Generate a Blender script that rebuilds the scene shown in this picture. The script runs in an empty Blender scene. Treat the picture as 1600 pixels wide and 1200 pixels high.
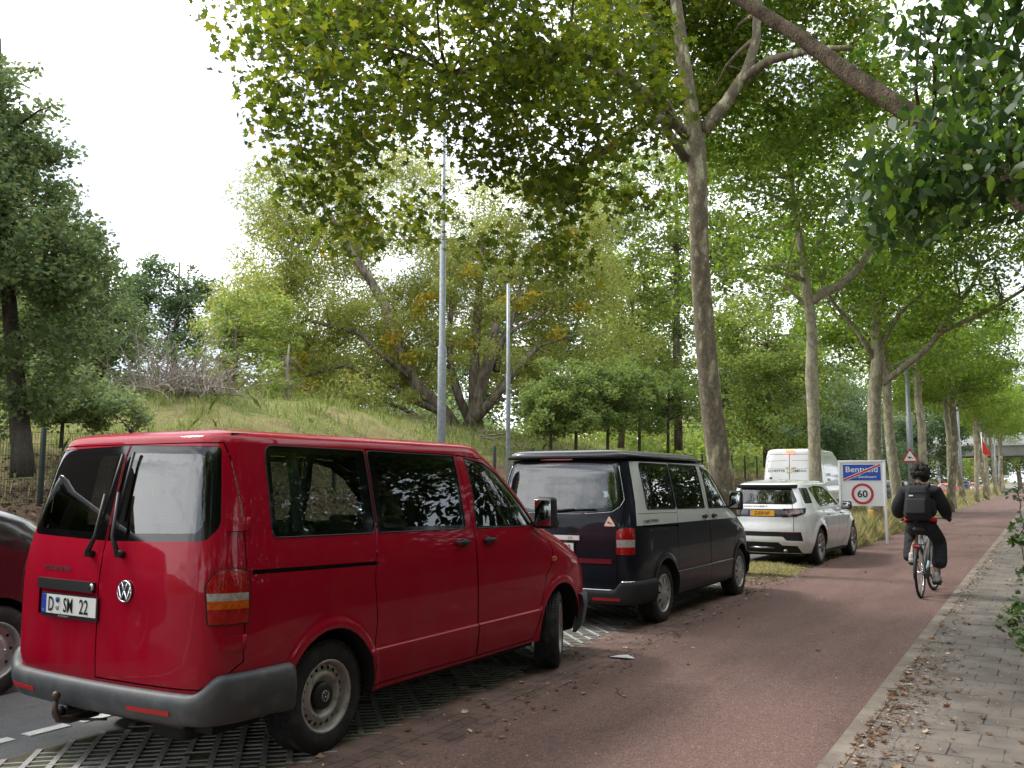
import bpy, bmesh, math, random
import numpy as np
from mathutils import Vector, Matrix
from mathutils.geometry import delaunay_2d_cdt
PI=math.pi; R_=math.radians
rng=np.random.default_rng(7); random.seed(7)
scene=bpy.context.scene; COL=scene.collection
# ------------------------------------------------------------ helpers
def tag(o,label=None,cat=None,group=None,kind=None):
    if label: o['label']=label
    if cat: o['category']=cat
    if group: o['group']=group
    if kind: o['kind']=kind
    return o
def empty(name,loc=(0,0,0),rz=0,parent=None):
    o=bpy.data.objects.new(name,None); COL.objects.link(o); o.location=loc; o.rotation_euler=(0,0,rz)
    o.empty_display_size=.2
    if parent: o.parent=parent
    return o
def copy_tree(o,parent=None):
    c=o.copy(); COL.objects.link(c); c.parent=parent
    for ch in list(o.children): copy_tree(ch,c)
    return c
def raw_mesh(name,V,F,mats,mi=None,parent=None,smooth=True,normals=None):
    """V (n,3) array, F list of lists or (m,k) int array"""
    me=bpy.data.meshes.new(name); V=np.asarray(V,np.float32)
    if isinstance(F,np.ndarray):
        m,k=F.shape; me.vertices.add(len(V)); me.vertices.foreach_set('co',V.ravel())
        me.loops.add(m*k); me.loops.foreach_set('vertex_index',F.astype(np.int32).ravel())
        me.polygons.add(m); me.polygons.foreach_set('loop_start',np.arange(0,m*k,k,dtype=np.int32))
        me.update(calc_edges=True)
    else:
        me.from_pydata([tuple(map(float,v)) for v in V],[],[tuple(map(int,f)) for f in F]); me.update()
    for m_ in (mats if isinstance(mats,(list,tuple)) else [mats]): me.materials.append(m_)
    if mi is not None: me.polygons.foreach_set('material_index',np.asarray(mi,np.int32))
    if smooth: me.polygons.foreach_set('use_smooth',np.ones(len(me.polygons),bool))
    if normals is not None: me.normals_split_custom_set_from_vertices([tuple(map(float,n)) for n in normals])
    o=bpy.data.objects.new(name,me); COL.objects.link(o)
    if parent: o.parent=parent
    return o
class MB:
    """collects shapes into one mesh"""
    def __init__(s): s.V=[];s.F=[];s.M=[];s.n=0;s.m=0;s.sm=[]
    def add(s,V,F,M=None,smooth=False,m=None):
        V=np.asarray(V,float).reshape(-1,3)
        if M is not None: V=(np.c_[V,np.ones(len(V))]@np.array(M).T)[:,:3]
        s.V.append(V)
        for f in F: s.F.append([int(i)+s.n for i in f]); s.M.append(s.m if m is None else m); s.sm.append(smooth)
        s.n+=len(V); return s
    def box(s,c,d,bev=0,M=None,smooth=None,taper=1.0,seg=2):
        bm=bmesh.new(); bmesh.ops.create_cube(bm,size=1)
        for v in bm.verts:
            t=taper if v.co.z>0 else 1
            v.co=Vector((v.co.x*d[0]*t,v.co.y*d[1]*t,v.co.z*d[2]))
        if bev>0: bmesh.ops.bevel(bm,geom=bm.edges[:]+bm.verts[:],offset=bev,segments=seg,affect='EDGES',profile=.6)
        V=[tuple(np.array(v.co)+np.array(c)) for v in bm.verts]; bm.verts.index_update()
        F=[[v.index for v in f.verts] for f in bm.faces]; bm.free()
        return s.add(V,F,M,smooth=bev>0 if smooth is None else smooth)
    def tube(s,P,r,n=8,cap=True,smooth=True,flat=1.0,up=None):
        P=[np.array(p,float) for p in P]; r=[r]*len(P) if np.isscalar(r) else list(r)
        T=[]
        for i in range(len(P)):
            a=P[max(i-1,0)];b=P[min(i+1,len(P)-1)];t=b-a;T.append(t/max(np.linalg.norm(t),1e-9))
        u=np.array(up,float) if up is not None else (np.array([0,0,1.]) if abs(T[0][2])<.9 else np.array([1.,0,0]))
        V=[]
        for i,(p,t) in enumerate(zip(P,T)):
            x=np.cross(u,t)
            if np.linalg.norm(x)<1e-6: x=np.cross([1,.3,0],t)
            x/=np.linalg.norm(x); y=np.cross(t,x); u=y if up is None else u
            for k in range(n):
                a=2*PI*k/n; V.append(p+r[i]*(math.cos(a)*x+math.sin(a)*y*flat))
        F=[]
        for i in range(len(P)-1):
            for k in range(n):
                k2=(k+1)%n; F.append([i*n+k,i*n+k2,(i+1)*n+k2,(i+1)*n+k])
        if cap: F.append(list(range(n))[::-1]); F.append([(len(P)-1)*n+k for k in range(n)])
        return s.add(V,F,smooth=smooth)
    def lathe(s,prof,c=(0,0,0),axis='z',n=32,M=None,smooth=True,closed=False):
        V=[];F=[];m=len(prof)
        for k in range(n):
            a=2*PI*k/n
            for (r,h) in prof:
                if axis=='z': V.append((c[0]+r*math.cos(a),c[1]+r*math.sin(a),c[2]+h))
                elif axis=='y': V.append((c[0]+r*math.cos(a),c[1]+h,c[2]+r*math.sin(a)))
                else: V.append((c[0]+h,c[1]+r*math.cos(a),c[2]+r*math.sin(a)))
        for k in range(n):
            k2=(k+1)%n
            for j in range(m-1 if not closed else m):
                j2=(j+1)%m; F.append([k*m+j,k2*m+j,k2*m+j2,k*m+j2])
        return s.add(V,F,M,smooth=smooth)
    def sphere(s,c,r,n=12,m=8,M=None):
        r=(r,r,r) if np.isscalar(r) else r; V=[];F=[]
        for j in range(m+1):
            b=PI*j/m
            for k in range(n):
                a=2*PI*k/n; V.append((c[0]+r[0]*math.sin(b)*math.cos(a),c[1]+r[1]*math.sin(b)*math.sin(a),c[2]+r[2]*math.cos(b)))
        for j in range(m):
            for k in range(n): F.append([j*n+k,(j+1)*n+k,(j+1)*n+(k+1)%n,j*n+(k+1)%n])
        return s.add(V,F,M,smooth=True)
    def prism(s,poly,h0,h1,M=None,axis='z',smooth=False):
        n=len(poly)
        def pt(a,b,h): return (a,b,h) if axis=='z' else ((a,h,b) if axis=='y' else (h,a,b))
        V=[pt(a,b,h0) for a,b in poly]+[pt(a,b,h1) for a,b in poly]
        F=[list(range(n))[::-1],[n+i for i in range(n)]]+[[i,(i+1)%n,n+(i+1)%n,n+i] for i in range(n)]
        return s.add(V,F,M,smooth=smooth)
    def build(s,name,mats,parent=None,loc=None):
        V=np.concatenate(s.V) if s.V else np.zeros((0,3))
        o=raw_mesh(name,V,s.F,mats,mi=s.M if isinstance(mats,(list,tuple)) else None,parent=parent,smooth=False)
        o.data.polygons.foreach_set('use_smooth',np.array(s.sm,bool)); o.data.update()
        if loc is not None: o.location=loc
        return o
_tc={}
def text_geo(txt,size=1.0,bold=0.0,xs=1.0,ext=0.0):
    k=(txt,bold,ext)
    if k not in _tc:
        cu=bpy.data.curves.new('t','FONT'); cu.body=txt; cu.size=1; cu.offset=bold; cu.align_x='CENTER'; cu.extrude=ext; cu.resolution_u=3
        o=bpy.data.objects.new('t',cu); COL.objects.link(o); dg=bpy.context.evaluated_depsgraph_get(); dg.update()
        me=o.evaluated_get(dg).to_mesh(); V=np.array([v.co[:] for v in me.vertices]); F=[list(p.vertices) for p in me.polygons]
        o.evaluated_get(dg).to_mesh_clear(); bpy.data.objects.remove(o); bpy.data.curves.remove(cu); _tc[k]=(V,F)
    V,F=_tc[k]; V=V.copy()
    c=(V.max(0)+V.min(0))/2; V[:,:2]-=c[:2]; hgt=V[:,1].max()-V[:,1].min()
    V[:,:2]*=size/hgt; V[:,0]*=xs
    return V,F
# ------------------------------------------------------------ materials
def nt(m): m.use_nodes=True; return m.node_tree
def mat(name,col,rough=.5,metal=0,coat=0,noise=None,bump=None,spec=.5,emit=None,backdark=False,dust=0,coatr=.03):
    m=bpy.data.materials.new(name); t=nt(m); N,L=t.nodes,t.links; b=N['Principled BSDF']
    b.inputs['Base Color'].default_value=(*col,1); b.inputs['Roughness'].default_value=rough; b.inputs['Metallic'].default_value=metal
    b.inputs['Coat Weight'].default_value=coat; b.inputs['Coat Roughness'].default_value=coatr; b.inputs['Specular IOR Level'].default_value=spec
    tc=N.new('ShaderNodeTexCoord'); cur=None
    if noise:  # (scale, second colour, lo, hi)
        n=N.new('ShaderNodeTexNoise'); n.inputs['Scale'].default_value=noise[0]; n.inputs['Detail'].default_value=6; L.new(tc.outputs['Object'],n.inputs['Vector'])
        r=N.new('ShaderNodeMapRange'); r.inputs['From Min'].default_value=noise[2]; r.inputs['From Max'].default_value=noise[3]; L.new(n.outputs['Fac'],r.inputs['Value'])
        x=N.new('ShaderNodeMix'); x.data_type='RGBA'; x.inputs['A'].default_value=(*col,1); x.inputs['B'].default_value=(*noise[1],1)
        L.new(r.outputs[0],x.inputs['Factor']); L.new(x.outputs['Result'],b.inputs['Base Color']); cur=x.outputs['Result']
    if dust:   # road dust: a thin film, thicker low on the body, streaky
        n=N.new('ShaderNodeTexNoise'); n.inputs['Scale'].default_value=5; n.inputs['Detail'].default_value=8; n.inputs['Roughness'].default_value=.65
        mp=N.new('ShaderNodeMapping'); mp.inputs['Scale'].default_value=(1,1,.35); L.new(tc.outputs['Object'],mp.inputs[0]); L.new(mp.outputs[0],n.inputs['Vector'])
        sp=N.new('ShaderNodeSeparateXYZ'); L.new(tc.outputs['Object'],sp.inputs[0])
        r=N.new('ShaderNodeMapRange'); r.inputs['From Min'].default_value=1.1; r.inputs['From Max'].default_value=.3; r.inputs['To Min'].default_value=.25; L.new(sp.outputs['Z'],r.inputs['Value'])
        r2=N.new('ShaderNodeMapRange'); r2.inputs['From Min'].default_value=.42; r2.inputs['From Max'].default_value=.75; L.new(n.outputs['Fac'],r2.inputs['Value'])
        mu=N.new('ShaderNodeMath'); mu.operation='MULTIPLY'; L.new(r.outputs[0],mu.inputs[0]); L.new(r2.outputs[0],mu.inputs[1])
        m2=N.new('ShaderNodeMath'); m2.operation='MULTIPLY'; m2.inputs[1].default_value=dust; L.new(mu.outputs[0],m2.inputs[0])
        x=N.new('ShaderNodeMix'); x.data_type='RGBA'; x.inputs['A'].default_value=(*col,1); x.inputs['B'].default_value=(.13,.105,.085,1)
        if cur: L.new(cur,x.inputs['A'])
        L.new(m2.outputs[0],x.inputs['Factor']); L.new(x.outputs['Result'],b.inputs['Base Color']); cur=x.outputs['Result']
        cr=N.new('ShaderNodeMapRange'); cr.inputs['To Min'].default_value=coatr; cr.inputs['To Max'].default_value=coatr+.25; L.new(m2.outputs[0],cr.inputs['Value']); L.new(cr.outputs[0],b.inputs['Coat Roughness'])
    if bump:   # (scale, strength, distance)
        n=N.new('ShaderNodeTexNoise'); n.inputs['Scale'].default_value=bump[0]; n.inputs['Detail'].default_value=5; L.new(tc.outputs['Object'],n.inputs['Vector'])
        bp=N.new('ShaderNodeBump'); bp.inputs['Strength'].default_value=bump[1]; bp.inputs['Distance'].default_value=bump[2]; L.new(n.outputs['Fac'],bp.inputs['Height']); L.new(bp.outputs[0],b.inputs['Normal'])
    if emit: b.inputs['Emission Color'].default_value=(*emit[0],1); b.inputs['Emission Strength'].default_value=emit[1]
    if backdark:
        g=N.new('ShaderNodeNewGeometry'); d=N.new('ShaderNodeBsdfDiffuse'); d.inputs[0].default_value=(.05,.05,.052,1); x=N.new('ShaderNodeMixShader')
        L.new(g.outputs['Backfacing'],x.inputs[0]); L.new(b.outputs[0],x.inputs[1]); L.new(d.outputs[0],x.inputs[2]); L.new(x.outputs[0],N['Material Output'].inputs[0])
    return m
def glass_mat(name,tint,rough=0.0,ior=1.5,lo=.0):
    m=bpy.data.materials.new(name); t=nt(m); N,L=t.nodes,t.links; N.remove(N['Principled BSDF'])
    tr=N.new('ShaderNodeBsdfTransparent'); tr.inputs[0].default_value=(*tint,1); g=N.new('ShaderNodeBsdfGlossy'); g.inputs['Roughness'].default_value=rough
    f=N.new('ShaderNodeFresnel'); ge=N.new('ShaderNodeNewGeometry'); io=N.new('ShaderNodeMix'); io.inputs['A'].default_value=ior; io.inputs['B'].default_value=1/ior; L.new(ge.outputs['Backfacing'],io.inputs['Factor']); L.new(io.outputs['Result'],f.inputs[0]); x=N.new('ShaderNodeMixShader')
    a=N.new('ShaderNodeMath'); a.operation='MULTIPLY_ADD'; a.inputs[1].default_value=2.0; a.inputs[2].default_value=lo; a.use_clamp=True
    L.new(f.outputs[0],a.inputs[0]); L.new(a.outputs[0],x.inputs[0]); L.new(tr.outputs[0],x.inputs[1]); L.new(g.outputs[0],x.inputs[2]); L.new(x.outputs[0],N['Material Output'].inputs[0])
    return m
M={}
M['red']=mat('red paint',(.33,.0,.016),.5,coat=.55,dust=.20,backdark=True,spec=.05)
M['black']=mat('black paint',(.004,.006,.012),.5,coat=.38,dust=.08,backdark=True,spec=.15)
M['silver']=mat('grey paint',(.58,.60,.56),.45,metal=.1,coat=.6,dust=.12,backdark=True)
M['white']=mat('white paint',(.8,.8,.8),.35,coat=1,dust=.3,backdark=True)
M['plum']=mat('dark plum paint',(.010,.004,.007),.3,coat=1,dust=.2,backdark=True)
M['bumper']=mat('grey bumper plastic',(.055,.06,.066),.55,noise=(9,(.11,.11,.11),.45,.8),bump=(300,.15,.001))
M['plastic']=mat('black plastic',(.012,.012,.013),.5,bump=(400,.1,.0008))
M['gap']=mat('door gap',(.004,.004,.004),.9)
M['frit']=mat('black glass border',(.004,.004,.005),.06,spec=.6)
M['rubber']=mat('tyre rubber',(.014,.014,.015),.85,noise=(14,(.05,.045,.04),.45,.8),bump=(60,.3,.003))
M['steel']=mat('dusty steel wheel',(.42,.40,.37),.5,metal=.45,noise=(18,(.16,.13,.10),.5,.75))
M['cover']=mat('silver wheel cover',(.42,.42,.41),.4,metal=.5,noise=(18,(.2,.18,.16),.5,.8))
M['chrome']=mat('chrome',(.75,.75,.76),.12,metal=1)
M['dchrome']=mat('dull chrome',(.42,.43,.45),.3,metal=1)
M['dark']=mat('underbody',(.008,.008,.008),.9)
M['seat']=mat('seat cloth',(.03,.032,.036),.95,bump=(200,.3,.002))
M['dash']=mat('dashboard plastic',(.07,.085,.09),.7)
M['lred']=mat('red lens',(.42,.0,.004),.15,coat=1,noise=(30,(.26,.0,.0),.4,.65),bump=(60,.6,.003))
M['lwhite']=mat('clear lens',(.46,.44,.42),.15,coat=1,noise=(40,(.32,.29,.27),.4,.65),bump=(60,.7,.003))
M['lamber']=mat('amber lens',(.62,.12,.0),.15,coat=1,noise=(36,(.45,.07,.0),.4,.65),bump=(60,.6,.003))
M['refl']=mat('red reflector',(.45,.012,.015),.25,bump=(120,.5,.001))
M['glass']=glass_mat('window glass',(.72,.80,.76),lo=.03)
M['privacy']=glass_mat('tinted glass',(.42,.46,.44),lo=.05)
M['pwhite']=mat('plate white',(.75,.75,.72),.35)
M['pyellow']=mat('plate yellow',(.85,.42,.02),.4)
M['pblue']=mat('plate blue',(.02,.06,.42),.4)
M['ink']=mat('black ink',(.006,.006,.006),.45)
M['brakelit']=mat('lit brake lamp',(.8,.05,.01),.3,emit=((1,.07,.02),6))
M['rust']=mat('rusty ball',(.09,.06,.05),.5,metal=.6)
M['mirror']=mat('mirror glass',(.55,.58,.6),.02,metal=1)
M['alloy']=mat('dark alloy',(.12,.12,.125),.3,metal=.7)
M['alloyl']=mat('machined alloy',(.45,.45,.46),.25,metal=.8)

def pchip(tab):
    x=np.array([t[0] for t in tab],float); y=np.array([t[1] for t in tab],float)
    h=np.diff(x); d=np.diff(y)/h; m=np.zeros_like(y); m[0]=d[0]; m[-1]=d[-1]
    for i in range(1,len(x)-1):
        if d[i-1]*d[i]>0:
            w1=2*h[i]+h[i-1]; w2=h[i]+2*h[i-1]; m[i]=(w1+w2)/(w1/d[i-1]+w2/d[i])
    def f(q):
        q=np.clip(np.asarray(q,float),x[0],x[-1]); i=np.clip(np.searchsorted(x,q)-1,0,len(x)-2)
        t=(q-x[i])/h[i]; t2=t*t; t3=t2*t
        return (2*t3-3*t2+1)*y[i]+(t3-2*t2+t)*h[i]*m[i]+(-2*t3+3*t2)*y[i+1]+(t3-t2)*h[i]*m[i+1]
    return f
def sstep(a,b,x):
    t=np.clip((x-a)/(b-a),0,1); return t*t*(3-2*t)
class Body:
    """a vehicle skin: plan outline (two half superellipses) scaled by height"""
    def __init__(s,x0,ar,af,w,nr,nf,ws,xr,xf,zt,bow=0.05,disp=None,roof=None,fnar=None,zs=None):
        s.x0,s.ar,s.af,s.w,s.zt,s.bow,s.disp=x0,ar,af,w,zt,bow,disp
        s.ws=pchip(ws); s.xr=pchip(xr); s.xf=pchip(xf); s.zs=zs
        s.fnar=fnar
        th=np.linspace(0,math.pi,4001)
        def half(n,a,sg):
            t=np.linspace(0,1,3001)**1.0*math.pi/2
            c=np.cos(t)**(2/n); q=np.sin(t)**(2/n)
            return c*a*sg,q*w   # from (a,0) to (0,w)
        fx,fy=half(nf,af,1); rx,ry=half(nr,ar,-1)
        X=np.concatenate([fx,rx[::-1][1:]])+x0; Y=-np.concatenate([fy,ry[::-1][1:]])
        X=np.concatenate([X,X[::-1][1:]]); Y=np.concatenate([Y,-Y[::-1][1:]])
        L=np.concatenate([[0],np.cumsum(np.hypot(np.diff(X),np.diff(Y)))])
        s.T=np.linspace(0,L[-1],6001); s.X=np.interp(s.T,L,X); s.Y=np.interp(s.T,L,Y); s.S=L[-1]
        s.k=3000; s.roofp=roof or [(0,0),(.012,.03),(.035,.05),(.08,.066),(.16,.08),(.3,.092),(.5,.1),(.8,.104)]
    def raw(s,U,z):
        U=np.asarray(U,float)%s.S; px=np.interp(U,s.T,s.X); py=np.interp(U,s.T,s.Y)
        kr=(s.x0-s.xr(z))/s.ar; kf=(s.xf(z)-s.x0)/s.af
        X=np.where(px<s.x0,s.x0+(px-s.x0)*kr,s.x0+(px-s.x0)*kf)
        Y=py*s.ws(z)
        rear=np.clip((s.x0-px)/s.ar,0,1)**12
        X=X+rear*s.bow*(Y/s.w)**2
        if s.fnar is not None:
            t=np.clip((px-s.x0)/s.af,0,1); Y=Y*(1-s.fnar*t**2)
        Z=z+0*X
        if s.zs is not None: Z=s.zs(X,z)
        return np.stack([X,Y,Z],-1)
    def nrm(s,U,z):
        e=2e-3; a=s.raw(U+e,z)-s.raw(U-e,z); b=s.raw(U,z+e)-s.raw(U,z-e)
        n=np.cross(a,b); n/=np.maximum(np.linalg.norm(n,axis=-1,keepdims=True),1e-12); return -n
    def pos(s,U,z,off=0.0):
        U=np.asarray(U,float);z=np.asarray(z,float)
        n=s.nrm(U,z); p=s.raw(U,z); d=off
        if s.disp is not None: d=d+s.disp(p[...,0],z,p[...,1])
        return p+n*np.asarray(d)[...,None] if np.ndim(d) else p+n*d
    def Ux(s,x,z,side=-1):
        """U on the right (-1) or left side at local x"""
        kr=(s.x0-s.xr(z))/s.ar; kf=(s.xf(z)-s.x0)/s.af
        px=s.x0+(x-s.x0)/(kr if x<s.x0 else kf)
        h=s.k; u=np.interp(-px,-s.X[:h],s.T[:h]); return u if side<0 else s.S-u
    def Uy(s,y,z,rear=True):
        py=y/s.ws(z); h=s.k
        if rear:
            m=(s.X<s.x0); return float(np.interp(py,s.Y[m],s.T[m]))
        m=(s.X>=s.x0)&(s.Y<=0); u=float(np.interp(abs(py),-s.Y[m],s.T[m])); return u if py<=0 else s.S-u

def t5_body(low=False):
    arches=((0.0,.352),(3.0,.352))
    def disp(x,z,y):
        side=sstep(.80,.90,np.abs(y))
        d=-.012*sstep(.575,.545,z)*0
        d=d+.014*sstep(.566,.550,z)*side*((x>.35)&(x<2.6))
        for cx,cz in arches:
            r=np.hypot(x-cx,z-cz); d=d+.016*sstep(.475,.42,r)*side
        return d
    return Body(1.45,2.44,2.42,.95,13,6,
      ws=[(.2,.93),(.3,.965),(.42,.985),(.56,.997),(.8,1.0),(1.0,1.0),(1.13,.993),(1.25,.976),(1.32,.962),(1.6,.905),(1.8,.858),(1.88,.835),(1.95,.82)],
      xr=[(.2,-.93),(.45,-.965),(.6,-.985),(1.0,-.985),(1.2,-.968),(1.3,-.948),(1.6,-.882),(1.8,-.835),(1.88,-.80),(1.95,-.78)],
      xf=[(.2,3.80),(.5,3.87),(.75,3.85),(.93,3.74),(1.03,3.55),(1.14,3.28),(1.24,2.98),(1.5,2.64),(1.8,2.2),(1.88,2.02),(1.95,1.85)],
      zt=1.87,bow=.06,disp=disp)
def suv_body():
    def disp(x,z,y):
        side=sstep(.78,.88,np.abs(y)); d=0*x
        for cx in (0,2.74):
            r=np.hypot(x-cx,z-.37); d=d+.03*sstep(.54,.44,r)*side
        d=d-.025*sstep(.70,.5,z)*side*((x>.5)&(x<2.2))*sstep(.5,.6,x)*sstep(2.2,2.1,x)
        return d
    return Body(1.3,2.2,2.4,.945,7,4,
      ws=[(.2,.9),(.3,.93),(.5,.985),(.7,1.0),(.92,1.0),(1.02,.985),(1.07,.955),(1.2,.90),(1.4,.815),(1.52,.76),(1.60,.72)],
      xr=[(.2,-.74),(.32,-.82),(.5,-.90),(.7,-.90),(.85,-.87),(1.0,-.86),(1.06,-.82),(1.12,-.78),(1.3,-.66),(1.5,-.52),(1.6,-.44)],
      xf=[(.2,3.55),(.4,3.68),(.6,3.70),(.85,3.62),(.95,3.45),(1.02,2.95),(1.1,2.5),(1.3,2.05),(1.5,1.5),(1.6,1.15)],
      zt=1.58,bow=.10,disp=disp,roof=[(0,0),(.012,.02),(.04,.04),(.1,.06),(.2,.075),(.4,.09),(.7,.095)],zs=lambda X,z: z-.05*sstep(1.0,1.6,z)*sstep(.5,-.6,X))

# ------------------------------------------------------------ vehicle skins
def inpoly(P,poly):
    x,y=P[:,0],P[:,1]; r=np.zeros(len(P),bool); n=len(poly); j=n-1
    for i in range(n):
        xi,yi=poly[i];xj,yj=poly[j]
        if yi!=yj:
            c=((yi>y)!=(yj>y))&(x<(xj-xi)*(y-yi)/(yj-yi)+xi); r^=c
        j=i
    return r
def fillet(poly,r,n=4):
    out=[];m=len(poly); r=[r]*m if np.isscalar(r) else r
    for i in range(m):
        a,b,c=[np.array(poly[k%m],float) for k in (i-1,i,i+1)]
        if r[i]<=0: out.append(tuple(b)); continue
        u=(a-b);v=(c-b);lu,lv=np.linalg.norm(u),np.linalg.norm(v);u/=lu;v/=lv
        ang=math.acos(np.clip(u@v,-1,1)); d=min(r[i]/math.tan(ang/2),lu*.48,lv*.48)
        p,q=b+u*d,b+v*d
        for k in range(n+1):
            t=k/n; out.append(tuple((1-t)**2*p+2*t*(1-t)*b+t*t*q))
    return out
def dens(poly,step=.08,close=True):
    out=[];m=len(poly)
    for i in range(m if close else m-1):
        a=np.array(poly[i],float);b=np.array(poly[(i+1)%m],float);k=max(1,int(np.linalg.norm(b-a)/step))
        for j in range(k): out.append(tuple(a+(b-a)*j/k))
    if not close: out.append(tuple(map(float,poly[-1])))
    return out
def strips(line,w):
    """thin quads along a polyline"""
    o=[]
    for a,b in zip(line[:-1],line[1:]):
        a=np.array(a,float);b=np.array(b,float);t=b-a;L=np.linalg.norm(t)
        if L<1e-6: continue
        t/=L;n=np.array([-t[1],t[0]])*w/2; a=a-t*w*.3;b=b+t*w*.3
        o.append([tuple(a+n),tuple(b+n),tuple(b-n),tuple(a-n)])
    return o
class Skin:
    def __init__(s,B,parent,gu=.09,gz=.07,zb=.3):
        s.B,s.parent,s.gu,s.gz,s.zb=B,parent,gu,gz,zb; s.reg=[]; s.extra=[]
    def ring(s,poly):
        s.extra+= [poly,[(s.B.S-u,z) for u,z in poly]]
    def region(s,key,poly,mirror=False,step=.08):
        s.reg.append((key,dens(poly,step)))
        if mirror:
            k2=key if key is None or '|' not in key else key.replace('|R','|L')
            s.reg.append((k2,dens([(s.B.S-u,z) for u,z in poly][::-1],step)))
    def seam(s,line,w=.007,mirror=False,key='gap'):
        for l in [line]+([[(s.B.S-u,z) for u,z in line]] if mirror else []):
            for q in strips(dens(l,.1,False),w): s.reg.append((key,q))
    def solve(s,defs,base):
        """defs: key -> (part, material, offset, label)"""
        B=s.B; S=B.S
        us=[0.0];
        T=B.T; k=np.gradient(np.unwrap(np.arctan2(np.gradient(B.Y),np.gradient(B.X))))/ (T[1]-T[0])
        while us[-1]<S:
            kk=abs(np.interp(us[-1],T,k)); us.append(us[-1]+min(s.gu,max(.018,.12/max(kk,.01))))
        us=np.array(us)*S/us[-1]; nz=max(3,int(round((B.zt-s.zb)/s.gz))); zs=np.linspace(s.zb,B.zt,nz+1)
        V=[];E=[]
        for i,z in enumerate(zs):
            for j,u in enumerate(us):
                off=(s.gu*.3 if False else 0); V.append((u+off,z))
        m=len(us)
        for j in range(m-1): E.append((j,j+1)); E.append((nz*m+j,nz*m+j+1))
        for i in range(nz): E.append((i*m,(i+1)*m)); E.append((i*m+m-1,(i+1)*m+m-1))
        for key,p in s.reg:
            b=len(V); p=[(min(max(u,0),S),min(max(z,s.zb),B.zt)) for u,z in p]; V+=p
            E+=[(b+i,b+(i+1)%len(p)) for i in range(len(p))]
        for p in s.extra:
            b=len(V); V+=[(min(max(u,0),S),min(max(z,s.zb),B.zt)) for u,z in p]; E+=[(b+i,b+i+1) for i in range(len(p)-1)]
        r=delaunay_2d_cdt([Vector(v) for v in V],E,[],0,1e-5)
        P=np.array([v[:] for v in r[0]]); F=np.array([f for f in r[2] if len(f)==3],int)
        a,b,c=P[F[:,0]],P[F[:,1]],P[F[:,2]]
        ar=(b[:,0]-a[:,0])*(c[:,1]-a[:,1])-(b[:,1]-a[:,1])*(c[:,0]-a[:,0]); F[ar<0]=F[ar<0][:,::-1]; F=F[np.abs(ar)>1e-9]
        C=P[F].mean(1); lab=np.full(len(F),-1)
        for i,(key,p) in enumerate(s.reg):
            pp=np.array(p); bb=(C[:,0]>=pp[:,0].min())&(C[:,0]<=pp[:,0].max())&(C[:,1]>=pp[:,1].min())&(C[:,1]<=pp[:,1].max())
            idx=np.where(bb)[0]; lab[idx[inpoly(C[idx],p)]]=i
        keys=[k for k,_ in s.reg]; fk=[base if l<0 else keys[l] for l in lab]
        groups={}
        for i,kx in enumerate(fk):
            if kx is None: continue
            groups.setdefault(kx,[]).append(i)
        # smooth full normals
        e=3e-3; U,Z=P[:,0],P[:,1]; Zc=np.clip(Z,s.zb,B.zt)
        A=B.pos(U+e,Zc)-B.pos(U-e,Zc); D=B.pos(U,np.minimum(Zc+e,B.zt+.05))-B.pos(U,Zc-e)
        N=-np.cross(A,D); N/=np.maximum(np.linalg.norm(N,axis=1,keepdims=True),1e-12)
        parts={}
        P0=B.pos(U,Zc)
        for kx,ii in groups.items():
            part,mt,off=defs[kx][:3]; d=parts.setdefault(part,dict(V=[],F=[],N=[],mi=[],mats=[],n=0,label=None))
            if len(defs[kx])>3: d['label']=defs[kx][3]
            f=F[ii]; vs,inv=np.unique(f,return_inverse=True); f2=inv.reshape(f.shape)
            d['V'].append(P0[vs]+N[vs]*off); d['N'].append(N[vs]); d['F'].append(f2+d['n']); d['n']+=len(vs)
            if mt not in d['mats']: d['mats'].append(mt)
            d['mi']+= [d['mats'].index(mt)]*len(f2)
        out={}
        for part,d in parts.items():
            name=part.split('|')[0].split('>')[-1]
            o=raw_mesh(name,np.concatenate(d['V']),np.concatenate(d['F'])[:,::-1],[M[x] for x in d['mats']],mi=d['mi'],parent=s.parent,normals=np.concatenate(d['N']))
            if d['label']: o['label']=d['label']
            out[part]=o
        for part,o in out.items():
            if '>' in part:
                par=part.split('>')[0]
                if par in out: o.parent=out[par]
        return out
def roof_mesh(B,name,m,parent,extra=0):
    us=np.linspace(0,B.S,240,endpoint=False); p=B.pos(us,np.full(240,B.zt)); hw=np.abs(p[:,1]).max(); xc=(p[:,0].max()+p[:,0].min())/2; hl=(p[:,0].max()-p[:,0].min())/2
    V=[]
    for d,h in B.roofp:
        q=p.copy(); q[:,1]*=max(0,1-d/hw); q[:,0]=xc+(q[:,0]-xc)*(1-.9*min(d,hw)/hl)
        q[:,2]+=h*(1 if not extra else 1); V.append(q)
    n=240; F=[]
    for i in range(len(V)-1):
        for k in range(n): F.append([i*n+k,(i+1)*n+k,(i+1)*n+(k+1)%n,i*n+(k+1)%n])
    i=len(V)-1; F+= [[i*n+k,i*n+(n-k-1)%n,i*n+(n-k)%n if k else i*n,i*n+(k-1)%n] for k in range(0)]
    V.append(np.array([[xc,0,V[-1][:,2].mean()]])); F+=[[i*n+k,(i+1)*n,i*n+(k+1)%n] for k in range(n)]
    return raw_mesh(name,np.concatenate(V),F,m,parent=parent)
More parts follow.
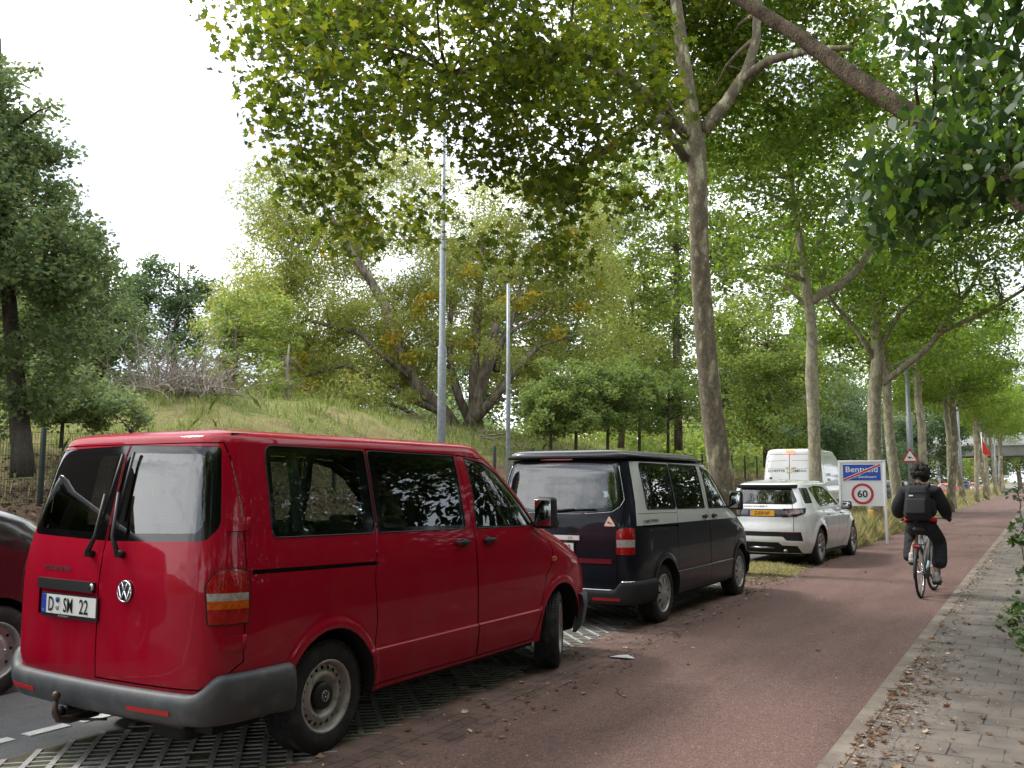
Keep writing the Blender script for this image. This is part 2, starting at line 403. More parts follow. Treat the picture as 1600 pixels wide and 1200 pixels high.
def band(B,U0,U1,prof,name,m,parent,n=60,mb=None):
    us=np.linspace(U0,U1,n); V=[]
    k=len(prof(us[0]))
    for u in us:
        for off,z in prof(u):
            V.append(B.pos(np.array([u]),np.array([z]),off)[0])
    F=[]
    for i in range(n-1):
        for j in range(k-1): F.append([i*k+j,i*k+j+1,(i+1)*k+j+1,(i+1)*k+j])
    F.append(list(range(k))); F.append([(n-1)*k+j for j in range(k)][::-1])
    if mb is not None: mb.add(V,F,smooth=True); return mb
    return raw_mesh(name,V,F,m,parent=parent)
def stube(mb,B,line,r,off=0,close=False,step=.05,n=6):
    l=dens(line,step,close); 
    if close: l=l+[l[0]]
    P=B.pos(np.array([a for a,b in l]),np.array([b for a,b in l]),off); mb.tube(P,r,n=n)
def stext(mb,B,txt,U,z,h,off=.003,xs=1.0,bold=.01,slant=0):
    V,F=text_geo(txt,h,bold,xs); u=U-(V[:,0]+V[:,1]*slant); u=np.where(True,u,u)
    P=B.pos(u,z+V[:,1],off); mb.add(P,F)
def patch(mb,B,u0,u1,z0,z1,off,th=0.0,nu=6,nz=2,m=None):
    """a flat tile following the skin, with thickness"""
    us=np.linspace(u0,u1,nu+1);zs=np.linspace(z0,z1,nz+1);V=[];F=[]
    for z in zs:
        for u in us: V.append(B.pos(np.array([u]),np.array([z]),off)[0])
    k=nu+1
    for i in range(nz):
        for j in range(nu): F.append([i*k+j,(i+1)*k+j,(i+1)*k+j+1,i*k+j+1])
    b=len(V)
    if th>0:
        for z in zs:
            for u in us: V.append(B.pos(np.array([u]),np.array([z]),off-th)[0])
        ring=[j for j in range(k)]+[i*k+nu for i in range(1,nz+1)]+[nz*k+j for j in range(nu-1,-1,-1)]+[i*k for i in range(nz-1,0,-1)]
        for a,c in zip(ring,ring[1:]+ring[:1]): F.append([a,c,c+b,a+b])
    mb.add(V,F,m=m)
def disc_face(R,holes,depth,nr=10,nt=48,r0=0.0):
    V=[(0.0,0.0)] if r0==0 else []; E=[]
    for i in range(1,nr+1):
        r=r0+(R-r0)*i/nr
        for k in range(nt): a=2*PI*(k+.5*(i%2))/nt; V.append((r*math.cos(a),r*math.sin(a)))
    b=len(V)-nt
    E+=[(b+k,b+(k+1)%nt) for k in range(nt)]
    for h in holes:
        b=len(V);V+=[tuple(p) for p in h];E+=[(b+i,b+(i+1)%len(h)) for i in range(len(h))]
    r=delaunay_2d_cdt([Vector(v) for v in V],E,[],0,1e-6); P=np.array([v[:] for v in r[0]]);F=np.array([f for f in r[2] if len(f)==3])
    C=P[F].mean(1); keep=np.hypot(C[:,0],C[:,1])>=r0
    for h in holes: keep&=~inpoly(C,h)
    F=F[keep]; rr=np.hypot(P[:,0],P[:,1]); return np.c_[P[:,0],depth(rr,np.arctan2(P[:,1],P[:,0])),P[:,1]],F.tolist()
_wc={}
def vw_mark(mb,B=None,c=None,r=.06,place=None):
    """ring with the two stacked letters; place(x,y)->3d"""
    ring=[(r*.92*math.cos(a),r*.92*math.sin(a)) for a in np.linspace(0,2*PI,29)]
    mb.tube([place(*p) for p in ring],r*.085,n=5)
    for L in ([(-.42,.80),(-.02,.10),(.02,.10),(.42,.80)],[(-.80,.42),(-.40,-.74),(-.04,.02),(.04,.02),(.40,-.74),(.80,.42)]):
        mb.tube([place(x*r,y*r) for x,y in L],r*.085,n=5)
def wheel_parts(kind,R=.336,W=.205,rr=.22):
    """returns list of (name, mesh object data) in wheel space: axle y, outside -y"""
    key=(kind,R,W,rr)
    if key in _wc: return _wc[key]
    h=W/2; ty=MB()
    prof=[(rr-.012,-h+.012),(rr+.004,-h-.002),(rr+.03,-h-.006),((rr+R)/2,-h-.009),(R-.03,-h+.0),(R-.008,-h+.018),(R-.001,-h+.04)]
    for k in range(5):  # tread ribs with grooves
        a=-h+.045+k*(2*h-.09)/5; b=a+(2*h-.09)/5-.008; prof+=[(R,a),(R,b),(R-.007,b+.001),(R-.007,b+.007)]
    prof+=[(R,h-.045),(R-.008,h-.018),(R-.03,h),(rr,h-.005),(rr-.012,h-.01)]
    ty.lathe(prof,axis='y',n=64)
    # tread blocks on the shoulder
    for k in range(72):
        a=2*PI*k/72
        for sy in (-1,1):
            Mx=Matrix.Rotation(a,4,'Y')@Matrix.Translation((R-.006,sy*(h-.03),0)); ty.box((0,0,0),(.014,.035,.017),M=Mx)
    rim=MB()
    rim.lathe([(rr+.002,-h+.006),(rr+.004,-h-.002),(rr-.004,-h-.005),(rr-.014,-h+.004),(rr-.017,-h+.03),(rr-.03,-h+.05),(rr-.036,h-.02),(rr+.002,h)],axis='y',n=56)
    ri=rr-.018; res=[]
    if kind=='steel':
        hl=[[((ri-.029)*math.cos(a)+.0125*math.cos(t),(ri-.029)*math.sin(a)+.0125*math.sin(t)) for t in np.linspace(0,2*PI,13)[:-1]] for a in np.linspace(0,2*PI,21)[:-1]]
        dp=lambda q,a: -h+.045-.03*np.exp(-((q-ri*.66)/.022)**2)+.0*q+np.where(q<ri*.52,.012,0)
        V,F=disc_face(ri,hl,dp,nr=14,nt=60); rim.add(V,F,smooth=True)
        cap=MB(); cap.lathe([(.0001,-h+.012),(.06,-h+.013),(.078,-h+.02),(.083,-h+.034),(.083,-h+.06)],axis='y',n=40)
        lg=MB(); vw_mark(lg,r=.034,place=lambda x,y:(x,-h+.010,y))
        res=[('tyre',ty,'rubber'),('rim',rim,'steel'),('hub_cap',cap,'plastic'),('emblem',lg,'dchrome')]
    elif kind=='cover':
        hl=[]
        for k in range(9):
            a=2*PI*k/9+.2
            def q(r,t): return (r*math.cos(a+t),r*math.sin(a+t))
            hl.append([q(ri*.50,-.03),q(ri*.60,-.09),q(ri*.78,-.10),q(ri*.90,-.07),q(ri*.92,0),q(ri*.90,.07),q(ri*.78,.10),q(ri*.60,.09),q(ri*.50,.03)])
        dp=lambda q_,a: -h+.004-.014*np.cos(np.clip(q_/ri,0,1)*2.2)
        V,F=disc_face(ri+.006,hl,dp,nr=10,nt=54); rim.add(V,F,smooth=True)
        rim.lathe([(.0001,-h-.014),(.026,-h-.013),(.03,-h-.006)],axis='y',n=20)
        cap=MB(); cap.lathe([(.0001,-h+.05),(ri,-h+.05)],axis='y',n=24)
        res=[('tyre',ty,'rubber'),('wheel_cover',rim,'cover'),('hub',cap,'dark')]
    elif kind=='chromehub':
        hl=[[((ri-.032)*math.cos(a+tt)+.0,(ri-.032)*math.sin(a+tt)) if False else ((ri-.03)*math.cos(a)+.013*math.cos(t)*1.0,(ri-.03)*math.sin(a)+.013*math.sin(t)) for t in np.linspace(0,2*PI,11)[:-1]] for a in np.linspace(0,2*PI,11)[:-1] for tt in (0,)]
        dp=lambda q,a: -h+.05-.04*sstep(ri*.8,ri*.5,q)
        V,F=disc_face(ri,hl,dp,nr=12,nt=50); rim.add(V,F,smooth=True)
        cap=MB(); cap.lathe([(.0001,-h-.025),(.02,-h-.025),(.026,-h-.02),(.03,-h-.004),(.05,-h+.0),(.062,-h+.012)],axis='y',n=30)
        for k in range(6):
            a=2*PI*k/6; cap.lathe([(.0001,-.012),(.008,-.011),(.010,.012)],c=(.095*math.cos(a),-h+.006,.095*math.sin(a)),axis='y',n=8)
        res=[('tyre',ty,'rubber'),('rim',rim,'cover'),('hub_cap',cap,'chrome')]
    else:
        hl=[]
        for k in range(10):
            a=2*PI*k/10+.1; w=.17 if k%2 else .25
            def q(r,t): return (r*math.cos(a+t),r*math.sin(a+t))
            hl.append([q(ri*.34,-w*.35),q(ri*.6,-w*.8),q(ri*.93,-w),q(ri*.95,0),q(ri*.93,w),q(ri*.6,w*.8),q(ri*.34,w*.35)])
        dp=lambda q_,a: -h+.012+.02*np.cos(np.clip(q_/ri,0,1)*3.0)
        V,F=disc_face(ri+.004,hl,dp,nr=8,nt=50); rim.add(V,F,smooth=True)
        V2=np.array(V);V2[:,1]+=.02; rim.add(V2,F,smooth=True)
        rim.lathe([(.0001,-h+.012),(.03,-h+.013),(.034,-h+.03)],axis='y',n=20)
        cap=MB(); cap.lathe([(.0001,.0),(.16,.0),(.16,.02)],axis='y',n=30)
        res=[('tyre',ty,'rubber'),('rim',rim,'alloyl'),('brake_disc',cap,'dchrome')]
    _wc[key]=[[n,m.build(n,M[x]).data] for n,m,x in res]
    for n,m,x in res: pass
    for o in [o for o in COL.objects if o.type=='MESH' and o.data in [d for _,d in _wc[key]] and o.parent is None]: bpy.data.objects.remove(o)
    return _wc[key]
def wheels(root,kind,xs,ty,R,W,rr,steer=0,lod=False):
    for x in xs:
        for sd in (-1,1):
            st=steer if x>1 else 0
            w=empty('wheel',(x,sd*ty,R),(0 if sd<0 else PI)+st,root)
            for n,me in wheel_parts(kind,R,W,rr):
                o=bpy.data.objects.new(n,me); COL.objects.link(o); o.parent=w
def arch_poly(B,cx,cz,r,zb,n=20,rear=None):
    """hole for a wheel arch on the right side"""
    pts=[]
    for k in range(n+1):
        a=-.25+(PI+.5)*k/n; z=cz+r*math.sin(a); 
        x=cx+r*math.cos(a)*(1.0); pts.append((x,z))
    pts=[(x,max(z,zb)) for x,z in pts if z>zb-.2]
    o=[(B.Ux(x,z),z) for x,z in pts]
    o=[(o[0][0],zb)]+o+[(o[-1][0],zb)]
    return o
def arch_fittings(B,root,xs,R,cz,r,zb,yin=.5,lipr=.0):
    mb=MB()
    for cx in xs:
        for sd in (-1,1):
            pts=[(cx+(r+.004)*math.cos(a),cz+(r+.004)*math.sin(a)) for a in np.linspace(-.12,PI+.12,22)]
            V=[];F=[]
            for x,z in pts:
                u=B.Ux(x,max(z,zb)); p=B.pos(np.array([u]),np.array([max(z,zb)]))[0]
                y=abs(p[1]); V+= [(x,sd*(y-.002),z),(x,sd*(y-.03),z),(x,sd*yin,z)]
            m=len(pts)
            for i in range(m-1):
                for j in range(2): F.append([i*3+j,i*3+j+1,(i+1)*3+j+1,(i+1)*3+j])
            mb.add(V,F,smooth=True)
            mb.add([(x,sd*yin,z) for x,z in pts],[list(range(m))])
    x0,x1=B.x0-B.ar+.25,B.x0+B.af-.3
    def floor(xa,xb,w): mb.box(((xa+xb)/2,0,zb-.02),(xb-xa,w,.06))
    floor(x0,xs[0]-r,1.5); floor(xs[0]-r,xs[1]+r,2*yin); floor(xs[0]+r,xs[1]-r,1.72); floor(xs[1]+r,x1,1.5)
    mb.box((xs[0],0,.28),(.16,1.3,.14),.02); mb.box((xs[1],0,.26),(.16,1.3,.12),.02); mb.box(((xs[0]+xs[1])/2,.25,.2),(2.2,.2,.14),.04)
    return mb.build('underbody',M['dark'],root)
def seat(root,x,y,z=.42,w=.5,back=.62,head=True,m='seat'):
    mb=MB(); mb.box((x+.05,y,z+.05),(.5,w,.16),.05); Mx=Matrix.Translation((x-.2,y,z+.1))@Matrix.Rotation(-.22,4,'Y'); mb.box((0,0,back/2),(.14,w*.95,back),.06,M=Mx)
    if head:
        for sy in (-.06,.06): mb.tube([tuple(Mx@Vector((0,sy,back-.02))),tuple(Mx@Vector((0,sy,back+.1)))],.008)
        mb.box((0,0,back+.15),(.1,.27,.19),.045,M=Mx)
    return mb.build('seat',M[m],root)
def mirror_arm(root,x,y,z,side=-1,h=.26,w=.19,body='plastic'):
    mb=MB(); mb.box((x,side*(y+.13),z),(.11,w,h),.04,taper=.93,seg=3); mb.box((x+.02,side*(y+.01),z-h*.36),(.07,.14,.05),.015)
    o=mb.build('wing_mirror',M[body],root); g=MB(); g.box((x-.054,side*(y+.13),z+.002),(.006,w-.045,h-.05),.002); g.build('mirror_glass',M['mirror'],o); return o
def plate(root,c,w,h,txt,yellow=False,dirv=(1,0),frame=True,tiltz=0,xs=.62,euc='D'):
    """number plate facing -x in vehicle space"""
    c=np.array(c,float)
    def pl(u,v,d): return (c[0]-d-v*math.sin(tiltz)*0,c[1]-u,c[2]+v)
    def quad(mb,u0,u1,v0,v1,d,m): mb.m=m; mb.box(tuple((np.array(pl(u0,v0,d))+np.array(pl(u1,v1,d)))/2),(.004,u1-u0,v1-v0))
    mb=MB(); 
    if frame: quad(mb,-w/2-.012,w/2+.012,-h/2-.022,h/2+.01,0,0)
    quad(mb,-w/2,w/2,-h/2,h/2,.004,1); quad(mb,-w/2,-w/2+.042,-h/2,h/2,.006,2)
    mb.m=3
    def tx(s,u,v,hh,xs_,b=.01,m=3):
        V,F=text_geo(s,hh,b,xs_); mb.m=m; mb.add([pl(a,b_,.0095) for a,b_ in V[:,:2]+np.array([u,v])],F)
    for s,u,v,hh,x_,m in txt: tx(s,u,v,hh,x_,m=m)
    o=mb.build('number_plate',[M['plastic'],M['pyellow'] if yellow else M['pwhite'],M['pblue'],M['ink'],M['pwhite'],M['steel']],root)
    o.rotation_euler=(0,0,0); return o,mb,pl

# ------------------------------------------------------------ the two vans of one make
def build_t5(kind,loc,rz,label,name,steer=0):
    B=t5_body(); S=B.S; red=(kind=='red')
    root=empty(name,(0,0,0)); tag(root,label,'van')
    sk=Skin(B,root); ux=B.Ux
    R=lambda x,z:(ux(x,z),z)
    def pr(pts): return [R(x,z) for x,z in pts]
    # doors
    slide=[(.45,1.31),(.43,1.2),(.40,1.0),(.43,.75),(.40,.45),(.39,.335),(1.62,.325),(1.61,1.0),(1.60,1.28),(1.555,1.6),(1.52,1.845),(.45,1.86)]
    front=[(1.63,.325),(1.62,1.0),(1.61,1.28),(1.565,1.6),(1.53,1.845),(1.90,1.825),(2.12,1.735),(2.40,1.53),(2.66,1.33),(2.75,1.18),(2.71,.83),(2.60,.55),(2.50,.325)]
    sk.region('slide|R',pr(slide),True); sk.region('fdoor|R',pr(front),True)
    for d in (slide,front): sk.seam(pr(d+[d[0]]),.008,True)
    if not red:   # grey upper half
        up=[(-.80,1.15),(2.9,1.12),(2.9,1.22),(2.70,1.33),(2.40,1.55),(2.12,1.76),(1.88,1.865),(-.66,1.87),(-.74,1.4)]
        sk.region('up|R',pr(up),True)
        sk.region('slideup|R',pr([(.415,1.15),(1.61,1.14),(1.60,1.28),(1.555,1.6),(1.52,1.845),(.45,1.86),(.45,1.31)]),True)
        sk.region('fdoorup|R',pr([(1.615,1.14),(2.74,1.13),(2.75,1.18),(2.66,1.33),(2.40,1.53),(2.12,1.735),(1.90,1.825),(1.53,1.845),(1.565,1.6),(1.61,1.28)]),True)
        for d in (slide,front): sk.seam(pr(d+[d[0]]),.008,True)
        sk.seam(pr([(-.74,1.28),(.42,1.265)]),.006,True)
    # rear door(s)
    C=S/2; ru=5.292 if red else 5.36
    rd=[(5.56,.53),(5.40,.60),(ru,.66),(ru+.0,1.2),(5.33,1.45),(5.44,1.78),(5.50,1.868),(C-.035,1.868),(C-.035,.53)] if red else [(5.66,.43),(5.66,1.1),(5.60,1.16),(5.56,1.3),(5.52,1.55),(5.57,1.868),(C-.005,1.868),(C-.005,.43)]
    if red:
        m=lambda pts:[(2*(C-.035)-u+.004*0,z) for u,z in pts][::-1]
        sk.region('bdoor|R',rd); sk.region('bdoor|L',m(rd)); sk.seam(rd+[rd[0]],.009); sk.seam(m(rd),.009)
    else:
        full=rd[:-2]+[(S-u,z) for u,z in rd[:-2]][::-1]
        sk.region('tailgate',full); sk.seam(full+[full[0]],.010)
    # rail
    sk.region('groove',pr([(-.66,1.152),(.43,1.122),(.43,1.098),(-.66,1.126)]),True)
    # windows
    def win(key,pts,rad,inset,gkey):
        o=fillet(pr(pts),rad); sk.region('frit>'+key if False else key,o,True,.06)
        cx=sum(p[0] for p in pts)/len(pts);cz=sum(p[1] for p in pts)/len(pts)
        i=[(x+(inset[0] if x<cx else -inset[1]),z+(inset[2] if z<cz else -inset[3])) for x,z in pts]
        sk.region(gkey,fillet(pr(i),rad*.8),True,.06)
    win('fq|R',[(-.485,1.32),(.437,1.305),(.437,1.852),(-.455,1.86)],.05,(.035,.085,.03,.035),'gq|R')
    win('fs|R',[(.462,1.305),(1.50,1.287),(1.485,1.838),(.462,1.852)],.035,(.07,.03,.03,.035),'gs|R')
    fw=[(1.635,1.283),(2.60,1.268),(2.57,1.33),(2.36,1.50),(2.10,1.70),(1.90,1.79),(1.62,1.83)]
    fwi=[(1.655,1.298),(2.46,1.285),(2.44,1.36),(2.30,1.49),(2.07,1.67),(1.88,1.76),(1.645,1.805)]
    sk.region('ff|R',fillet(pr(fw),.025),True,.05); sk.region('gf|R',fillet(pr(fwi),.02),True,.05)
    if red:
        rw=[(C-.045,1.30),(5.56,1.318),(5.475,1.40),(5.50,1.845),(C-.045,1.862)]
        ri=[(C-.125,1.345),(5.62,1.36),(5.57,1.42),(5.60,1.80),(C-.125,1.815)]
        o=fillet(rw,[.0,.09,.09,.05,0]); i=fillet(ri,[.03,.05,.05,.05,.03])
        sk.region('fb|R',o,step=.06); sk.region('gb|R',i,step=.06); mm=lambda pts:[(2*(C-.035)-u,z) for u,z in pts][::-1]
        sk.region('fb|L',mm(o),step=.06); sk.region('gb|L',mm(i),step=.06)
        sk.region('recess',fillet([(C+.0,.845),(6.97,.845),(6.97,1.005),(C+.0,1.005)],.02))
        sk.region('lr|R',fillet([(5.525,.872),(5.262,.868),(5.275,1.155),(5.40,1.172),(5.50,1.155),(5.545,1.08)],.02),step=.04)
        sk.region('lw|R',[(5.53,1.000),(5.266,.993),(5.268,1.033),(5.535,1.041)],step=.04)
        sk.region('la|R',[(5.528,.955),(5.264,.948),(5.266,.993),(5.53,1.000)],step=.04)
        for k,p in [q for q in sk.reg if q[0] in('lr|R','lw|R','la|R')]: sk.reg.append((k.replace('|R','|L'),[(S-.07-u+.07,z) for u,z in p][::-1]))
    else:
        full=[(5.66,1.33),(5.565,1.42),(5.60,1.852),(C,1.868),(S-5.60,1.852),(S-5.565,1.42),(S-5.66,1.33),(C+.3,1.285),(C-.3,1.285)]
        fi=[(5.70,1.36),(5.61,1.44),(5.65,1.825),(C,1.84),(S-5.65,1.825),(S-5.61,1.44),(S-5.70,1.36),(C+.3,1.315),(C-.3,1.315)]
        sk.region('fb',fillet(full,[.06,.06,.04,0,.04,.06,.06,.2,.2]),step=.06); sk.region('gb',fillet(fi,[.05,.05,.04,0,.04,.05,.05,.2,.2]),step=.06)
        sk.region('lr|R',fillet([(5.665,.835),(5.44,.835),(5.43,1.125),(5.56,1.135),(5.665,1.10)],.02),True,step=.04)
        sk.region('lw|R',[(5.66,.918),(5.445,.918),(5.44,1.0),(5.66,1.0)],True,step=.04)
    # tank flap / indicator handled as add-ons; wheel arches
    for cx in (0,3.0): sk.region(None,arch_poly(B,cx,.352,.395,sk.zb),True,step=.05)
    for cx in (0,3.0):
        for rr_ in (.42,.445,.475,.50):
            sk.ring([(ux(cx+rr_*math.cos(a),max(.352+rr_*math.sin(a),.3)),max(.352+rr_*math.sin(a),.3)) for a in np.linspace(-.1,PI+.1,30)])
    for zz in (.535,.548,.556,.565,.58): sk.ring([(ux(x,zz),zz) for x in np.linspace(.36,2.6,24)])
    if red:
        e0=ux(-.37,.33); sk.region(None,[(e0,.30),(e0,.362),(S-e0,.362),(S-e0,.30)])
    pm='red' if red else 'black'; up=pm if red else 'silver'
    gl='privacy' if red else 'privacy'
    defs={'body':('body',pm,0),'gap':('body','gap',-.012),'groove':('body','gap',-.02),'slide|R':('sliding_door|R',pm,0),'slide|L':('side_panel|L',pm,0),
      'fdoor|R':('front_door|R',pm,0),'fdoor|L':('front_door|L',pm,0),'up|R':('body',up,0),'up|L':('body',up,0),'slideup|R':('sliding_door|R',up,0),'slideup|L':('side_panel|L',up,0),
      'fdoorup|R':('front_door|R',up,0),'fdoorup|L':('front_door|L',up,0),'bdoor|R':('rear_door|R',pm,0),'bdoor|L':('rear_door|L',pm,0),'tailgate':('tailgate',pm,0),
      'recess':('rear_door|L',pm,-.014),'fb':('tailgate>rear_window','frit',-.003),'gb':('tailgate>rear_window','privacy',-.003)}
    for sd in 'RL':
        for a,b,c in (('q','window|'+sd,''),('s',('sliding_door|R' if sd=='R' else 'side_panel|L')+'>window|s','') ,('f','front_door|'+sd+'>window|f','')):
            defs['f'+a+'|'+sd]=(b,'frit',-.004); defs['g'+a+'|'+sd]=(b,'glass' if a=='f' else 'privacy',-.004)
        if red:
            defs['fb|'+sd]=('rear_door|'+sd+'>window|b','frit',-.003); defs['gb|'+sd]=('rear_door|'+sd+'>window|b','privacy',-.003)
        for k,mm_ in (('lr','lred'),('lw','lwhite'),('la','lamber')): defs[k+'|'+sd]=('tail_lamp|'+sd,mm_,.006)
    P_=sk.solve(defs,'body')
    body=P_['body']
    # rubber seals and lamp surrounds
    loops=[fillet(pr([(-.485,1.32),(.437,1.305),(.437,1.852),(-.455,1.86)]),.05),fillet(pr([(.462,1.305),(1.50,1.287),(1.485,1.838),(.462,1.852)]),.035),fillet(pr(fw),.025)]
    for l in loops:
        for q_ in (l,[(S-u,z) for u,z in l]): mb=MB(); stube(mb,B,q_,.005,-.001,True,n=5); mb.build('window_seal',M['plastic'],root)
    lp=fillet([(5.525,.872),(5.262,.868),(5.275,1.155),(5.40,1.172),(5.50,1.155),(5.545,1.08)] if red else [(5.665,.835),(5.44,.835),(5.43,1.125),(5.56,1.135),(5.665,1.10)],.02)
    for l in (lp,[(S-u,z) for u,z in lp]): mb=MB(); stube(mb,B,l,.0045,.004,True,n=5); mb.build('lamp_seal',M['gap'],body)
    if red:
        roof=roof_mesh(B,'roof',M[pm],root)
        for sd in (-1,1):  # roof side channels
            mb=MB(); mb.tube([(x,sd*(.735-.02*((x-.5)/1.5)**2),B.zt+.052) for x in np.linspace(-.65,1.85,14)],.007,n=5); mb.build('roof_channel',M['gap'],roof)
        mb=MB(); mb.tube([(-.6,.25,1.95),(-.62,.25,1.98)],.012); mb.tube([(-.62,.25,1.98),(-.70,.25,2.05)],.004,n=5); mb.build('aerial',M['plastic'],roof)
    else:
        B.roofp=[(0,0),(.012,.012),(.05,.02),(.2,.03),(.5,.035),(.8,.04)]; roof=roof_mesh(B,'roof',M[pm],root)
        # pop-up roof shell in two tones
        def shell(x0,x1,wd,z0,z1,fr,name,m,par):
            prof=[(0,0),(.0,.028),(.015,.05),(.045,.07),(.12,.084),(.3,.095),(.6,.10)]; V=[];F=[]
            n=72; ring=[]
            for k in range(n):
                a=2*PI*k/n; c,s_=math.cos(a),math.sin(a); e=2/9
                ring.append((math.copysign(abs(c)**e,c),math.copysign(abs(s_)**e,s_)))
            for d,h in prof:
                for cx,cy in ring:
                    x=(x0+x1)/2+cx*((x1-x0)/2-d*.9)+(-fr*h*2 if cx>0.5 else 0); y=cy*(wd/2-min(d,wd/2))
                    V.append((x,y*(1-.07*max(0,(x-.8)/1.3)),z0+h+.012*0-.035*max(0,(x-1.3)/.8)**2))
            for i in range(len(prof)-1):
                for k in range(n): F.append([i*n+k,i*n+(k+1)%n,(i+1)*n+(k+1)%n,(i+1)*n+k])
            F.append([(len(prof)-1)*n+k for k in range(n)]); F.append(list(range(n))[::-1])
            return raw_mesh(name,V,F,m,parent=par)
        sh=shell(-.86,2.12,1.60,1.915,2.0,.9,'pop_up_roof',M['popgrey'],root)
        mb=MB(); mb.box((.55,0,1.912),(2.7,1.5,.03),.01); mb.build('roof_bellows',M['gap'],sh)
        mb=MB()
        for u in [C-.4]: patch(mb,B,C-.10+.0,C+.30,1.868,1.868+.001,.012,.01,nz=1)
        mb=MB(); mb.box((-.815,.07,1.893),(.02,.42,.022),.006); mb.build('brake_lamp',M['lred'],root)
    # bumpers
    if red:
        def top(u):
            du=min(u,S-u); return .505+.095*float(sstep(5.60,5.44,du))
        zlo=lambda u:.345
        prof=lambda u:[(-.005,top(u)+.004),(.02,top(u)+.006),(.045,top(u)-.004),(.058,top(u)-.03),(.062,(top(u)+zlo(u))/2+.01),(.052,zlo(u)+.03),(.03,zlo(u)),(-.01,zlo(u)-.01)]
        bu=band(B,ux(-.37,.5),S-ux(-.37,.5),prof,'rear_bumper',M['bumper'],root,n=110)
        for u0,u1 in ((5.70,6.02),(S-5.88,S-5.62)):
            mb=MB(); patch(mb,B,u0,u1,.405,.428,.0645,.004); mb.build('reflector',M['refl'],bu)
        proff=lambda u:[(-.005,.60),(.02,.60),(.04,.58),(.05,.50),(.045,.33),(.02,.26),(-.01,.25)]
        band(B,-ux(3.42,.45),ux(3.42,.45),proff,'front_bumper',M['bumper'],root,n=60)
    else:
        def top(u):
            du=min(u,S-u); return .452+.095*float(sstep(5.70,5.60,du))
        prof=lambda u:[(-.005,top(u)+.002),(.03,top(u)+.004),(.05,top(u)-.008),(.055,top(u)-.04),(.05,.36),(.03,.30),(-.01,.285)]
        bu=band(B,ux(-.40,.5),S-ux(-.40,.5),prof,'rear_bumper',M[pm],root,n=110)
        
        for ua,ub in ((5.62,5.93),(S-5.93,S-5.62)): mb=MB(); patch(mb,B,ua,ub,.343,.372,.053,.004); mb.build('reflector',M['refl'],bu)
        mb=MB(); stube(mb,B,[(5.70,.456),(S-5.70,.456)],.010,.036,n=6); stube(mb,B,[(5.47,.548),(5.61,.548)],.009,.035,n=6); mb.build('bumper_trim',M['chrome'],bu)
        mb=MB(); stube(mb,B,[(C-.33,1.275),(5.70,1.303),(5.60,1.36),(5.545,1.44),(5.575,1.85)],.0035,.002,n=5); stube(mb,B,[(S-(C-.33),1.275),(S-5.70,1.303),(S-5.60,1.36),(S-5.545,1.44),(S-5.575,1.85)],.0035,.002,n=5); stube(mb,B,[(C-.33,1.275),(C+.33,1.275)],.0035,.002,n=5)
        mb.build('window_trim',M['chrome'],P_['tailgate'])
        mb=MB(); patch(mb,B,C-.68,C+.68,.735,.785,.010,.012,nu=16); mb.build('trim_strip',M['chrome'],P_['tailgate'])
        proff=lambda u:[(-.005,.60),(.02,.60),(.04,.58),(.05,.50),(.045,.33),(.02,.26),(-.01,.25)]
        band(B,-ux(3.42,.45),ux(3.42,.45),proff,'front_bumper',M[pm],root,n=60)
    # handles, flap, indicator
    for sd in (-1,1):
        for x,par in ((1.42,'sliding_door|R'),(1.80,'front_door|R')):
            if sd>0 and x<1.6: continue
            mb=MB(); y=sd*(abs(B.pos(np.array([ux(x,1.185)]),np.array([1.185]))[0][1])+.012)
            mb.box((x,y,1.185),(.17,.03,.03),.009); mb.box((x+.03 if x<1.6 else x-.03,y-.001*sd,1.185),(.06,.024,.055),.012)
            mb.build('handle',M['plastic'],P_[par if sd<0 else 'front_door|L'])
        mirror_arm(P_['front_door|R' if sd<0 else 'front_door|L'],2.60,.875,1.375,sd,h=.27,w=.20)
        mb=MB(); y=sd*.945; mb.box((2.86,y,.965),(.075,.012,.04),.005); mb.build('indicator',M['lamber' if red else 'lwhite'],root)
    if red:
        LD,RD=P_['rear_door|L'],P_['rear_door|R']
        # lock strip over the plate
        mb=MB(); patch(mb,B,C-.03+.02,6.955,1.003,1.062,.022,.02,nu=8); hs=mb.build('handle_strip',M['plastic'],LD)
        mb=MB(); p=B.pos(np.array([6.395]),np.array([1.035]),.024)[0]; mb.lathe([(.0001,-.003),(.018,-.003),(.02,.004)],c=tuple(p),axis='x',n=20); mb.box((p[0]-.004,p[1],p[2]),(.004,.004,.016)); mb.build('lock',M['dchrome'],hs)
        xp=B.pos(np.array([6.61]),np.array([.925]),.012)[0]
        o,pm_,pl=plate(LD,(xp[0]-.004,6.61-C+.0-.001,.918),.52,.11,[('D',-.165,.0,.084,.66,3),('SM',.0,.0,.084,.66,3),('22',.15,0,.084,.74,3),('D',-.24,-.038,.012,1,4)])
        o.rotation_euler=(0,0,0)
        mb=MB()
        for (u,v,r,mi) in ((-.102,.028,.017,0),(-.102,-.018,.014,1)):
            mb.m=mi; c=pl(u,v,.010); mb.lathe([(.0001,-.0015),(r,-.0015),(r,.002)],c=c,axis='x',n=16)
        mb.build('plate_seal',[M['sealblue'],M['steel']],o)
        mb=MB(); V,F=text_geo('AUTOHAUS',.008,.0,1.6); mb.add([pl(a-.05,b-.066,.0035) for a,b in V[:,:2]],F); mb.build('frame_text',M['pwhite'],o)
        mb=MB(); stext(mb,B,'TRANSPORTER',6.79,1.125,.026,.004,xs=1.25,bold=.03); mb.build('lettering',M['dchrome'],LD)
        mb=MB(); cu,cz=6.115,1.028
        def pl2(x,y): return tuple(B.pos(np.array([cu-x]),np.array([cz+y]),.012)[0])
        mb.m=0; vw_mark(mb,r=.062,place=pl2); mb.m=1
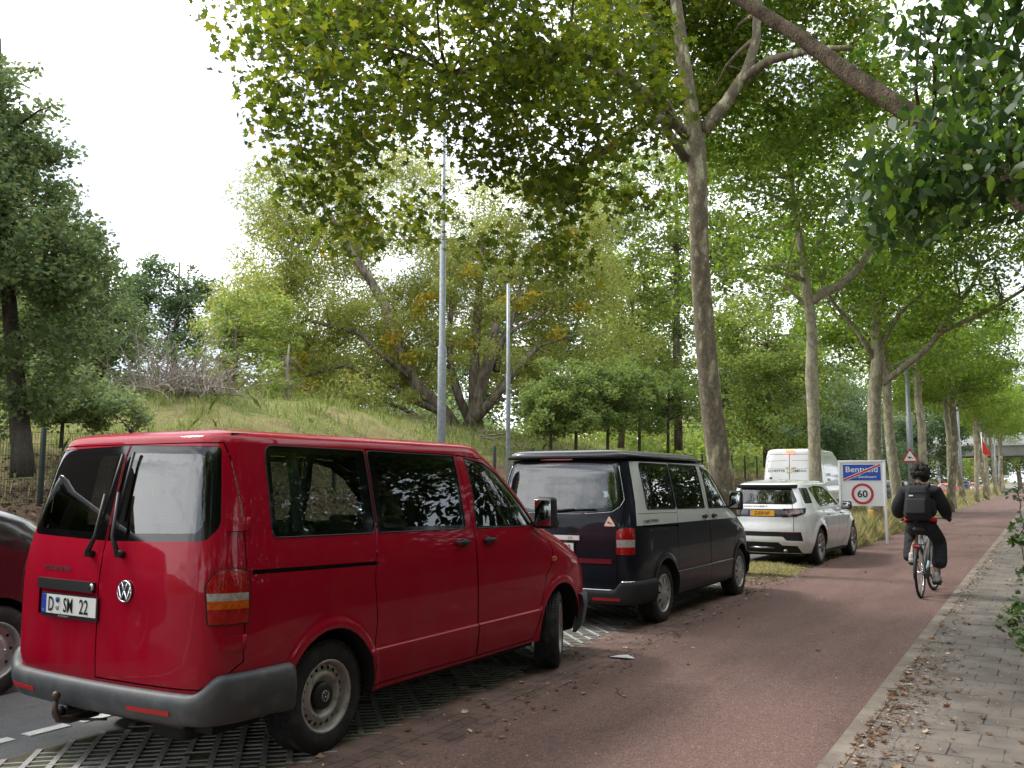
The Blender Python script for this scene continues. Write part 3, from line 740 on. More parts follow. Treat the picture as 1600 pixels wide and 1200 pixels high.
        c=B.pos(np.array([cu]),np.array([cz]),.0)[0]; mb.lathe([(.0001,-.009),(.05,-.008),(.062,.0)],c=tuple(c),axis='x',n=28); mb.build('emblem',[M['chrome'],M['plastic']],RD)
        # hinges
        for sd in (0,1):
            for z in (1.405,.768):
                mb=MB(); u0,u1=5.30,5.44
                if sd: u0,u1=S-u1,S-u0
                patch(mb,B,u0,u1,z-.038,z+.038,.014,.014,nu=4); p=B.pos(np.array([5.30 if not sd else S-5.30]),np.array([z]),.012)[0]
                mb.tube([(p[0],p[1],z-.04),(p[0],p[1],z+.04)],.012); mb.build('hinge',M['red'],[RD,LD][sd])
        # wipers
        for pv,el,bl0,bl1,door in (((6.456,1.222),(6.40,1.32),(6.40,1.56),(6.355,1.80),LD),((6.175,1.228),(6.24,1.32),(6.27,1.57),(6.245,1.81),RD)):
            mb=MB(); q=lambda p,o_: B.pos(np.array([p[0]]),np.array([p[1]]),o_)[0]
            mb.tube([q(pv,.0),q(pv,.045)],.022,n=12); mb.tube([q(pv,.04),q(el,.05),q(bl0,.05)],[.017,.012,.009],n=8)
            mb.tube([q((el[0]*.3+bl0[0]*.7,el[1]*.6+bl0[1]*.4),.026),q(bl1,.026)],.009,n=6)
            mb.build('wiper',M['plastic'],door)
        # coupling
        mb=MB(); yb=.155
        mb.tube([(-.82,yb,.28),(-1.0,yb,.275),(-1.07,yb,.29),(-1.09,yb,.34),(-1.09,yb,.40)],[.024,.024,.02,.016,.014],n=12); mb.sphere((-1.09,yb,.425),.026)
        mb.tube([(-.80,-.6,.30),(-.80,.6,.30)],.03,n=10); ball=mb.build('tow_hitch',M['rust'],root)
        mb=MB(); mb.tube([(-1.0,yb+.07,.31),(-1.045,yb+.07,.31)],.034,n=14); mb.tube([(-.9,yb+.07,.33),(-1.0,yb+.07,.31)],.02); mb.tube([(-.85,yb-.04,.30),(-.95,yb-.05,.27),(-.9,yb-.2,.28)],.008); mb.build('tow_socket',M['plastic'],ball)
        mb=MB(); mb.tube([(-.3,.35,.24),(-.92,.42,.25)],.028,n=12); mb.build('exhaust',M['dark'],root); mb=MB(); mb.box((-.55,-.45,.27),(.5,.3,.15),.05); mb.build('silencer',M['dark'],root)
        for cu_,cz_,w_ in ((5.43,.665,.05),): pass
        # interior trim seen through the panes
        seat(root,2.0,-.42); seat(root,2.0,.42)
        for y in (-.5,0,.5): seat(root,1.0,y,w=.46)
        for y in (-.42,.15): seat(root,.15,y,w=.5)
    else:
        TG=P_['tailgate']
        mb=MB(); cu,cz=C+.04,1.165
        def pl2(x,y): return tuple(B.pos(np.array([cu-x]),np.array([cz+y]),.012)[0])
        mb.m=0; vw_mark(mb,r=.066,place=pl2); mb.m=1; c=B.pos(np.array([cu]),np.array([cz]),.0)[0]; mb.lathe([(.0001,-.009),(.05,-.008),(.066,.0)],c=tuple(c),axis='x',n=28); mb.build('emblem',[M['chrome'],M['plastic']],TG)
        mb=MB(); patch(mb,B,C-.30,C+.30,.985,1.035,.02,.02,nu=8); hb=mb.build('trim_bar',M['pwhite'],TG)
        mb=MB(); stext(mb,B,'AR',6.20,1.010,.032,.0225,xs=1.1,slant=-.25); mb.build('lettering',M['dchrome'],hb)
        xp=B.pos(np.array([C]),np.array([.885]),.01)[0]
        plate(TG,(xp[0],0.03,.895),.52,.11,[('D',-.165,0,.075,.62,3),('92',.19,0,.075,.70,3)])
        mb=MB(); mb.m=0; 
        tri=[(5.735,1.262),(5.665,1.145),(5.805,1.145)]
        P3=[B.pos(np.array([u]),np.array([z]),.004)[0] for u,z in fillet(tri,.012)]; mb.add(P3,[list(range(len(P3)))[::-1]]); mb.m=1
        fig=[(-.03,.012),(-.012,.016),(.004,.008),(.02,-.004),(.034,-.016),(.016,-.012),(.0,-.004),(-.014,.0)]
        P3=[B.pos(np.array([5.735-x]),np.array([1.18+y]),.0055)[0] for x,y in fig]; mb.add(P3,[list(range(len(P3)))[::-1]]); mb.build('sticker',[M['sticker'],M['ink']],TG)
        mb=MB(); q=lambda p,o_: B.pos(np.array([p[0]]),np.array([p[1]]),o_)[0]
        mb.tube([q((C+.06,1.30),0),q((C+.06,1.30),.045)],.02,n=12); mb.tube([q((C+.05,1.30),.045),q((C-.25,1.32),.045)],[.014,.008]); mb.tube([q((C-.1,1.315),.03),q((C-.50,1.325),.03)],.009); mb.build('wiper',M['plastic'],TG)
        mb=MB(); stext(mb,B,'CAPE TOWN',ux(-.42,1.19),1.190,.036,.003,xs=1.5,bold=.02); mb.build('lettering',M['ink'],root); mb=MB(); stext(mb,B,'CAPE TOWN',S-ux(-.42,1.19),1.190,.032,.003,xs=1.5); mb.build('lettering',M['ink'],root)
        seat(root,2.0,-.42); seat(root,2.0,.42); seat(root,.6,-.3,w=.55); seat(root,.6,.3,w=.55)
        mb=MB(); mb.box((1.95,0,1.5),(.02,1.5,.55)) if False else mb.box((.2,.55,.9),(1.2,.5,.9),.02); mb.build('cabinet',M['dash'],root)
        # awning rail on the roof
        mb=MB(); mb.tube([(-.7,-.795,1.925),(1.6,-.79,1.92)],.016,n=8); mb.build('roof_rail',M['black'],root)
    # cabin
    mb=MB(); mb.box((2.62,0,1.12),(.55,1.62,.26),.06); mb.box((2.42,-.50,1.10),(.12,.36,.12),.03)
    for yy in (-.72,-.62): mb.box((2.345,yy,1.16),(.02,.07,.09),.006)
    dsh=mb.build('dashboard',M['dash'],root)
    mb=MB(); mb.tube([(2.24+.06*math.sin(a),.42+.19*math.cos(a),1.16+.17*math.sin(a)) for a in np.linspace(0,2*PI,25)],.014,n=6,cap=False); mb.box((2.27,.42,1.14),(.04,.1,.1),.02); mb.build('steering_wheel',M['plastic'],dsh)
    mb=MB(); mb.box((1.2,0,.40),(3.6,1.66,.05)); mb.build('cabin_floor',M['dark'],root)
    mb=MB()
    for x in (-.2,.45,1.55): # inner pillars
        for sd in (-1,1): mb=MB(); mb.tube([(x,sd*.84,.45),(x,sd*.87,1.1),(x+.0,sd*.80,1.62),(x,sd*.74,1.86)],.035,n=6); mb.build('inner_pillar',M['dash'],root)
    arch_fittings(B,root,(0,3.0),.336,.352,.395,.3)
    wheels(root,'steel' if red else 'cover',(0,3.0),.808,.336,.205,.215 if red else .215,steer)
    root.location=loc; root.rotation_euler=(0,0,rz)
    return root,P_,B
M['popgrey']=mat('pop roof charcoal',(.05,.052,.062),.35,coat=.6,dust=.2)
M['sealblue']=mat('seal blue',(.03,.07,.22),.4)
M['sticker']=mat('orange sticker',(.85,.55,.42),.5)

# ------------------------------------------------------------ white estate car parked beyond the camper
def build_suv(loc,rz,label):
    B=suv_body(); S=B.S; C=S/2; root=empty('parked_car'); tag(root,label,'car'); sk=Skin(B,root,gu=.09,gz=.07,zb=.25)
    R=lambda x,z:(B.Ux(x,z),z); pr=lambda p:[R(*q) for q in p]; mir=lambda p:p+[(S-u,z) for u,z in p][::-1]
    rd=[(.44,.38),(.52,.62),(.50,.90),(.30,1.10),(.06,1.56),(.86,1.555),(1.36,1.12),(1.42,1.0),(1.40,.36)]
    rd=[(.80,.36),(.62,.55),(.50,.72),(.42,.95),(.22,1.12),(.0,1.565),(.84,1.56),(.93,1.2),(1.40,1.15),(1.42,1.0),(1.40,.36)]
    fd=[(1.43,.36),(1.44,1.0),(1.42,1.16),(.96,1.2),(.89,1.56),(1.30,1.47),(1.82,1.14),(2.2,1.05),(2.22,.8),(2.15,.36)]
    sk.region('rdoor|R',pr(rd),True); sk.region('fdoor|R',pr(fd),True)
    sk.seam(pr([(.80,.37),(.62,.55),(.50,.72),(.42,.95),(.25,1.12)]),.01,True); sk.seam(pr([(1.41,.37),(1.43,1.0),(1.41,1.13)]),.01,True); sk.seam(pr([(2.14,.37),(2.22,.8),(2.2,1.05)]),.01,True)
    tg=mir([(5.30,.66),(5.30,.95),(5.29,1.2),(5.26,1.50),(5.33,1.575)]); sk.region('tailgate',tg); sk.seam(tg+[tg[0]],.010)
    gl=[(.20,1.135),(.01,1.53),(.45,1.55),(.95,1.535),(1.34,1.41),(1.80,1.145)]
    sk.region('sf|R',fillet(pr(gl),.03),True,.06)
    sk.region('g1|R',fillet(pr([(.27,1.16),(.10,1.50),(.80,1.515),(.86,1.16)]),.03),True,.06); sk.region('g2|R',fillet(pr([(.97,1.16),(.93,1.50),(1.31,1.385),(1.68,1.17)]),.03),True,.06)
    sk.region('q|R',fillet(pr([(-.50,1.22),(-.16,1.22),(-.06,1.53),(-.36,1.55)]),.03),True,.06)
    sk.region('fb',fillet(mir([(5.29,1.20),(5.17,1.26),(5.245,1.545)]),.05)); sk.region('gb',fillet(mir([(5.34,1.235),(5.25,1.28),(5.32,1.51)]),.05))
    sk.region('strip',mir([(5.5,.945),(5.5,1.105)])); 
    for k in ('R','L'):
        p=[(5.52,1.105),(4.97,1.125),(5.03,1.035),(5.25,.955),(5.52,.945)]; q=[(5.46,1.07),(5.08,1.09),(5.12,1.03),(5.27,.985),(5.46,.98)]
        if k=='L': p=[(S-u,z) for u,z in p][::-1]; q=[(S-u,z) for u,z in q][::-1]
        sk.region('lo|'+k,p); sk.region('li|'+k,q)
    sk.region('ins',mir([(5.50,.575),(5.42,.50),(5.10,.495),(5.16,.665)])); sk.region('low',mir([(5.58,.465),(5.50,.405),(5.22,.40),(5.10,.26)]))
    for cx in (0,2.74): sk.region(None,arch_poly(B,cx,.37,.42,sk.zb),True,step=.06)
    defs={'body':('body','white',0),'gap':('body','gap',-.012),'rdoor|R':('rear_side_door|R','white',0),'rdoor|L':('rear_side_door|L','white',0),'fdoor|R':('front_door|R','white',0),'fdoor|L':('front_door|L','white',0),
     'tailgate':('tailgate','white',0),'fb':('tailgate>rear_window','frit',-.003),'gb':('tailgate>rear_window','privacy',-.003),'strip':('tailgate>trim_strip','plastic',-.004),'ins':('body','plastic',-.02),'low':('body','plastic',-.012)}
    for k in 'RL':
        defs['sf|'+k]=('window|'+k,'frit',-.004); defs['g1|'+k]=('window|'+k,'privacy',-.005); defs['g2|'+k]=('window|'+k,'glass',-.005); defs['q|'+k]=('quarter_window|'+k,'frit',-.003)
        defs['lo|'+k]=('tail_lamp|'+k,'frit',.008); defs['li|'+k]=('tail_lamp|'+k,'lsmoke',.010)
    P_=sk.solve(defs,'body'); roof_mesh(B,'roof',M['white'],root)
    mb=MB(); V,F=text_geo('DISCOVERY',.042,.02,1.75); P3=B.pos(C+.12-V[:,0],1.152+V[:,1]*.8,.004); mb.add(P3,F); mb.build('lettering',M['ink'],P_['tailgate'])
    mb=MB(); sp=mir([(5.25,1.555)]); band(B,5.12,S-5.12,lambda u:[(0,1.575),(.06,1.578),(.075,1.56),(.03,1.545),(0,1.54)],'spoiler',M['white'],root,n=40)
    x0=B.pos(np.array([C]),np.array([1.02]),.0)[0][0]
    plate(P_['tailgate'],(x0-.0,-.02,1.02),.52,.11,[('Z-039-NP',.02,0,.07,.75,3)],yellow=True,frame=False)
    mb=MB(); mb.lathe([(.0001,0),(.04,0)],c=(x0-.004,-.46,1.03),axis='x',n=16); o=mb.build('badge',M['dchrome'],P_['tailgate'])
    mb=MB(); patch(mb,B,5.27,5.56,.645,.665,-.012,.005); patch(mb,B,S-5.56,S-5.27,.645,.665,-.012,.005); mb.build('reflector',M['refl'],P_['body'])
    mb=MB(); mb.tube([(-.78,-.3,.36),(-.9,-.0,.355),(-.78,.3,.36)],.022); mb.tube([(-.6,-.45,.3),(-.84,-.47,.30)],.035,n=10); mb.build('exhaust',M['dchrome'],root)
    mb=MB(); mb.box((-.1,0,1.70),(.16,.03,.045),.01,taper=.6); mb.build('aerial',M['plastic'],root)
    for sd in (-1,1):
        for x,pn in ((.62,'rear_side_door|'),(1.62,'front_door|')):
            mb=MB(); y=sd*(abs(B.pos(np.array([B.Ux(x,.97)]),np.array([.97]))[0][1])+.01); mb.box((x,y,.975),(.17,.03,.028),.01); mb.build('handle',M['dchrome'],P_[pn+('R' if sd<0 else 'L')])
        mirror_arm(P_['front_door|'+('R' if sd<0 else 'L')],1.95,.86,1.13,sd,h=.17,w=.22)
    for y in (-.38,.38): seat(root,1.35,y,.45)
    for y in (-.4,.15,.5): seat(root,.45,y,.47,w=.4)
    mb=MB(); mb.box((1.1,0,.5),(3.2,1.5,.05)); mb.build('cabin_floor',M['dark'],root)
    arch_fittings(B,root,(0,2.74),.36,.37,.42,.25); wheels(root,'alloy',(0,2.74),.815,.362,.235,.255)
    root.location=loc; root.rotation_euler=(0,0,rz); return root
# ------------------------------------------------------------ plainer vehicles: people carrier, delivery van, traffic
def build_simple(name,label,cat,group,paint,form,loc,rz,lit=False,wheel='cover',extra=None,platey=True):
    if form=='sprinter':
        B=Body(2.0,3.0,2.9,.99,11,5,ws=[(.2,.93),(.5,.99),(.8,1.0),(1.3,1.0),(1.8,.955),(2.3,.90),(2.55,.86),(2.62,.83)],xr=[(.2,-.97),(.6,-1.0),(1.4,-1.0),(2.2,-.93),(2.62,-.86)],
           xf=[(.2,4.8),(.7,4.88),(1.1,4.75),(1.35,4.3),(1.6,3.9),(2.2,3.3),(2.45,2.9),(2.62,2.3)],zt=2.60,bow=.04,roof=[(0,0),(.012,.04),(.04,.07),(.1,.10),(.25,.12),(.5,.13),(.9,.135)])
        wb=3.66;Rw=.345;ga=[(2.75,1.33),(4.05,1.30),(3.55,1.85),(3.3,1.98),(2.75,2.0)];gl=[ga];dn=[(2.65,.45),(2.62,1.3),(2.62,2.1),(3.3,2.1),(4.25,1.3),(4.2,.9),(4.0,.45)];rear=None;lampz=(.85,1.35);cr=.38
    elif form=='van':
        B=Body(1.45,2.44,2.45,.965,12,6,ws=[(.2,.93),(.3,.965),(.56,.997),(.8,1.0),(1.0,1.0),(1.13,.993),(1.25,.976),(1.32,.962),(1.6,.905),(1.8,.858),(1.88,.835),(1.95,.82)],
          xr=[(.2,-.93),(.6,-.985),(1.0,-.985),(1.3,-.948),(1.8,-.835),(1.88,-.80),(1.95,-.78)],xf=[(.2,3.85),(.5,3.92),(.8,3.90),(1.05,3.80),(1.18,3.6),(1.28,3.35),(1.36,3.05),(1.6,2.7),(1.85,2.2),(1.95,1.95)],zt=1.87,bow=.06,zs=lambda X,z:z+.13*sstep(.75,1.25,z))
        wb=3.1;Rw=.345;gl=[[(-.47,1.36),(.43,1.36),(.43,1.85),(-.45,1.86)],[(.46,1.36),(1.5,1.36),(1.48,1.84),(.46,1.85)],[(1.63,1.37),(2.72,1.37),(2.4,1.58),(2.1,1.76),(1.62,1.83)]];dn=[(1.62,.33),(1.61,1.3),(1.53,1.85),(2.0,1.83),(2.75,1.4),(2.8,1.2),(2.72,.8),(2.5,.33)];rear=(1.36,1.84,.74);lampz=(.85,1.2);cr=.40
    else:
        hs=1.0 if form=='hatch' else 1.14
        B=Body(1.3,2.1,2.3,.89,7,4,ws=[(.2,.93),(.5,.985),(.7,1.0),(.9,.995),(.98,.97),(1.1,.92),(1.3,.80),(1.42,.72)],xr=[(.2,-.7),(.5,-.80),(.8,-.78),(.95,-.72),(1.2,-.5),(1.42,-.2)],
          xf=[(.2,3.45),(.5,3.6),(.75,3.5),(.88,3.1),(.96,2.4),(1.2,1.8),(1.35,1.3),(1.42,1.0)],zt=1.40,bow=.1,zs=lambda X,z:z*hs,roof=[(0,0),(.02,.02),(.1,.04),(.3,.055),(.6,.06)])
        wb=2.6;Rw=.32;gl=[[(-.25,1.0),(.75,1.0),(.72,1.34),(.05,1.34)],[(.82,1.0),(1.95,1.0),(1.3,1.31),(.80,1.35)]];dn=[(.85,.35),(.78,.95),(.8,1.36),(1.3,1.34),(2.0,.98),(1.95,.4)];rear=(1.0,1.36,.6);lampz=(.75,.92);cr=.37
    S=B.S;C=S/2; root=empty(name); tag(root,label,cat,group); sk=Skin(B,root,gu=.14,gz=.11,zb=.28)
    R=lambda x,z:(B.Ux(x,z),z); pr=lambda p:[R(*q) for q in p]; mir=lambda p:p+[(S-u,z) for u,z in p][::-1]
    sk.region('door|R',pr(dn),True,.12); sk.seam(pr(dn+[dn[0]]),.012,True)
    for i,g in enumerate(gl): sk.region('g%d|R'%i,fillet(pr(g),.04),True,.1)
    if form=='sprinter':
        rdr=[(5.78+0,.55),(5.70,.62),(5.70,2.45),(5.78,2.55),(C-.008,2.55),(C-.008,.55)]
        u0=C-.93; rdr=[(u0+.05,.55),(u0,.62),(u0+.02,2.3),(u0+.14,2.53),(C-.004,2.53),(C-.004,.55)]
        sk.seam(rdr+[rdr[0]],.014,True); sk.seam([(u0+.1,2.30),(C-.1,2.33)],.01,True); sk.seam([(u0+.14,2.33),(u0+.1,2.06),(C-.06,2.06)],.008,True)
    else:
        z0,z1,w=rear; sk.seam(mir([(C-w-.07,.5),(C-w-.09,z0),(C-w*.85-.05,z1+.02)]),.012)
        sk.region('rw',fillet(mir([(C-w,z0),(C-w*.88,z1)]),.06))
    lw=.14; 
    for k in 'RL':
        p=[(C-B.w*.99-.10,lampz[0]),(C-B.w*.99-.10,lampz[1]),(C-B.w*.84,lampz[1]),(C-B.w*.84,lampz[0])]; p2=[(u,lampz[0]+(z-lampz[0])*.45) for u,z in p]
        if k=='L': p=[(S-u,z) for u,z in p][::-1];p2=[(S-u,z) for u,z in p2][::-1]
        sk.region('lp|'+k,p); sk.region('lq|'+k,p2)
    for cx in (0,wb): sk.region(None,arch_poly(B,cx,Rw+.01,cr,sk.zb,n=14),True,step=.08)
    defs={'body':('body',paint,0),'gap':('body','gap',-.012),'door|R':('door|R',paint,0),'door|L':('door|L',paint,0),'rw':('rear_window','frit' if form!='hatch' else 'privacy',-.003)}
    for k in 'RL':
        for i in range(len(gl)): defs['g%d|%s'%(i,k)]=('window%d|%s'%(i,k),'frit' if form!='van' else 'privacy',-.004)
        defs['lp|'+k]=('tail_lamp|'+k,'brakelit' if lit else 'lred',.006); defs['lq|'+k]=('tail_lamp|'+k,'lwhite' if not lit else 'lred',.006)
    P_=sk.solve(defs,'body')
    for k,o in P_.items():
        if k.startswith('window'): o.name='window'
    roof_mesh(B,'roof',M[paint],root)
    pm=paint if form!='sprinter' else 'bumper'
    band(B,B.Ux(-.55,.5),S-B.Ux(-.55,.5),lambda u:[(0,.56),(.04,.56),(.05,.45),(.045,.34),(0,.28)],'rear_bumper',M[pm],root,n=40)
    x0=B.pos(np.array([C]),np.array([.8 if form=='hatch' else .7]),0)[0][0]
    plate(root,(x0-.01,0,(.66 if form=='hatch' else .62)),.52,.11,[],yellow=platey,frame=False)
    for sd in (-1,1):
        if form=='hatch': mirror_arm(P_['door|'+('R' if sd<0 else 'L')],1.75,.84,1.03*1.0,sd,h=.14,w=.2,body=paint)
        elif form=='van': mirror_arm(P_['door|'+('R' if sd<0 else 'L')],2.65,.88,1.45,sd)
        else: mirror_arm(P_['door|'+('R' if sd<0 else 'L')],3.9,.97,1.62,sd,h=.36,w=.2)
    if form=='sprinter':
        for s_,u in (('SCHEFFER',C+.46),('SMINIA',C-.36)):
            mb=MB(); stext(mb,B,s_,u,1.98,.09,.005,xs=1.15,bold=.01); mb.build('lettering',M['signgrey'],root)
        mb=MB()
        for ln in ([(0.08,1.90),(.10,2.12),(.02,2.06),(-.02,1.92),(.08,1.90)],[(-.03,2.00),(-.22,2.10),(-.05,2.07)],[(-.05,1.93),(-.12,1.96),(-.26,1.95)]):
            stube(mb,B,[(C+a,b) for a,b in ln],.012,.002,n=5)
        mb.build('logo',M['gold'],root)
        mb=MB(); stext(mb,B,'SCHEFFER',B.Ux(.6,1.75),1.85,.10,.005,xs=1.2); stext(mb,B,'SMINIA',B.Ux(.6,1.75),1.68,.10,.005,xs=1.2); mb.build('side_lettering',M['signgrey'],root)
        mb=MB(); mb.box((-.87,0,2.66),(.08,.30,.05),.015); mb.build('brake_lamp',M['brakelit'],root)
        mb=MB(); mb.box((2.0,-1.0,.95),(3.6,.02,.12),.006); mb.box((2.0,1.0,.95),(3.6,.02,.12),.006); mb.build('side_moulding',M['bumper'],root)
    if form=='hatch' and lit:
        mb=MB(); mb.box((B.pos(np.array([C]),np.array([1.37]),.01)[0][0]-.01,0,1.38*hs),(.03,.34,.035),.008); mb.build('brake_lamp',M['brakelit'],root)
    for y in (-.4,.4): seat(root,1.1 if form=='hatch' else 2.0 if form=='van' else 3.0,y,.40 if form!='sprinter' else .8)
    arch_fittings(B,root,(0,wb),Rw,Rw+.01,cr,.28,yin=.45); wheels(root,wheel,(0,wb),B.w-.125,Rw,.205,Rw*.64)
    root.location=loc; root.rotation_euler=(0,0,rz); return root
M['lsmoke']=mat('smoked red lens',(.07,.006,.008),.1,coat=1)
M['signgrey']=mat('sign grey',(.07,.07,.07),.5); M['gold']=mat('gold print',(.55,.38,.10),.5)
M['redc']=mat('bright red paint',(.45,.02,.02),.35,coat=1,backdark=True); M['greyc']=mat('mid grey paint',(.16,.17,.18),.35,metal=.4,coat=1,backdark=True)
M['bluec']=mat('dark blue paint',(.02,.05,.10),.35,metal=.2,coat=1,backdark=True); M['blackc']=mat('plain black paint',(.01,.01,.012),.35,coat=1,backdark=True)

# ------------------------------------------------------------ foliage
def leaf_mat(name,ramp,trans,tw=.45,rough=.5,spec=.3):
    m=bpy.data.materials.new(name); t=nt(m); N,L=t.nodes,t.links; b=N['Principled BSDF']
    g=N.new('ShaderNodeNewGeometry'); cr=N.new('ShaderNodeValToRGB'); e=cr.color_ramp.elements
    while len(e)<len(ramp): e.new(.5)
    for i,(p,c) in enumerate(ramp): e[i].position=p; e[i].color=(*c,1)
    L.new(g.outputs['Random Per Island'],cr.inputs[0]); L.new(cr.outputs[0],b.inputs['Base Color'])
    b.inputs['Roughness'].default_value=rough; b.inputs['Specular IOR Level'].default_value=spec
    tr=N.new('ShaderNodeBsdfTranslucent'); mx=N.new('ShaderNodeMix'); mx.data_type='RGBA'; mx.blend_type='MULTIPLY'; mx.inputs['Factor'].default_value=1
    L.new(cr.outputs[0],mx.inputs['A']); mx.inputs['B'].default_value=(*trans,1); L.new(mx.outputs['Result'],tr.inputs[0])
    x=N.new('ShaderNodeMixShader'); x.inputs[0].default_value=tw; L.new(b.outputs[0],x.inputs[1]); L.new(tr.outputs[0],x.inputs[2]); L.new(x.outputs[0],N['Material Output'].inputs[0])
    return m
def bark_mat(name,cols,scale=5,stretch=.45,bump=.02,plane=False):
    m=bpy.data.materials.new(name); t=nt(m); N,L=t.nodes,t.links; b=N['Principled BSDF']; b.inputs['Roughness'].default_value=.9; b.inputs['Specular IOR Level'].default_value=.2
    tc=N.new('ShaderNodeTexCoord'); mp=N.new('ShaderNodeMapping'); mp.inputs['Scale'].default_value=(1,1,stretch); L.new(tc.outputs['Object'],mp.inputs[0])
    n=N.new('ShaderNodeTexNoise'); n.inputs['Scale'].default_value=scale; n.inputs['Detail'].default_value=4; n.inputs['Roughness'].default_value=.55; n.inputs['Distortion'].default_value=.15; L.new(mp.outputs[0],n.inputs['Vector'])
    cr=N.new('ShaderNodeValToRGB'); cr.color_ramp.interpolation='CONSTANT' if plane else 'LINEAR'; e=cr.color_ramp.elements
    while len(e)<len(cols): e.new(.5)
    for i,(p,c) in enumerate(cols): e[i].position=p; e[i].color=(*c,1)
    L.new(n.outputs['Fac'],cr.inputs[0])
    n2=N.new('ShaderNodeTexNoise'); n2.inputs['Scale'].default_value=scale*7; n2.inputs['Detail'].default_value=6; L.new(mp.outputs[0],n2.inputs['Vector'])
    mx=N.new('ShaderNodeMix'); mx.data_type='RGBA'; mx.blend_type='MULTIPLY'; mx.inputs['Factor'].default_value=.7; L.new(cr.outputs[0],mx.inputs['A'])
    r=N.new('ShaderNodeMapRange'); r.inputs['From Min'].default_value=.35; r.inputs['From Max'].default_value=.6; r.inputs['To Min'].default_value=.7 if plane else .5; r.inputs['To Max'].default_value=1.15; L.new(n2.outputs['Fac'],r.inputs['Value']); L.new(r.outputs[0],mx.inputs['B'])
    L.new(mx.outputs['Result'],b.inputs['Base Color'])
    bp=N.new('ShaderNodeBump'); bp.inputs['Strength'].default_value=.8; bp.inputs['Distance'].default_value=bump
    ad=N.new('ShaderNodeMath'); ad.operation='ADD'; L.new(n.outputs['Fac'],ad.inputs[0]); L.new(n2.outputs['Fac'],ad.inputs[1]); L.new(ad.outputs[0],bp.inputs['Height']); L.new(bp.outputs[0],b.inputs['Normal'])
    return m
G=lambda r,g,b:(r,g,b)
M['leaf_plane']=leaf_mat('plane leaves',[(0,G(.042,.072,.016)),(.45,G(.068,.106,.020)),(.8,G(.105,.14,.025)),(.99,G(.15,.165,.03)),(1,G(.30,.22,.04))],(3.0,2.7,1.0),.54)
M['leaf_far']=leaf_mat('plane leaves far row',[(0,G(.065,.11,.022)),(.5,G(.10,.155,.03)),(.96,G(.15,.20,.038)),(1,G(.26,.24,.05))],(2.4,2.45,1.2),.54)
M['leaf_willow']=leaf_mat('willow leaves',[(0,G(.17,.20,.07)),(.5,G(.24,.27,.085)),(.9,G(.31,.32,.095)),(.96,G(.36,.32,.08)),(1,G(.50,.36,.05))],(1.9,1.9,1.3),.5)
M['leaf_yellow']=leaf_mat('yellowing leaves',[(0,G(.14,.18,.03)),(.5,G(.25,.24,.03)),(1,G(.55,.34,.03))],(1.7,1.6,1.0),.4)
M['leaf_oak']=leaf_mat('oak leaves',[(0,G(.055,.095,.06)),(.5,G(.09,.14,.075)),(1,G(.13,.18,.08))],(2,2,1.3),.35)
M['leaf_grey']=leaf_mat('grey green leaves',[(0,G(.08,.12,.06)),(.5,G(.12,.17,.075)),(.95,G(.175,.22,.09)),(1,G(.27,.23,.10))],(2.0,2.0,1.5),.46)
M['leaf_light']=leaf_mat('light green leaves',[(0,G(.14,.20,.06)),(.5,G(.20,.27,.08)),(.9,G(.27,.32,.09)),(1,G(.36,.30,.06))],(1.9,1.9,1.1),.42)
M['leaf_mid']=leaf_mat('mid green leaves',[(0,G(.10,.15,.055)),(.5,G(.15,.21,.07)),(1,G(.22,.27,.09))],(2.0,2.0,1.2),.42)
M['leaf_dark']=leaf_mat('shading wall leaves',[(0,G(.02,.04,.015)),(.5,G(.035,.065,.02)),(1,G(.06,.09,.025))],(1.6,1.6,1.0),.3)
M['leaf_near']=leaf_mat('glossy dark leaves',[(0,G(.03,.065,.025)),(.6,G(.055,.105,.035)),(1,G(.10,.15,.035))],(2.4,2.4,.9),.40,.45,.35)
M['bark_plane']=bark_mat('plane bark',[(0,G(.46,.42,.28)),(.37,G(.38,.34,.22)),(.42,G(.225,.19,.13)),(.50,G(.165,.138,.098)),(.585,G(.21,.178,.125)),(.65,G(.42,.39,.26))],4.6,.5,.008,True)
M['bark_pale']=bark_mat('pale plane bark',[(0,G(.40,.37,.26)),(.44,G(.34,.31,.21)),(.50,G(.25,.22,.155)),(.57,G(.33,.30,.21)),(.66,G(.43,.40,.30))],5.0,.5,.006,True)
M['bark_dark']=bark_mat('dark bark',[(.3,G(.05,.042,.034)),(.7,G(.12,.10,.08))],6,.25,.03)
M['bark_brown']=bark_mat('brown bark',[(.35,G(.085,.07,.055)),(.65,G(.26,.215,.165))],6,.3,.05); M['bark_lean']=bark_mat('rough brown bark',[(.35,G(.05,.035,.022)),(.55,G(.12,.09,.06)),(.7,G(.19,.15,.10))],9,.6,.03)
M['twig']=bark_mat('dead wood',[(.3,G(.22,.18,.15)),(.7,G(.42,.36,.31))],5,.3,.01)
SH={}
def _star():
    p=[]; 
    for a,r in [(0,1.0),(18,.52),(40,.86),(64,.46),(92,.66),(130,.40),(180,.12)]: p.append((r*math.cos(R_(a)),r*math.sin(R_(a))))
    q=[(x,-y) for x,y in p[1:-1]][::-1]; return np.array(p+q)*.5
SH['plane']=_star(); SH['oval']=np.array([(-.5,0),(-.28,-.2),(.05,-.25),(.32,-.14),(.55,0),(.32,.14),(.05,.25),(-.28,.2)])
SH['quad']=np.array([(-.5,0),(0,-.3),(.5,0),(0,.3)]); SH['slim']=np.array([(-.5,0),(0,-.17),(.5,0),(0,.17)])
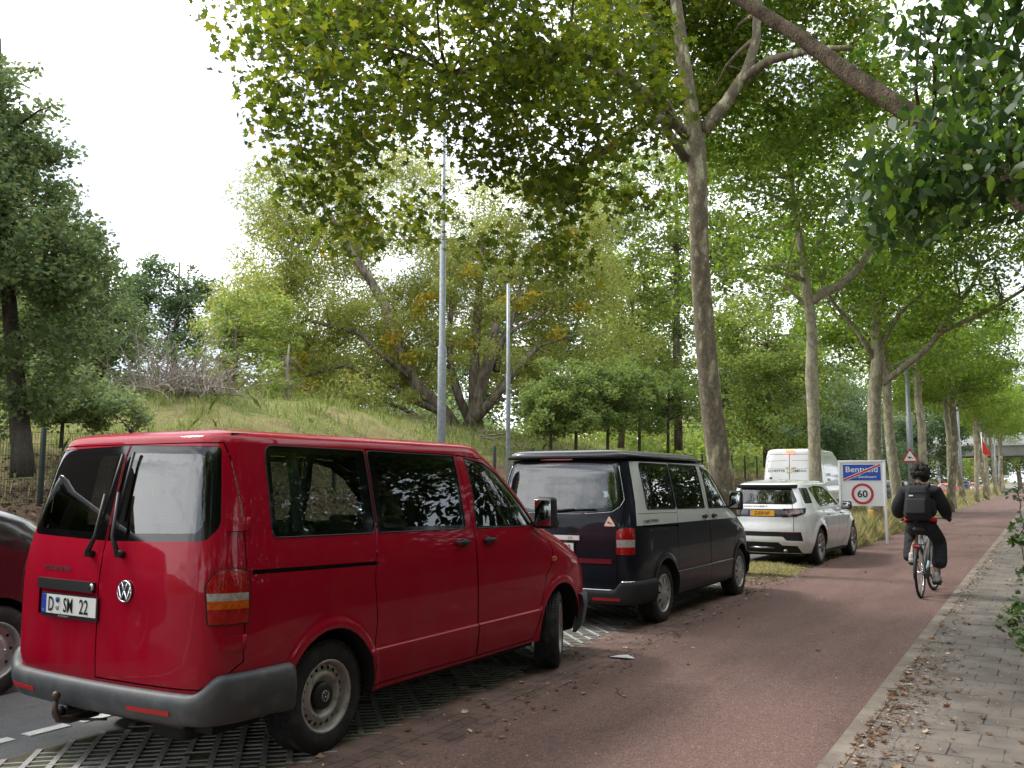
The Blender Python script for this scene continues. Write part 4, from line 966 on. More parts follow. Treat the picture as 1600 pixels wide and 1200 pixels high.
def leaf_arrays(P,size,kind,up=.5,droop=.4,seed=0):
    r=np.random.default_rng(seed); n=len(P); k=len(SH[kind]); s=size*r.uniform(.65,1.3,n)
    a=r.normal(size=(n,3)); a[:,2]=a[:,2]*.5-droop; a/=np.linalg.norm(a,axis=1,keepdims=True)
    u=r.normal(size=(n,3))*(1-up)+np.array([0,0,up*1.6]); u-=a*(a*u).sum(1,keepdims=True); u/=np.maximum(np.linalg.norm(u,axis=1,keepdims=True),1e-6)
    b=np.cross(u,a); S=SH[kind]
    V=P[:,None,:]+s[:,None,None]*(S[None,:,0,None]*a[:,None,:]+S[None,:,1,None]*b[:,None,:])
    # cup the leaf a little
    V+= (s[:,None]*(np.abs(S[None,:,1])*.35))[:,:,None]*u[:,None,:]
    return V.reshape(-1,3).astype(np.float32),np.arange(n*k,dtype=np.int32).reshape(n,k)
def clump_points(C,Rd,n,seed,flat=.7,shell=.55):
    """n leaves per clump scattered through each clump's volume, denser towards its skin"""
    r=np.random.default_rng(seed); out=[]
    for c,rd,m in zip(C,Rd,n):
        d=r.normal(size=(m,3)); d/=np.linalg.norm(d,axis=1,keepdims=True); q=r.uniform(0,1,m)**shell
        p=d*q[:,None]*rd; p[:,2]*=flat; out.append(c+p+r.normal(size=(m,3))*rd*.10)
    return np.concatenate(out)
def in_ellipsoids(E,n,seed,gap=.0):
    r=np.random.default_rng(seed); w=np.array([e[3]*e[4]*e[5] for e in E]); w/=w.sum(); out=[]
    for e,k in zip(E,r.multinomial(n,w)):
        d=r.normal(size=(k,3)); d/=np.linalg.norm(d,axis=1,keepdims=True); q=r.uniform(.15,1,k)**.5; out.append(np.array(e[:3])+d*q[:,None]*np.array(e[3:6]))
    return np.concatenate(out)
def skeleton(mb,trunk,tr,targets,seed,rmin=.012,n=6,wob=.12,rscale=1.0,limbs=()):
    """trunk polyline with radii; limbs grow from the nearest wood to each target"""
    r=np.random.default_rng(seed); mb.tube(trunk,tr,n=14)
    nodes=[]; 
    for i in range(len(trunk)-1):
        a,b=np.array(trunk[i],float),np.array(trunk[i+1],float)
        for t in np.linspace(0,1,4)[:-1]: nodes.append((a+(b-a)*t,tr[i]+(tr[i+1]-tr[i])*t,i/len(trunk)))
    nodes.append((np.array(trunk[-1],float),tr[-1],1)); z0=trunk[0][2]; zt=max(p[2] for p in trunk)
    nodes=[x for x in nodes if x[0][2]>z0+(zt-z0)*.42]
    NP=[x[0] for x in nodes]; NR=[x[1] for x in nodes]
    for P,r0,r1 in limbs:
        P=[np.array(p,float) for p in P]; Q=[P[0]]
        for a,b in zip(P[:-1],P[1:]):
            for t in (.5,1.0): Q.append(a+(b-a)*t+(r.normal(size=3)*.03*np.linalg.norm(b-a) if t<1 else 0))
        rr=np.linspace(r0,r1,len(Q)); mb.tube(Q,list(rr),n=10)
        for q,x in zip(Q[1:],rr[1:]): NP.append(q);NR.append(x)
    T=sorted(targets,key=lambda p:min(np.linalg.norm(np.array(p)-q) for q in NP[:40:4]))
    for tg in T:
        tg=np.array(tg,float); A=np.array(NP); d=np.linalg.norm(A-tg,axis=1)+np.maximum(0,A[:,2]-tg[2])*1.2+.10/np.maximum(np.array(NR),.02)*.25
        i=int(np.argmin(d)); p0=A[i]; L=np.linalg.norm(tg-p0)
        if L<.15: continue
        r0=min(NR[i]*.72,(.010+.016*L)*rscale+.006); r1=max(rmin*.5,r0*.3); m=max(3,int(L/.7)+2)
        mid=(p0+tg)/2+np.array([0,0,.12*L])+r.normal(size=3)*wob*L*.5
        ts=np.linspace(0,1,m+1)[:,None]; P=(1-ts)**2*p0+2*ts*(1-ts)*mid+ts**2*tg; P[1:-1]+=r.normal(size=(m-1,3))*wob*.25*L/m
        rr=r0+(r1-r0)*ts[:,0]; mb.tube(list(P),list(rr),n=n)
        for q,x in zip(P[1:],rr[1:]): NP.append(q);NR.append(x)
def tree(name,label,group,trunk,tr,E,nclump,crad,nleaf,lsize,kind,lmat,bmat,seed,droop=.4,up=.5,flat=.7,wob=.12,extra=None,ntw=0,rscale=1.0,fl='crown',shell=.55,limbs=()):
    """trunk etc. in local space (base at origin)"""
    root=empty(name); tag(root,label,'tree',group)
    r=np.random.default_rng(seed); C=in_ellipsoids(E,nclump,seed) if nclump else np.zeros((0,3))
    if extra is not None: C=np.concatenate([C,np.array(extra)])
    Rd=crad*r.uniform(.6,1.35,len(C)); n=np.maximum(8,(nleaf*(Rd/crad)**2/len(C)*.9)).astype(int)
    mb=MB(); skeleton(mb,trunk,tr,C,seed+1,wob=wob,rscale=rscale,limbs=limbs); o=mb.build('trunk',M[bmat],root)
    P=clump_points(C,Rd,n,seed+2,flat,shell); V,F=leaf_arrays(P,lsize,kind,up,droop,seed+3)
    raw_mesh(fl,V,F,M[lmat],parent=root,smooth=False)
    return root
def put(root,x,y,z=0,rz=0,s=1,sz=None):
    root.location=(x,y,z); root.rotation_euler=(0,0,rz); root.scale=(s,s,sz if sz else s); return root

# ------------------------------------------------------------ place: x = metres right of the camera across the road, y = metres along it
A=R_(30.29)
def cw(x,y): return np.array([x*math.cos(A)-y*math.sin(A),x*math.sin(A)+y*math.cos(A)])
def cam3(x,y,z): p=cw(x,y); return np.array([p[0],p[1],z])
def place(X,Y,th): p=cw(X,Y); return (p[0],p[1],0),PI/2-R_(th-30.29)
def camera():
    cam=bpy.data.cameras.new('camera'); o=bpy.data.objects.new('camera',cam); COL.objects.link(o); scene.camera=o
    cam.sensor_width=36; cam.lens=36*1430/1600; cam.clip_end=3000; cam.clip_start=.05
    o.location=(0,0,1.65); o.rotation_euler=(R_(90)+math.atan((751-600)/1430),0,A)
hr=pchip([(-80,3.0),(-20,3.0),(5,2.6),(13,3.3),(17,3.9),(20.8,4.7),(24,4.75),(30,4.45),(40,4.2),(55,3.9),(75,3.0),(110,2.0),(200,1.5)])
def H(t,s):
    t=np.asarray(t,float); s=np.asarray(s,float)
    hf=1.25+.012*(np.clip(s,0,70)-10); h=hf*sstep(-12.2,-14.8,t)
    h=h+(hr(s)-hf)*sstep(-15.3,-25.5,t)**.85
    h=h-1.2*sstep(-30,-60,t)+.10*np.sin(t*.9+s*.35)*sstep(-15,-18,t)+.08*np.sin(s*.8-t*.5)*sstep(-15,-18,t)
    h=h-.03*sstep(-12.1,-12.3,t)
    return h
def ramp_tex(N,L,vec,scale,stops,detail=6,rough=.6,interp='LINEAR'):
    n=N.new('ShaderNodeTexNoise'); n.inputs['Scale'].default_value=scale; n.inputs['Detail'].default_value=detail; n.inputs['Roughness'].default_value=rough; L.new(vec,n.inputs['Vector'])
    cr=N.new('ShaderNodeValToRGB'); e=cr.color_ramp.elements; cr.color_ramp.interpolation=interp
    while len(e)<len(stops): e.new(.5)
    for i,(p,c) in enumerate(stops): e[i].position=p; e[i].color=(*c,1)
    L.new(n.outputs['Fac'],cr.inputs[0]); return n,cr
def mixc(N,L,f,a,b,mode='MIX'):
    x=N.new('ShaderNodeMix'); x.data_type='RGBA'; x.blend_type=mode
    for s_,v in (('Factor',f),('A',a),('B',b)):
        if isinstance(v,(int,float)): x.inputs[s_].default_value=v
        elif isinstance(v,tuple): x.inputs[s_].default_value=(*v,1)
        else: L.new(v,x.inputs[s_])
    return x.outputs['Result']
def asphalt(name,c1,c2,c3,grain=260,bump=.004,patch=.5):
    m=bpy.data.materials.new(name); t=nt(m); N,L=t.nodes,t.links; b=N['Principled BSDF']; b.inputs['Roughness'].default_value=.9; b.inputs['Specular IOR Level'].default_value=.25
    tc=N.new('ShaderNodeTexCoord'); v=tc.outputs['Object']
    n1,r1=ramp_tex(N,L,v,grain,[(.35,c1),(.55,c2),(.72,c3)],3,.7)
    mp=N.new('ShaderNodeMapping'); mp.inputs['Scale'].default_value=(1.6,.35,1); L.new(v,mp.inputs[0]); n2,r2=ramp_tex(N,L,mp.outputs[0],.9,[(.33,(.66,.64,.63)),(.5,(.92,.92,.92)),(.7,(1.14,1.13,1.12))],9,.66)
    n3,r3=ramp_tex(N,L,v,14,[(.4,(.90,.90,.90)),(.65,(1.05,1.05,1.05))],4,.6)
    c=mixc(N,L,.9,r1.outputs[0],r2.outputs[0],'MULTIPLY'); c=mixc(N,L,.8,c,r3.outputs[0],'MULTIPLY'); L.new(c,b.inputs['Base Color'])
    bp=N.new('ShaderNodeBump'); bp.inputs['Strength'].default_value=.7; bp.inputs['Distance'].default_value=bump; L.new(n1.outputs['Fac'],bp.inputs['Height']); L.new(bp.outputs[0],b.inputs['Normal']); return m
def paving(name,w,h,c1,c2,mortar,ms,rot=0,off=.5,dirt=(.6,.6,.6)):
    m=bpy.data.materials.new(name); t=nt(m); N,L=t.nodes,t.links; b=N['Principled BSDF']; b.inputs['Roughness'].default_value=.9; b.inputs['Specular IOR Level'].default_value=.25
    tc=N.new('ShaderNodeTexCoord'); nz=N.new('ShaderNodeTexNoise'); nz.inputs['Scale'].default_value=1.7; nz.inputs['Detail'].default_value=3; L.new(tc.outputs['Object'],nz.inputs['Vector'])
    ad=N.new('ShaderNodeVectorMath'); ad.operation='MULTIPLY_ADD'; ad.inputs[1].default_value=(.05,.05,0); L.new(nz.outputs['Color'],ad.inputs[0]); L.new(tc.outputs['Object'],ad.inputs[2])
    mp=N.new('ShaderNodeMapping'); mp.inputs['Rotation'].default_value=(0,0,rot); L.new(ad.outputs[0],mp.inputs[0])
    br=N.new('ShaderNodeTexBrick'); br.inputs['Scale'].default_value=1; br.inputs['Brick Width'].default_value=w; br.inputs['Row Height'].default_value=h; br.inputs['Mortar Size'].default_value=ms; br.inputs['Mortar Smooth'].default_value=.4; br.inputs['Bias'].default_value=0; br.offset=off
    br.inputs['Color1'].default_value=(*c1,1); br.inputs['Color2'].default_value=(*c2,1); br.inputs['Mortar'].default_value=(*mortar,1); L.new(mp.outputs[0],br.inputs['Vector'])
    n1,r1=ramp_tex(N,L,tc.outputs['Object'],220,[(.3,(.75,.75,.75)),(.7,(1.2,1.2,1.2))],3,.7)
    n2,r2=ramp_tex(N,L,tc.outputs['Object'],1.6,[(.35,dirt),(.65,(1.1,1.08,1.05))],8,.65)
    # joints filled with sand here and there
    n3,r3=ramp_tex(N,L,tc.outputs['Object'],3.2,[(.42,(0,0,0)),(.6,(1,1,1))],5,.6)
    cc=mixc(N,L,r3.outputs[0],br.outputs['Color'],c1)
    c=mixc(N,L,.8,cc,r1.outputs[0],'MULTIPLY'); c=mixc(N,L,.85,c,r2.outputs[0],'MULTIPLY'); L.new(c,b.inputs['Base Color'])
    bp=N.new('ShaderNodeBump'); bp.inputs['Strength'].default_value=.5; bp.inputs['Distance'].default_value=.006; bp.invert=True; L.new(br.outputs['Fac'],bp.inputs['Height']); L.new(bp.outputs[0],b.inputs['Normal']); return m
def soil(name,stops,scale=5,bump=.03,scale2=60):
    m=bpy.data.materials.new(name); t=nt(m); N,L=t.nodes,t.links; b=N['Principled BSDF']; b.inputs['Roughness'].default_value=1; b.inputs['Specular IOR Level'].default_value=.1
    tc=N.new('ShaderNodeTexCoord'); n1,r1=ramp_tex(N,L,tc.outputs['Object'],scale,stops,8,.65); n2,r2=ramp_tex(N,L,tc.outputs['Object'],scale2,[(.3,(.55,.55,.55)),(.7,(1.35,1.3,1.25))],4,.7)
    c=mixc(N,L,.85,r1.outputs[0],r2.outputs[0],'MULTIPLY'); L.new(c,b.inputs['Base Color'])
    bp=N.new('ShaderNodeBump'); bp.inputs['Strength'].default_value=1; bp.inputs['Distance'].default_value=bump; L.new(n2.outputs['Fac'],bp.inputs['Height']); L.new(bp.outputs[0],b.inputs['Normal']); return m
M['path']=asphalt('red asphalt',(.110,.063,.053),(.190,.116,.100),(.40,.30,.275),grain=110)
M['road']=asphalt('road asphalt',(.09,.09,.092),(.17,.17,.172),(.34,.34,.34),grain=110)
M['tiles']=paving('pavement tiles',.30,.30,(.225,.195,.172),(.185,.162,.145),(.06,.05,.042),.007,rot=0)
M['bricks']=paving('brick paving',.21,.105,(.20,.13,.11),(.15,.105,.092),(.05,.04,.034),.006,rot=PI/2)
M['kerb']=paving('kerb stones',1.0,.5,(.27,.235,.20),(.23,.20,.175),(.06,.05,.045),.012,rot=PI/2,off=0,dirt=(.55,.5,.46))
M['paver']=soil('concrete pavers',[(.3,(.28,.28,.28)),(.7,(.52,.52,.51))],2.5,.002,120)
M['earth']=soil('dark earth',[(.3,(.025,.021,.017)),(.6,(.05,.042,.03)),(.75,(.07,.08,.03))],9,.01,90)
M['verge']=soil('verge ground',[(.3,(.10,.075,.05)),(.5,(.16,.13,.075)),(.7,(.10,.13,.045))],1.3,.03,45)
M['paintw']=soil('road paint',[(.3,(.55,.55,.53)),(.7,(.78,.78,.76))],9,.001,200)
M['cellsoil']=soil('soil in paver cells',[(.3,(.07,.058,.045)),(.5,(.15,.13,.10)),(.62,(.11,.125,.05)),(.75,(.20,.17,.13))],2.2,.01,70)
def hill_mat():
    m=soil('hill ground',[(.25,(.10,.13,.045)),(.42,(.20,.22,.08)),(.55,(.34,.31,.14)),(.7,(.22,.16,.10)),(.8,(.36,.30,.17))],.55,.08,22); t=m.node_tree; N,L=t.nodes,t.links; b=N['Principled BSDF']
    old=b.inputs['Base Color'].links[0].from_socket
    ge=N.new('ShaderNodeNewGeometry'); sp=N.new('ShaderNodeSeparateXYZ'); L.new(ge.outputs['Position'],sp.inputs[0])
    n=N.new('ShaderNodeTexNoise'); n.inputs['Scale'].default_value=.45; n.inputs['Detail'].default_value=5; L.new(ge.outputs['Position'],n.inputs['Vector'])
    # leaf litter and bare earth on the bank next to the fence
    a=N.new('ShaderNodeMapRange'); a.inputs['From Min'].default_value=-22; a.inputs['From Max'].default_value=-17.5; L.new(sp.outputs['X'],a.inputs['Value'])
    b2=N.new('ShaderNodeMapRange'); b2.inputs['From Min'].default_value=-12.6; b2.inputs['From Max'].default_value=-14.2; L.new(sp.outputs['X'],b2.inputs['Value'])
    mu=N.new('ShaderNodeMath'); mu.operation='MULTIPLY'; L.new(a.outputs[0],mu.inputs[0]); L.new(b2.outputs[0],mu.inputs[1])
    ad=N.new('ShaderNodeMath'); ad.operation='MULTIPLY_ADD'; ad.inputs[1].default_value=2.4; ad.inputs[2].default_value=-1.1; L.new(n.outputs['Fac'],ad.inputs[0]); m2=N.new('ShaderNodeMath'); m2.operation='ADD'; m2.use_clamp=True; L.new(mu.outputs[0],m2.inputs[0]); L.new(ad.outputs[0],m2.inputs[1])
    m3=N.new('ShaderNodeMath'); m3.operation='MULTIPLY'; L.new(m2.outputs[0],m3.inputs[0]); L.new(mu.outputs[0],m3.inputs[1])
    _,r=ramp_tex(N,L,ge.outputs['Position'],11,[(.3,(.07,.048,.035)),(.55,(.16,.105,.075)),(.75,(.26,.19,.14))],6,.7)
    L.new(mixc(N,L,m3.outputs[0],old,r.outputs[0]),b.inputs['Base Color']); return m
M['hill']=hill_mat()
def struct(name,V,F,m,kind='structure',smooth=False): return tag(raw_mesh(name,V,F,m,smooth=smooth),kind=kind)
def strip_sheet(name,edges,z,m):
    """edges: list of (s,t_left,t_right)"""
    V=[];F=[]
    for s,a,b in edges: V+=[(a,s,z),(b,s,z)]
    for i in range(len(edges)-1): F.append([2*i,2*i+1,2*i+3,2*i+2])
    return struct(name,V,F,m)
def pl(s): return float(np.interp(s,[-40,4.4,6.6,13.8,23.1,53.8,128,400],[-3.2,-3.28,-3.42,-3.86,-4.1,-4.6,-5.0,-5.5]))   # left edge of the cycle path
def pr_(s): return float(np.interp(s,[-40,5,17,30,55,130,400],[-1.2,-1.24,-1.33,-1.37,-1.5,-1.8,-2.4]))
def build_ground():
    ss=np.concatenate([np.linspace(-60,90,151),np.linspace(95,400,50)]); ts=np.concatenate([np.linspace(-300,-62,18),np.linspace(-60,-12.2,96),[-12.1,-5,0.2,.5,3,10,40,120,300]])
    T,S_=np.meshgrid(ts,ss); Z=np.where(T<-12.1,H(T,S_),-.03); Z=Z+.0
    m=len(ts); V=np.stack([T,S_,Z],-1).reshape(-1,3); i=np.arange(len(ss)-1)[:,None]*m+np.arange(m-1)[None,:]; F=np.stack([i,i+1,i+m+1,i+m],-1).reshape(-1,4).astype(np.int32)
    struct('ground',V,F,M['hill'],smooth=True)
    V=[(-900,-900,-.6),(900,-900,-.6),(900,1500,-.6),(-900,1500,-.6)]; struct('far_ground',V,[[0,1,2,3]],M['verge'])
    strip_sheet('road',[(s,-12.1,-5.45) for s in (-60,0,60,150,400)],0.0,M['road'])
    strip_sheet('verge_soil',[(s,-6.2 if s>15 else -5.45,1.2 if s<0 else .2) for s in (-60,15,15.01,60,400)],-.012,M['verge'])
    sl=[-40,0,3,4.4,6.6,10,13.8,18,23.1,30,40,53.8,80,128,250,400]
    strip_sheet('cycle_path',[(s,pl(s),pr_(s)) for s in sl],.004,M['path'])
    strip_sheet('brick_strip',[(s,pl(s)-.62,pl(s)-.001) for s in (-40,0,4.4,6.6,10,13.8,15.4)],.0045,M['bricks'])
    strip_sheet('kerb_strip',[(s,pr_(s),pr_(s)+.13) for s in sl],.008,M['kerb'])
    strip_sheet('pavement',[(s,pr_(s)+.13,.35) for s in sl],.004,M['tiles'])
    strip_sheet('woodland_floor',[(s,.35,60) for s in (-60,150)],.002,M['earth'])
    strip_sheet('paver_bed',[(s,-5.45,-3.7) for s in (-40,16)],.0,M['cellsoil'])
    # concrete ladder pavers laid at 45 degrees
    V=[];F=[]; cu,su=math.cos(R_(43)),math.sin(R_(43)); r=np.random.default_rng(3)
    def inside(x,y): return (-5.43<x<pl(y)-.62) and (0.2<y<15.5)
    def bar(ax,ay,bx,by,w,z,h=.012):
        d=np.array([bx-ax,by-ay]);L=np.linalg.norm(d);d/=L;n=np.array([-d[1],d[0]])*w/2; b=len(V)
        q=[(ax+n[0],ay+n[1]),(ax-n[0],ay-n[1]),(bx-n[0],by-n[1]),(bx+n[0],by+n[1])]
        for zz in (z-h,z): V.extend([(x,y,zz) for x,y in q])
        F.append([b+4,b+5,b+6,b+7]); F.extend([[b+i,b+(i+1)%4,b+4+(i+1)%4,b+4+i] for i in range(4)])
    pit,rung=.150,.088
    # u: along wide bars (towards far left), v: across
    U=np.array([-su,cu]); W=np.array([cu,su])
    for iv in range(-90,140):
        v0=iv*pit
        for iu in range(-160,330):
            u0=iu*rung; p=U*u0+W*v0; p=p+np.array([-4.6,7.5])
            if not inside(p[0],p[1]): continue
            if r.uniform()<.035: continue
            q=p+U*rung; dz=r.normal()*.0008; bar(*p,*q,.036,.008+dz)
            if (iu+iv*3)%10!=0:
                e=p+W*(pit-.03); bar(*(p+W*.018),*(e+W*.012),.017,.006+dz,.010)
            else:
                e=p+W*(pit-.03); bar(*(p+W*.018),*(e+W*.012),.03,.007+dz,.010)
    struct('grid_pavers',V,F,M['paver'])
    mb=MB()
    for k in range(-20,40): 
        y=k*.385+.02; mb.box((-5.84,y,.004),(.10,.29,.006))
    for k in range(-6,60): mb.box((-8.75,k*4.5,.004),(.1,1.6,.006))
    tag(mb.build('road_marking',M['paintw']),kind='structure')
build_ground()
# ------------------------------------------------------------ grass and litter
def blades(P,h,w,seed,lean=.35):
    r=np.random.default_rng(seed); n=len(P); a=r.uniform(0,2*PI,n); d=np.stack([np.cos(a),np.sin(a),0*a],-1); a2=r.uniform(0,2*PI,n); ln=np.stack([np.cos(a2),np.sin(a2),0*a2],-1)
    hh=h*r.uniform(.45,1.3,n)[:,None] if np.isscalar(h) else (h*r.uniform(.45,1.3,n))[:,None]; ww=(w*r.uniform(.6,1.3,n))[:,None]; l=lean*r.uniform(.2,1.4,n)[:,None]*hh
    up=np.array([0,0,1.]); b0=P-d*ww;b1=P+d*ww; m=P+up*hh*.6+ln*l*.35; m0=m-d*ww*.7;m1=m+d*ww*.7; tp=P+up*hh*.97+ln*l
    V=np.stack([b0,b1,m1,tp,m0],1).reshape(-1,3).astype(np.float32); F=np.arange(n*5,dtype=np.int32).reshape(n,5); return V,F
M['grass']=leaf_mat('grass blades',[(0,G(.15,.23,.06)),(.4,G(.25,.34,.09)),(.7,G(.40,.43,.16)),(1,G(.60,.54,.31))],(1.3,1.3,1.0),.3,.8,.1)
M['grassdry']=leaf_mat('dry verge grass',[(0,G(.18,.22,.08)),(.3,G(.33,.34,.14)),(.6,G(.56,.49,.27)),(1,G(.74,.64,.44))],(1.3,1.3,1.0),.35,.8,.1)
M['litter']=leaf_mat('fallen leaves',[(0,G(.10,.05,.03)),(.4,G(.20,.11,.065)),(.7,G(.30,.18,.11)),(.88,G(.46,.34,.23)),(1,G(.66,.56,.42))],(1.2,1.1,1.0),.15,.8,.1)
def build_cover():
    r=np.random.default_rng(11)
    # verge between path and road
    n=150000; s=16.5+ (r.uniform(0,1,n)**2.0)*110; t=np.array([pl(x) for x in s]); w=(6.3-np.abs(t))
    tt=t-r.uniform(0,1,n)**.9*(6.4+t); edge=np.clip((t-tt)/.55,0.12,1)
    ok=~((s<23.6)&(tt<t-.05+0*s)&(tt>-6.3)&(np.hypot(s-20.8,0)<2.6)&(tt<t-.35)); s,tt,edge=s[ok],tt[ok],edge[ok]
    hgt=.72*edge*np.clip((s-22)/4+.25,.12,1.0)*np.clip(.55+.6*np.sin(s*1.3+tt*2)+.3*np.sin(s*.37),.35,1.15)
    V,F=blades(np.stack([tt,s,0*s-.012],-1),hgt,.007+.00016*s,5); tag(raw_mesh('verge_grass',V,F,M['grassdry'],smooth=False),kind='stuff')
    n=30000; s=22.9+r.uniform(0,1,n)*16; t=np.array([pl(x) for x in s]); tt=t-.02-r.uniform(0,1,n)**1.3*1.9
    V,F=blades(np.stack([tt,s,0*s-.012],-1),.62*np.clip((t-tt)/.25,.35,1)*np.clip((s-22.6)/1.2,.2,1)*np.clip(.7+.4*np.sin(s*2.1+tt*3),.45,1.1),.0075,15,.5); tag(raw_mesh('tall_verge_grass',V,F,M['grassdry'],smooth=False),kind='stuff')
    # weeds and tussocks that break up the bank
    c=np.stack([-15.8-r.uniform(0,1,260)**.8*15,5+r.uniform(0,1,260)*55],-1); q=r.integers(0,260,15000); P=c[q]+r.normal(size=(15000,2))*r.uniform(.12,.5,260)[q][:,None]; hh=r.uniform(.25,.62,260)[q]
    V,F=blades(np.stack([P[:,0],P[:,1],H(P[:,0],P[:,1])-.02],-1),hh,.009,16,.7); tag(raw_mesh('tussocks',V,F,M['grass'],smooth=False),kind='stuff')
    c=np.stack([-16.5-r.uniform(0,1,120)*14,8+r.uniform(0,1,120)*55],-1); q=r.integers(0,120,7000); P=c[q]+r.normal(size=(7000,2))*r.uniform(.15,.5,120)[q][:,None]; z=H(P[:,0],P[:,1])+r.uniform(0,1,7000)*r.uniform(.15,.5,120)[q]
    V,F=leaf_arrays(np.stack([P[:,0],P[:,1],z],-1),.10,'quad',.5,.2,17); tag(raw_mesh('weeds',V,F,M['leaf_mid'],smooth=False),kind='stuff')
    # hill
    n=150000; t=-12.6-r.uniform(0,1,n)**.85*19; s=4+r.uniform(0,1,n)**.9*72
    dens_=np.clip(.55+.5*np.sin(t*.7+s*.3)+.4*np.sin(s*.9),0,1); bare=(t>np.where(s<22,-20.5+.8*np.sin(s*1.3),-17.3+.6*np.sin(s)))&(t<-13.6)&(s<60); ok=(r.uniform(0,1,n)<np.where(bare,.08,.35+.65*dens_)); t,s=t[ok],s[ok]
    V,F=blades(np.stack([t,s,H(t,s)-.02],-1),(.22+.12*np.sin(s*.5)**2)*np.clip(.7+.6*np.sin(t*1.7+s*.6)*np.sin(s*1.1),.4,1.3),.0055+.00008*s,6,.6); tag(raw_mesh('hill_grass',V,F,M['grass'],smooth=False),kind='stuff')
    # fallen leaves
    P=[]; 
    def add(n,fs,ft,z=.012):
        s=fs(n); t=ft(s,n); P.append(np.stack([t,s,np.full(n,z)],-1))
    add(900,lambda n:2+r.uniform(0,1,n)**1.3*28,lambda s,n:np.array([pl(x) for x in s])+r.normal(size=n)*.10+.02)
    add(1600,lambda n:2+r.uniform(0,1,n)*14,lambda s,n:np.array([pl(x) for x in s])-.3+r.normal(size=n)*.35)
    add(1500,lambda n:13.5+r.uniform(0,1,n)**1.4*30,lambda s,n:np.array([pl(x) for x in s])-np.abs(r.normal(size=n))*.35)
    add(2600,lambda n:14.5+r.uniform(0,1,n)*8,lambda s,n:np.array([pl(x) for x in s])-np.abs(r.normal(size=n))*.9)
    add(1700,lambda n:3+r.uniform(0,1,n)**1.2*25,lambda s,n:np.array([pr_(x) for x in s])+.12+np.abs(r.normal(size=n))*.13-.03)
    add(1500,lambda n:7+r.normal(size=n)*1.6,lambda s,n:np.array([pr_(x) for x in s])+.1+np.abs(r.normal(size=n))*.25)
    add(1500,lambda n:2+r.uniform(0,1,n)*30,lambda s,n:.05-np.abs(r.normal(size=n))*.22+.15)
    add(1600,lambda n:2+r.uniform(0,1,n)*30,lambda s,n:r.uniform(-1.2,.2,n))
    add(420,lambda n:2+r.uniform(0,1,n)*30,lambda s,n:r.uniform(-3.6,-1.3,n))
    P=np.concatenate(P); n=len(P); sm=r.uniform(0,1,n)<.86
    V1,F1=leaf_arrays(P[sm],.019,'quad',.93,.0,3); V2,F2=leaf_arrays(P[~sm],.075,'plane',.93,.0,4)
    V1[:,2]=np.maximum(V1[:,2],.010); V2[:,2]=np.maximum(V2[:,2],.010)
    tag(raw_mesh('leaf_litter',np.concatenate([V1,V2]),F1.tolist()+(F2+len(V1)).tolist(),M['litter'],smooth=False),kind='stuff')
    # litter on the bank by the fence
    n=14000; s=4+56*r.uniform(0,1,n)**1.7; t=-13.2-r.uniform(0,1,n)*np.where(s<19,7.0,3.6); V,F=leaf_arrays(np.stack([t,s,H(t,s)+.02],-1),.11,'quad',.8,.0,8); tag(raw_mesh('bank_litter',V,F,M['litter2'],smooth=False),kind='stuff')
M['litter2']=leaf_mat('bank leaves',[(0,G(.07,.045,.03)),(.5,G(.15,.10,.07)),(1,G(.26,.19,.14))],(1.1,1.1,1.0),.1,.9,.1)
build_cover()

